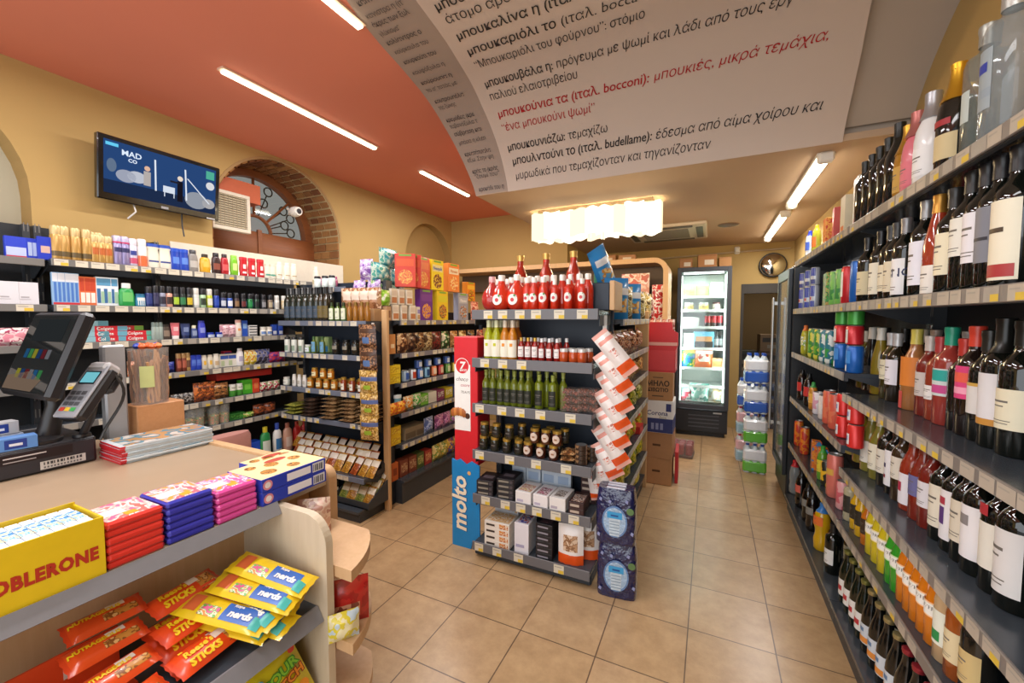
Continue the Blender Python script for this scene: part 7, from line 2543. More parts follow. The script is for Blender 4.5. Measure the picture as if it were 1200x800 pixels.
# ledge, back board, lower shelves of the sweets display
b = MB()
b.box(-1.60, DXF, KY0, DYE, .868, .888, M_PALE)
b.box(-1.62, -1.60, KY0, DYE, .0, .868, M_TAN)
part('display_board', b, ct)
b = MB()
b.prism([(DXF, .893), (DXF + .004, .895), (DXF + .026, .853), (DXF + .022, .850), (DXF, .886)], KY0, DYE - .002, 'y', mat('#807f83', .4))
part('price_rail', b, ct, 'grey sloping price rail')
b = MB()
b.box(-1.60, -1.20, KY0, DYE, .545, .562, M_DECK)
b.box(-1.60, -1.20, KY0, DYE, .225, .242, M_DECK)
part('display_shelf', b, ct)
b = MB()
for zz in (.545, .225):
    b.prism([(-1.20, zz + .02), (-1.194, zz + .02), (-1.165, zz - .025), (-1.17, zz - .028), (-1.20, zz + .0)], KY0, DYE - .002, 'y', mat('#807f83', .4))
part('lower_price_rail', b, ct)
for k, zz in enumerate((.70, .44, .19)):
    b = MB()
    cx, cy, r_ = -1.45, .90, .385
    pol = [(-1.62, DYE + .029)] + [(cx + r_ * math.cos(R(a)), cy + r_ * math.sin(R(a))) for a in range(12, 92, 6)]
    pol = [p for p in pol if p[1] >= DYE + .029]
    pol += [(cx, KY1 - .045), (-1.62, KY1 - .045)] if cy + r_ > KY1 - .045 else [(-1.62, cy + r_)]
    pol = [(x, min(y, KY1 - .045)) for x, y in pol]
    b.prism(pol, zz - .04, zz, 'z', M_TAN)
    part('round_shelf', b, ct)
b = MB()
b.box(-1.62, -1.58, DYE + .03, KY1 - .042, 0, .86, M_TAN)
b.box(-1.62, -1.47, DYE + .03, KY1 - .042, .84, .87, M_PALE)
part('end_core', b, ct)

# ---- goods on the ledge
LZ = .889
YL = lambda px: ypx(px, DXF, LZ)
# yellow tray of chocolate
t = root('chocolate_tray', 'yellow cardboard tray of white chocolate bars at the counter edge', 'tray', (-1.40, .06, LZ), QL)
b = MB()
tw = YL(126) - .06
b.box(0, tw, 0, .004, 0, .152, mat('#e6c41e', .4))
b.box(0, .004, .004, .17, 0, .152, mat('#d9b818', .4))
b.box(tw - .004, tw, .004, .17, 0, .152, mat('#d9b818', .4))
b.box(0, tw, .004, .17, 0, .004, mat('#d9b818', .4))
b.box(0, tw, .166, .17, .004, .158, mat('#d9b818', .4))
part('tray', b, t)
b = MB()
tx1 = .466 - .06
v, f_ = text_geo('TOBLERONE', .05, .0028, 0, 1.1, 'LEFT')
wd_ = max(p[0] for p in v)
k_ = .198 / wd_
b.add([(tx1 - .198 + p[0] * k_, -.0008, .050 + p[1] * .86) for p in v], f_, mat('#b8321e', .5, vary=0))
part('lettering', b, t, 'red capital lettering')
wbar = carton(.022, .15, .145, '#dfe6ee', ((0, 1, .1, .4, '#3a9ad0'),), ((0, 1, .25, .75, ('#2a8ad0', '#e6eef4', '#6ab8e0', '#e8dcb0')),), name='chocolate_bar')
nbar = int((tw - .012) / .0235)
for i in range(nbar):
    put(wbar, (-1.406, .06 + .006 + .0235 * (i + .5), LZ + .0045), f'white and blue chocolate bar in the yellow tray, {ordw(i, nbar)}' if nbar <= 20 else 'white and blue chocolate bar in the yellow tray', QL, group='chocolate bars in the yellow tray')


@memo
def tony(col, strip, art):
    """thick wrapped bar, long side in X, wrapper print on top"""
    b = MB()
    w, d, h = .105, .15, .0205
    n = 10
    pr = [(0, .002), (.003, .0), (d - .003, 0), (d, .002), (d, h - .004), (d - .004, h), (.004, h), (0, h - .004)]
    b.box(-w / 2, w / 2, .0, d, .0006, h - .0003, mat(col, .35, coat=.2, vary=.05), .0055)
    b.top(-w * .46, w * .46, d * .06, d * .94, h + .0002, printed(art, 55, stretch=(1, .5, 1)))
    b.top(-w * .42, w * .0, d * .30, d * .62, h + .0006, mat('#efe4dc', .4))
    b.top(-w * .1, w * .12, d * .12, d * .3, h + .0007, mat('#e8a02a', .4))
    b.box(-w / 2 + .002, w / 2 - .002, .003, d - .003, .0002, .004, mat(strip, .5), .001)
    return Proto('chocolate_bar', 'chocolate bar', [], b.mesh('chocolate_bar'))


for (pa, pb, col, strip, art, n_, nm, dx) in ((128, 197, '#e0382c', '#c84a44', ('#e0706a', '#efe0da', '#e8b8b0', '#c86a9a'), 6, 'red wrapped chocolate bar', 0),
                                              (199, 255, '#3a3ab0', '#2e2e96', ('#d96a7a', '#efdcd8', '#e0a8b0', '#d9a040'), 6, 'blue wrapped chocolate bar', .0),
                                              (257, 305, '#e04fa0', '#c83c8c', ('#e660a8', '#f2dce6', '#e07ab8', '#e8a02a'), 5, 'pink wrapped chocolate bar', .0)):
    y0, y1 = YL(pa), YL(pb)
    s_ = (y1 - y0) / .108
    for k in range(n_):
        lb = f'{nm}, {("lowest", "second up", "third up", "fourth up", "fifth up")[k] if k < n_ - 1 else "topmost"} of its ledge stack'
        o = put(tony(col, strip, art), (-1.402 - random.uniform(0, .004), (y0 + y1) / 2, LZ + .0006 + k * .0212), lb, QL + random.uniform(-.02, .02), group=f'{nm} stack', sc_=(s_, 1.05, 1.0))


def cookie_box(w, d, h):
    b = MB()
    b.box(-w / 2, w / 2, 0, d, 0, h, mat('#2a3eb0', .35, vary=.03), .001)
    b.top(-w * .498, w * .498, d * .02, d * .98, h + .0006, mat('#efd9a4', .4))
    for (x, y, r_) in ((-.25, .3, .028), (.1, .25, .024), (-.05, .62, .026), (.3, .6, .024), (-.3, .75, .02)):
        v = [(w * x + r_ * math.cos(2 * PI * i / 14), d * y + r_ * math.sin(2 * PI * i / 14), h + .0010) for i in range(14)]
        b.add(v, [tuple(range(14))], printed(('#c88a3a', '#d9a050', '#7a4a22'), 90))
    v = [(w * .1 + .045 * math.cos(2 * PI * i / 18), d * .80 + .02 * math.sin(2 * PI * i / 18), h + .0010) for i in range(18)]
    b.add(v, [tuple(range(18))], mat('#b84a3a', .4))
    return b


for k in range(2):
    b = cookie_box(YL(383) - YL(309), .20, .047)
    w = YL(383) - YL(309)
    b.front(w * -.14, w * .24, .010, .038, -.0008, mat('#eceaf0', .4))
    b.front(w * .27, w * .47, .006, .042, -.0008, mat('#dcdce2', .4))
    for i in range(7):
        b.front(w * (.285 + .025 * i), w * (.295 + .025 * i + .004 * (i % 3)), .010, .036, -.0012, mat('#3a3a44', .5, vary=0))
    b.disc(-w * .42, .024, .018, -.0008, mat('#d98a9a', .4), 14)
    b.disc(-w * .42, .024, .011, -.0012, mat('#efe6e6', .4), 12)
    o = single('cookie_box', b, ('blue and cream cookie box on the ledge, lower front one', 'blue and cream cookie box on the ledge, upper front one')[k], 'box', (-1.398 - .003 * k, (YL(309) + YL(383)) / 2, LZ + .0008 + k * .048), QL, 'cookie boxes on the ledge')
b = cookie_box(.20, .16, .05)
single('cookie_box', b, 'blue and cream cookie box farther back at the counter end', 'box', (-1.60, 1.13, KZ + .0), QL + R(0), 'cookie boxes on the ledge')

# ---- lower shelf: orange and yellow bars
SZ = .563


@memo
def flatpack(w, d, h, base, sealc, prints, words=(), seed=0):
    """lying pillow pack, print side up; local X is the reading direction, front edge at y=0"""
    b = MB()
    rnd = random.Random(seed)
    nx, ny = 16, 6
    v = []
    mt, ms = mat(base, .28, coat=.4, vary=.06, scale=40), mat(sealc, .3, coat=.3, vary=.05)
    H = {}
    for side in (0, 1):
        for j in range(ny + 1):
            for i in range(nx + 1):
                u, t = i / nx, j / ny
                e = (max(0, 1 - abs(2 * t - 1) ** 3)) ** .6 * min(1, max(0, min(u, 1 - u) - .05) / .09) ** .6
                z = h / 2 + (h / 2 * e if side else -h / 2 * e) + (rnd.uniform(-.0012, .0012) * e if side else 0)
                zig = .003 * (j % 2) if i in (0, nx) else 0
                v.append((-w / 2 + w * u + (zig if i == 0 else -zig), d * t, z))
                if side:
                    H[i, j] = z
    n1 = (nx + 1) * (ny + 1)
    fi, fs = [], []
    for side in (0, 1):
        for j in range(ny):
            for i in range(nx):
                q = (side * n1 + j * (nx + 1) + i, side * n1 + j * (nx + 1) + i + 1, side * n1 + (j + 1) * (nx + 1) + i + 1, side * n1 + (j + 1) * (nx + 1) + i)
                (fs if i in (0, nx - 1) else fi).append(q if side else q[::-1])
    o = len(b.v)
    b.add(v, fi, mt, True)
    k = b._m(ms)
    for q in fs:
        b.f.append(tuple(x + o for x in q))
        b.mi.append(k)
        b.sm.append(True)

    def zat(x, y):
        u, t = min(max(x / w + .5, 0), .9999) * nx, min(max(y / d, 0), .9999) * ny
        i, j = int(u), int(t)
        fu, ft = u - i, t - j
        return (H[i, j] * (1 - fu) * (1 - ft) + H[i + 1, j] * fu * (1 - ft) + H[i, j + 1] * (1 - fu) * ft + H[i + 1, j + 1] * fu * ft)
    for q_, (x0, x1, y0, y1, hc) in enumerate(prints):
        pm = printed(hc, 60) if isinstance(hc, tuple) else mat(hc, .35, vary=.03)
        vv, ff = [], []
        for j in range(5):
            for i in range(9):
                x, y = w * (x0 + (x1 - x0) * i / 8), d * (y0 + (y1 - y0) * j / 4)
                vv.append((x, y, zat(x, y) + .0012 + .0004 * q_))
        for j in range(4):
            for i in range(8):
                ff.append((j * 9 + i, j * 9 + i + 1, j * 9 + i + 10, j * 9 + i + 9))
        b.add(vv, ff, pm)
    for (t_, size, x, y, hc, bold, shear) in words:
        b.text(t_, size, None, mat(hc, .4, vary=0), bold, shear, 1.0, 'CENTER', lambda p: (x * w + p[0], y * d + p[1], zat(x * w + p[0], y * d + p[1]) + .0030))
    return Proto('sweets_pack', 'sweets', [], b.mesh('sweets_pack'))


PEAN = ('#c9883a', '#8a5222', '#e0b070')
rs_ = flatpack(.20, .075, .030, '#e0481a', '#d8421a', ((.16, .42, .1, .9, PEAN), (.05, .2, .55, .88, '#e8dcd0')),
               (("Reese's", .026, -.16, .56, '#f0c81e', .0010, .2), ('STICKS', .027, -.14, .16, '#f0c81e', .0016, .1)), 1)
rn = flatpack(.17, .07, .030, '#e2501c', '#d8421a', ((-.05, .38, .2, .5, PEAN), (.02, .25, .62, .85, '#e8dcd0')),
              (('NUTRAGEOUS', .016, -.12, .58, '#f0c81e', .0007, .1),), 2)
nd_ = flatpack(.235, .08, .026, '#e8c41e', '#dcb81a', ((.0, .36, .15, .75, '#2a62b8'), (-.42, -.28, .2, .8, '#d86a3a'), (-.24, -.04, .15, .5, ('#d95a8a', '#6ab04a', '#e8e0c0', '#e08a3a')), (.34, .44, .1, .5, '#4ab0a8')),
               (('nerds', .026, .19, .30, '#f2f0ea', .0012, .15), ('Rope', .012, .12, .64, '#f2f0ea', .0004, .1)), 3)


def fp(p, x, y, zz, label, rz, group, rx=0.0, ry=0.0):
    o = put(p, (x, y, zz), label, 0, group=group)
    o.rotation_euler = (Matrix.Rotation(QL + rz, 4, 'Z') @ Matrix.Rotation(rx, 4, 'X') @ Matrix.Rotation(ry, 4, 'Y')).to_euler()
    return o


# (x of the front edge, y centre, tilt) - packs lean on each other, sloping to the aisle
GO = 'orange chocolate packs on the lower shelf'
REE = [(-1.245, .655, .020, 20, 'orange wafer sticks pack lying nearest the front rail'), (-1.345, .665, .065, 20, 'orange wafer sticks pack in the middle of its pile'), (-1.425, .68, .11, 20, 'orange wafer sticks pack topmost against the back board')]
for x, y, dz_, tl, lb in REE:
    fp(rs_, x, y, SZ + dz_, lb, R(8), GO, rx=R(tl))
for i in range(3):
    fp(rs_, -1.28 - .06 * i, .66, SZ + .002 + .022 * i, 'orange wafer sticks pack under the others, ' + ('first', 'second', 'third')[i] + ' from rail', R(5), GO, rx=R(18))
NUT = [(-1.23, .46, .012, 'orange nut bar lying nearest the front rail'), (-1.315, .47, .055, 'orange nut bar second from rail'), (-1.40, .48, .095, 'orange nut bar third from rail'), (-1.46, .50, .135, 'orange nut bar topmost by the back board')]
for i, (x, y, dz_, lb) in enumerate(NUT):
    fp(rn, x, y, SZ + dz_, lb, R(10 - 4 * i), GO, rx=R(22))
for i in range(3):
    fp(rn, -1.25 - .05 * i, .22, SZ + .01 + .03 * i, 'orange nut bar cut off by the picture edge, ' + ('first', 'second', 'third')[i] + ' from rail', R(-6), GO, rx=R(20))
b = MB()
b.box(0, .26, 0, .006, 0, .13, mat('#d8481c', .45))
b.box(.15, .23, -.001, 0, .06, .115, mat('#d9d2c8', .5))
b.box(.17, .21, -.0016, -.001, .075, .10, mat('#8a8680', .5))
b.box(0, .26, -.10, 0, 0, .006, mat('#d8481c', .45))
single('display_carton', b, 'orange open display carton behind the orange nut bars', 'carton', (-1.47, .26, SZ + .004), QL)
GN = 'yellow rope sweets on the lower shelf'
NER = [(-1.28, .805, .105, 14, -75, 'yellow rope sweets pack on top, against the end panel'), (-1.27, .745, .082, 12, -72, 'yellow rope sweets pack on top, second from end panel'), (-1.29, .665, .060, 12, -70, 'yellow rope sweets pack on top, nearest the orange packs'),
       (-1.30, .79, .080, 10, -66, 'yellow rope sweets pack in the middle layer by end panel'), (-1.29, .71, .055, 10, -80, 'yellow rope sweets pack in the middle layer'), (-1.28, .76, .040, 8, -60, 'yellow rope sweets pack at the bottom by end panel'), (-1.29, .68, .024, 8, -74, 'yellow rope sweets pack at the bottom, inner'), (-1.27, .73, .012, 6, -78, 'yellow rope sweets pack lowest of the pile')]
for x, y, dz_, ty, rz, lb in NER:
    o = fp(nd_, x, y, SZ + dz_ + .02, lb, R(rz), GN, rx=R(8), ry=R(ty))
    o.scale = (1.2, 1.15, 1.0)
# bottom shelf: sour sweets bags and purple packs
BZ = .243
sk = pouch(.17, .24, .045, '#d9c81e', art=('#7ab02a', '#d98a2a', '#c84a6a', '#e8dc5a', '#5a9ad0'), artz=(.12, .4), artw=.7, seed=111, scale=22, name='sour_sweets_bag')


@memo
def sour():
    b = MB()
    mb_ = mat('#dccb1e', .28, coat=.4, vary=.05)
    pouch_geo(b, .17, .24, .04, lambda u, v, s: mb_, seed=5, wr=.001)
    y = -.0235
    M = lambda x, z: front_m(x, y, z)
    b.text('SOUR', .044, M(.005, .150), mat('#3a8a2a', .4, vary=0), .0042)
    b.text('SOUR', .044, front_m(.005, y - .0006, .150), mat('#8ac83a', .4, vary=0), .0012)
    b.text('PATCH', .040, M(.005, .112), mat('#8a3a1a', .4, vary=0), .0042)
    b.text('PATCH', .040, front_m(.005, y - .0006, .112), mat('#e08a2a', .4, vary=0), .0012)
    for (x, z, r_, hc) in ((-.045, .06, .022, '#e8a0b0'), (.0, .045, .018, '#d95a8a'), (.045, .07, .02, '#e8902a'), (-.06, .19, .016, '#4a9ad0'), (.06, .2, .012, '#d84a3a')):
        b.disc(x, z, r_, y - .0002, mat(hc, .4), 12)
    return Proto('sour_sweets_bag', 'sweets', [], b.mesh('sour_sweets_bag'))


for i in range(4):
    o = put(sour(), (0, 0, 0), 'yellow sour sweets bag leaning on the bottom shelf, ' + ('front one', 'second one', 'third one', 'rear one')[i], 0, group='yellow sour sweets bags')
    o.matrix_world = Matrix.Translation((-1.19 - .045 * i, .85 - .004 * i, BZ + .012)) @ Matrix.Rotation(QL, 4, 'Z') @ Matrix.Rotation(R(-16), 4, 'X') @ Matrix.Rotation(R(-14), 4, 'Y')
pu = pouch(.16, .20, .05, ('#5a2a8a', '#7a3aa0', '#4a1e72'), art='#c8a0d8', artz=(.3, .6), seed=112, name='sweets_bag')
for i in range(3):
    o = put(pu, (0, 0, 0), 'purple sweets bag on the bottom shelf, ' + ('front', 'middle', 'rear')[i] + ' one', 0, group='purple sweets bags')
    o.matrix_world = Matrix.Translation((-1.20 - .055 * i, .60, BZ + .012)) @ Matrix.Rotation(QL, 4, 'Z') @ Matrix.Rotation(R(-38), 4, 'X')
# on the round shelves
put(pouch(.12, .14, .07, ('#d9b09a', '#e6cdb8', '#b88a7a'), seed=113, scale=30, name='sweets_bag'), (-1.40, 1.10, .701), 'clear bag of peach sweets on the upper round shelf', R(40))
put(pouch(.15, .17, .05, ('#c02a24', '#a81e1c'), art=('#d9a080', '#8a4a3a'), artz=(.2, .5), seed=114, name='sweets_bag'), (-1.17, 1.045, .441), 'red sweets bag on the middle round shelf', R(50))
put(pouch(.10, .10, .05, ('#e6dcae', '#d9c83a', '#c0d0d8'), seed=115, name='sweets_bag'), (-1.12, .985, .441), 'small cream and yellow bag on middle round shelf', R(55))

# ---- on the countertop: magazines, lollipop tub, till
mg = ('#d9e0e4', '#c0202a')
cov = [('#4a9ac0', '#d9b090', '#e6e0d6', '#c84a4a'), ('#c8a070', '#5a9ab0', '#e6e2da'), ('#d9d4cc', '#6a8ab0', '#c07a5a')]
for k in range(8):
    b = MB()
    w, d, h = .37, .215, .0095
    b.box(0, w, 0, d, 0, h, mat('#cdd6da' if k % 2 else '#b4c4cc', .35, vary=.15, scale=60), .0012)
    b.box(-.0006, .02, -.0004, d + .0004, .0006, h - .0006, mat('#c4222c', .4))
    b.top(.02, w - .004, .004, d - .004, h + .0004, printed(cov[k % 3], 14, .2, .5))
    single('magazine', b, 'glossy magazine on the counter, ' + ('lowest of', 'second up in', 'third up in', 'fourth up in', 'fifth up in', 'sixth up in', 'seventh up in', 'topmost of')[k] + ' the pile', 'magazine',
           (-2.345 + random.uniform(-.004, .004), .87 + random.uniform(-.006, .006), KZ + .0005 + k * .0102), QL + R(-2 + random.uniform(-1, 1)), 'magazines in the counter pile')
# wooden block with clear bag of twists
b = MB()
b.box(-.105, .105, -.07, .07, 0, .205, wood('#d09a6c', '#b9804f', 5, (1, 10, 1)), .004)
single('wooden_stand', b, 'square wooden stand behind the magazines on the counter', 'stand', (-2.675, 1.143, KZ + .001), R(90))
tw_ = root('sweets_tub', 'clear tub of brown liquorice twists on the wooden stand', 'tub', (-2.675, 1.125, KZ + .207))
b = MB()
b.lathe([(0, .003), (.078, 0), (.084, .28), (.086, .29)], film('#e6dcd2', .25), 18, cap=False)
part('tub', b, tw_)
b = MB()
rnd = random.Random(8)
for k in range(44):
    a, r_ = rnd.uniform(0, 2 * PI), .070 * math.sqrt(rnd.random())
    x, y = r_ * math.cos(a), r_ * math.sin(a)
    zt = .25 + rnd.uniform(-.05, .04)
    b.tube([(x * (1 + .015 * j) + .004 * math.sin(j * 1.9 + k), y * (1 + .015 * j) + .004 * math.cos(j * 1.9 + k), .008 + (zt - .008) * j / 7) for j in range(8)], .007, mat(rnd.choice(('#a8764e', '#8a5a3a', '#c08f62', '#6a4430')), .5), 6)
part('liquorice_twists', b, tw_)
b = MB()
for k in range(7):
    a = 2 * PI * k / 7
    b.lathe([(0, -.018), (.014, -.012), (.02, 0), (.014, .012), (0, .018)], mat(('#d8622a', '#e07a3a', '#2a44a8')[k % 3], .3), 8, .042 * math.cos(a), .042 * math.sin(a))
    n = 40
    b.v[-n:] = [(x, y, z + .30) for x, y, z in b.v[-n:]]
part('lollipops', b, tw_, 'orange and blue wrapped lollipops')
b = MB()
b.arc(.0835, .09, .20, .35, mat('#c9d08a', .5), 5, mid=-.5)
part('label', b, tw_)

# till: drawer box, screen, card terminal
td = root('cash_drawer', 'black cash drawer on the counter below the till screen', 'cash drawer', (-2.53, .355, KZ + .001), QL)
b = MB()
b.box(0, .50, 0, .42, 0, .115, mat('#26262a', .45), .006)
part('body', b, td)
b = MB()
b.box(.01, .49, -.006, 0, .008, .107, mat('#2c2b30', .45), .002)
part('drawer_front', b, td)
b = MB()
b.front(.20, .42, .062, .10, -.0068, mat('#1c1318', .3))
b.front(.22, .34, .085, .090, -.0074, mat('#c9c4c4', .5))
b.front(.22, .31, .069, .073, -.0074, mat('#a8a4a4', .5))
part('sticker', b, td, 'dark sticker with light print')
b = MB()
b.front(.32, .46, .014, .048, -.0068, mat('#c9c6c0', .5))
for i in range(12):
    b.front(.33 + .01 * i, .334 + .01 * i + .002 * (i % 3), .032, .044, -.0074, mat('#3a3a3c', .5, vary=0))
    b.front(.33 + .01 * i, .336 + .01 * i, .018, .026, -.0074, mat('#6a6a6a', .5, vary=0))
part('barcode_label', b, td)
b = MB()
b.top(.02, .12, .02, .09, .1158, mat('#d9604a', .5))
part('note', b, td, 'coral paper note')
# till screen facing the cashier side, seen from its edge and front
ts = root('till_screen', 'black tilted touch screen of the till on its stand', 'till', (-2.625, .70, KZ + .118))
SM_ = Matrix.Translation((0, .02, .385)) @ Matrix.Rotation(R(2), 4, 'Z') @ Matrix.Rotation(R(-20), 4, 'X') @ Matrix.Diagonal((1.28, 1.2, 1.28, 1))


def tmb(fn):
    b = MB()
    fn(b)
    b.v = [tuple(SM_ @ Vector(p)) for p in b.v]
    return b


part('screen_housing', tmb(lambda b: b.box(-.175, .175, 0, .045, -.15, .15, mat('#1d1c1e', .35), .012)), ts)
part('screen', tmb(lambda b: b.front(-.158, .158, -.133, .133, -.0008, mat('#1a1c1c', .06, coat=1.0, vary=0))), ts)


def pads_and_reflection(b):
    rnd = random.Random(2)
    hs = ('#2f6a9a', '#4a9a5a', '#b0a83a', '#2a4a7a', '#7a2a32', '#8a8a90')
    for r_ in range(2):
        for c_ in range(6):
            b.front(-.10 + .032 * c_, -.074 + .032 * c_, -.02 - .07 * r_, .012 - .07 * r_, -.0014, glow(hs[(c_ + 2 * r_) % 6], .35))
    b.front(-.10, .12, .04, .12, -.0014, glow('#34383a', .4))
    b.add([(-.155, -.0014, -.13), (.06, -.0014, -.13), (.10, -.0014, -.09), (.0, -.0014, -.065), (-.155, -.0014, -.085)], [(0, 1, 2, 3, 4)], glow('#7a6656', .6))  # beige patch paints a reflection on the glass, made to glow


part('buttons_and_reflection', tmb(pads_and_reflection), ts)
b = MB()
b.tube([(0, .06, .33), (.0, .06, .15), (.0, .03, .02)], [.035, .03, .04], mat('#1d1c1e', .4), 10)
b.lathe([(0, .0), (.075, 0), (.075, .012), (.04, .025), (0, .025)], mat('#1d1c1e', .4), 20, sx=1.2)
part('stand', b, ts)
# card terminal
cd = root('card_terminal', 'grey and black card terminal held up on a stand beside the till', 'card terminal', (-2.585, .775, KZ + .118))
CM = Matrix.Translation((.115, .025, .215)) @ Matrix.Rotation(R(20), 4, 'Z') @ Matrix.Rotation(R(-37), 4, 'X') @ Matrix.Diagonal((1.3, 1.3, 1.3, 1))


def cmb(fn):
    b = MB()
    fn(b)
    b.v = [tuple(CM @ Vector(p)) for p in b.v]
    return b


M_G1, M_G2 = mat('#8f9096', .4), mat('#1c1b1d', .4)
part('housing', cmb(lambda b: (b.box(-.042, .042, 0, .045, -.095, .10, M_G2, .012), b.box(-.036, .036, .03, .075, .02, .10, M_G2, .014))), cd)
part('face_plate', cmb(lambda b: b.box(-.041, .041, -.006, .004, -.095, .10, M_G1, .004)), cd)
part('screen', cmb(lambda b: (b.front(-.03, .03, .025, .075, -.0068, mat('#14181a', .2)), b.front(-.026, .026, .030, .070, -.0074, glow('#6fb8c4', .8)))), cd)


def keys(b):
    for r_ in range(4):
        for c_ in range(3):
            hc = '#4a4a4e' if r_ else ('#c83a2a', '#d9b02a', '#3a9a4a')[c_]
            b.box(-.028 + .02 * c_, -.012 + .02 * c_, -.009, -.006, -.075 + .02 * r_, -.062 + .02 * r_, mat(hc, .5), .001)


part('keypad', cmb(keys), cd)
part('paper_cover', cmb(lambda b: b.box(-.038, .038, -.012, .05, .075, .115, mat('#a8a6a6', .35), .012)), cd, 'light grey printer cover')
b = MB()
b.tube([(.105, .07, .19), (.07, .06, .08), (.02, .045, .0)], .016, M_G2, 8)
b.lathe([(0, 0), (.032, 0), (.03, .012), (0, .014)], M_G2, 16, .02, .045)
part('stand', b, cd)
b = MB()
b.tube([(-2.47 + .02 * math.sin(t * .5), .88 + .055 * math.sin(t * .31), 1.34 - .028 * t) for t in range(13)], .006, M_BLACK, 6)
single('curled_cable', b, 'black curled cable beside the card terminal', 'cable')
# steel post and cigarette pouches behind
b = MB()
b.box(-.043, .043, -.025, .025, 0, .52, mat('#b4b6ba', .3, .35), .008)
single('steel_post', b, 'brushed steel post on the counter beside the wooden stand', 'post', (-2.66, .975, KZ + .001), R(90))
for k, (x, y, zz, lb) in enumerate(((-2.535, .615, .116, 'light blue tobacco packet on the cash drawer'), (-2.62, .60, .116, 'pale tobacco packet behind the light blue one'), (-2.62, .59, .17, 'light grey tobacco packet stacked on the pale one'))):
    p = carton(.12, .06, .052, ('#5a8ac8', '#a8b8d0', '#b4b8bc')[k], ((.25, .75, .15, .85, '#1e3a8a'), (.35, .65, .35, .55, '#d9dde6')), name='tobacco_packet')
    put(p, (x, y, KZ + zz), lb, QL + .1 * k - .1, group='tobacco packets on the cash drawer')
chair = root('chair', 'chair with pink rounded back behind the counter end', 'chair', (-2.92, 1.62, 0))
b = MB()
b.tube([(0, 0, .03), (0, 0, .45), (0, .0, .60)], .02, M_BLACK, 8)
b.lathe([(0, 0), (.2, 0), (.2, .015), (.03, .035), (0, .035)], M_BLACK, 16)
part('pedestal', b, chair)
b = MB()
b.lathe([(0, .42), (.18, .42), (.19, .46), (0, .47)], mat('#c08a80', .6), 20, .1)
part('seat', b, chair)
b = MB()
b.lathe([(0, .50), (.16, .50), (.175, .53), (.175, .74), (.16, .77), (0, .77)], mat('#c08a80', .5), 24, sx=.35)
part('backrest', b, chair)


# ------------------------------------------------------------------ television, ventilation grille, camera
tv = root('television', 'black wall television showing a blue studio programme', 'television', (XW + .012, 1.645, 2.535))
b = MB()
b.box(-.0, .06, -.16, .16, -.12, .12, M_BLACK)
part('wall_bracket', b, tv)
TM = Matrix.Translation((.13, 0, 0)) @ Matrix.Rotation(QL, 4, 'Z') @ Matrix.Rotation(R(6), 4, 'X')
TW, TH = .365, .205


def vmb(fn):
    b = MB()
    fn(b)
    b.v = [tuple(TM @ Vector(p)) for p in b.v]
    return b


part('bezel', vmb(lambda b: (b.box(-TW, TW, 0, .045, -TH, TH, mat('#0e0d0e', .15, coat=.6), .006), b.box(-.2, .2, .045, .085, -.12, .12, M_BLACK, .01))), tv)


def screen(b):
    x0, x1, z0, z1 = -TW + .03, TW - .03, -TH + .045, TH - .028
    b.front(x0, x1, z0, z1, -.0008, glow('#24406e', .9))
    b.front(x0, x1, z0, z0 + .085, -.0012, glow('#1d2b48', .8))
    y = -.0016
    b.front(x0 + .01, x0 + .075, z1 - .035, z1 - .015, y, glow('#5ab4d8', 1.0))
    b.text('MAD', .05, front_m(x0 + .145, y, z1 - .075), glow('#c8d4e4', 1.0), .001)
    b.text('CO', .032, front_m(x0 + .15, y, z1 - .11), glow('#c8d4e4', 1.0), .001)
    for (x, z, r_, sz, hc) in ((-.22, -.02, .06, .75, '#9a9fb0'), (-.16, -.01, .06, .7, '#b8bcc8'), (.20, -.075, .085, .8, '#8f949e'), (.285, -.08, .05, .8, '#a8a6a8'), (-.295, .03, .028, 1.7, '#5f7088')):
        xx = x * TW / .365
        b.disc(xx, z - .01, r_ * .9, y, glow(hc, .8), 20, sz)
    b.front(-.012, .06, -.075, -.03, y - .0004, glow('#c8d0dc', .9))
    b.front(-.006, .0, -.105, -.075, y - .0004, glow('#c8d0dc', .9))
    b.front(.052, .058, -.105, -.075, y - .0004, glow('#c8d0dc', .9))
    b.front(.075, .11, -.12, .025, y - .0006, glow('#1e1a24', .6))
    b.disc(.093, .045, .018, y - .0008, glow('#d8c8b8', .9), 12)
    b.front(.03, .085, .005, .018, y - .0008, glow('#2a2630', .6))
    b.front(-.125, -.085, -.06, .035, y - .0006, glow('#b0a8a4', .8))
    b.disc(-.105, .055, .017, y - .0008, glow('#d0a890', .9), 12)
    for (xa, za, xb, zb) in ((.125, .12, .135, -.10), (.14, .06, .29, -.09), (-.06, .13, -.055, -.08)):
        b.add([(xa - .005, y - .0002, za), (xa + .005, y - .0002, za), (xb + .005, y - .0002, zb), (xb - .005, y - .0002, zb)], [(0, 1, 2, 3)], glow('#d4dae4', .9))
    b.front(x1 - .07, x1 - .012, z1 - .08, z1 - .02, y, glow('#4aa08a', .9))
    b.disc(x1 - .04, z1 - .13, .03, y, glow('#d4d4d8', .8), 14)


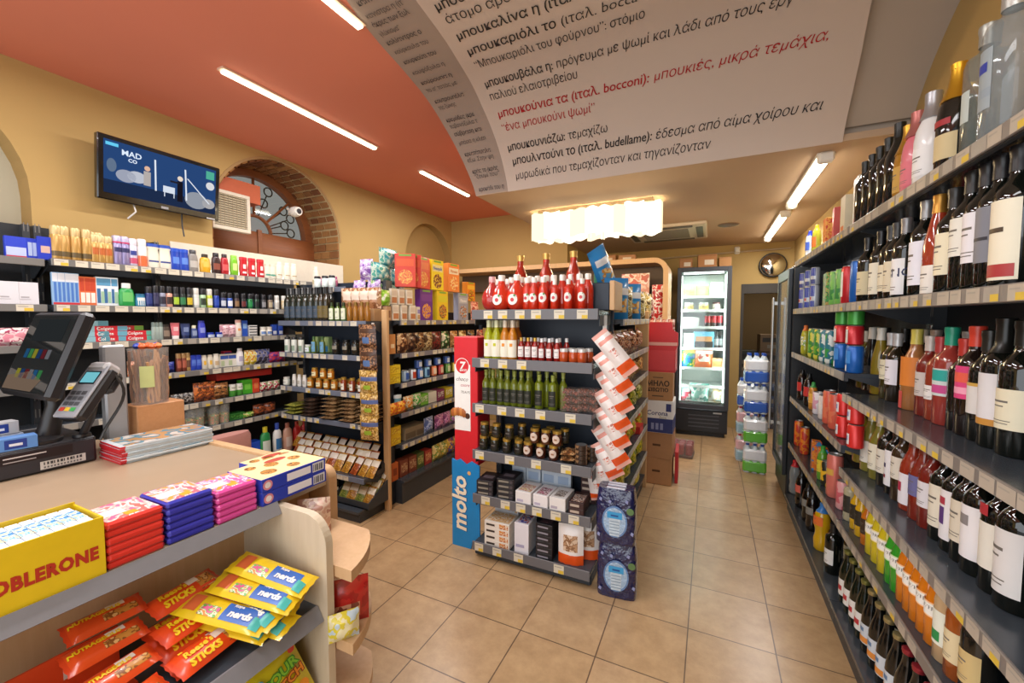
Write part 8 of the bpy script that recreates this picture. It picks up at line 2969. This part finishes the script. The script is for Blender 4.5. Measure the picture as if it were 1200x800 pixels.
part('screen', vmb(screen), tv)
part('badge', vmb(lambda b: (b.front(-.022, .022, -TH + .012, -TH + .028, -.0012, mat('#8f8f92', .3)), b.front(TW - .09, TW - .03, -TH + .004, -TH + .012, -.0012, mat('#b9b9bc', .3)))), tv)
b = MB()
b.tube([(.05, -.16, -.17), (.10, -.165, -.25), (.07, -.20, -.30)], .005, mat('#d9d6d0', .5), 6)
b.tube([(.06, .13, -.19), (.05, .135, -.28), (.06, .14, -.36)], .005, M_BLACK, 6)
part('cable', b, tv)
gr = root('vent_grille', 'white framed ventilation grille set in the arched window', 'vent', (XW - .06, 2.205, 2.475), QL)
b = MB()
for (x0, x1, z0, z1) in ((-.165, .165, .135, .165), (-.165, .165, -.165, -.135), (-.165, -.135, -.135, .135), (.135, .165, -.135, .135)):
    b.box(x0, x1, -.02, .03, z0, z1, mat('#d8cfbb', .5), .003)
part('frame', b, gr)
b = MB()
b.box(-.135, .135, .01, .02, -.135, .135, mat('#6a5f4c', .6))
for i in range(14):
    zz = -.128 + i * .0195
    b.prism([(-.012, zz), (-.010, zz + .012), (.008, zz + .002)], -.135, .135, 'x', mat('#b5a88a', .5))
for i in range(8):
    x = -.118 + i * .034
    b.box(x - .002, x + .002, -.014, -.011, -.135, .135, mat('#a89a7c', .5))
part('slats', b, gr)
b = MB()
b.box(-.155, .30, .04, .30, .13, .30, mat('#c0603a', .6))
o_ = part('hood', b, gr, 'terracotta board above the grille')
cm = root('security_camera', 'white dome security camera in front of the brick arch', 'camera', (XW - .02, 2.79, 2.60), QL)
b = MB()
b.box(-.03, .03, .02, .06, -.03, .03, M_WHITE, .008)
b.tube([(0, .10, .04), (0, .04, .01)], .012, M_WHITE, 8)
part('bracket', b, cm)
b = MB()
b.lathe([(0, -.05), (.04, -.045), (.05, -.01), (.05, .03), (.04, .05), (0, .05)], M_WHITE, 18)
b.v = [(x, z - .02, y) for x, y, z in b.v]
part('housing', b, cm)
b = MB()
b.disc(0, 0, .026, -.0715, mat('#2a2a2c', .15), 16)
part('lens', b, cm)
b = MB()
b.box(LX - .27, LX - .24, 1.9, 2.65, 1.895, 1.925, mat('#d8d4ca', .5), .004)
b.box(LX - .268, LX - .242, 1.92, 2.63, 1.925, 1.94, glow('#fff4dc', 6.0), .003)
single('shelf_light', b, 'slim light strip lying behind the bottles on the toiletries shelf', 'light')
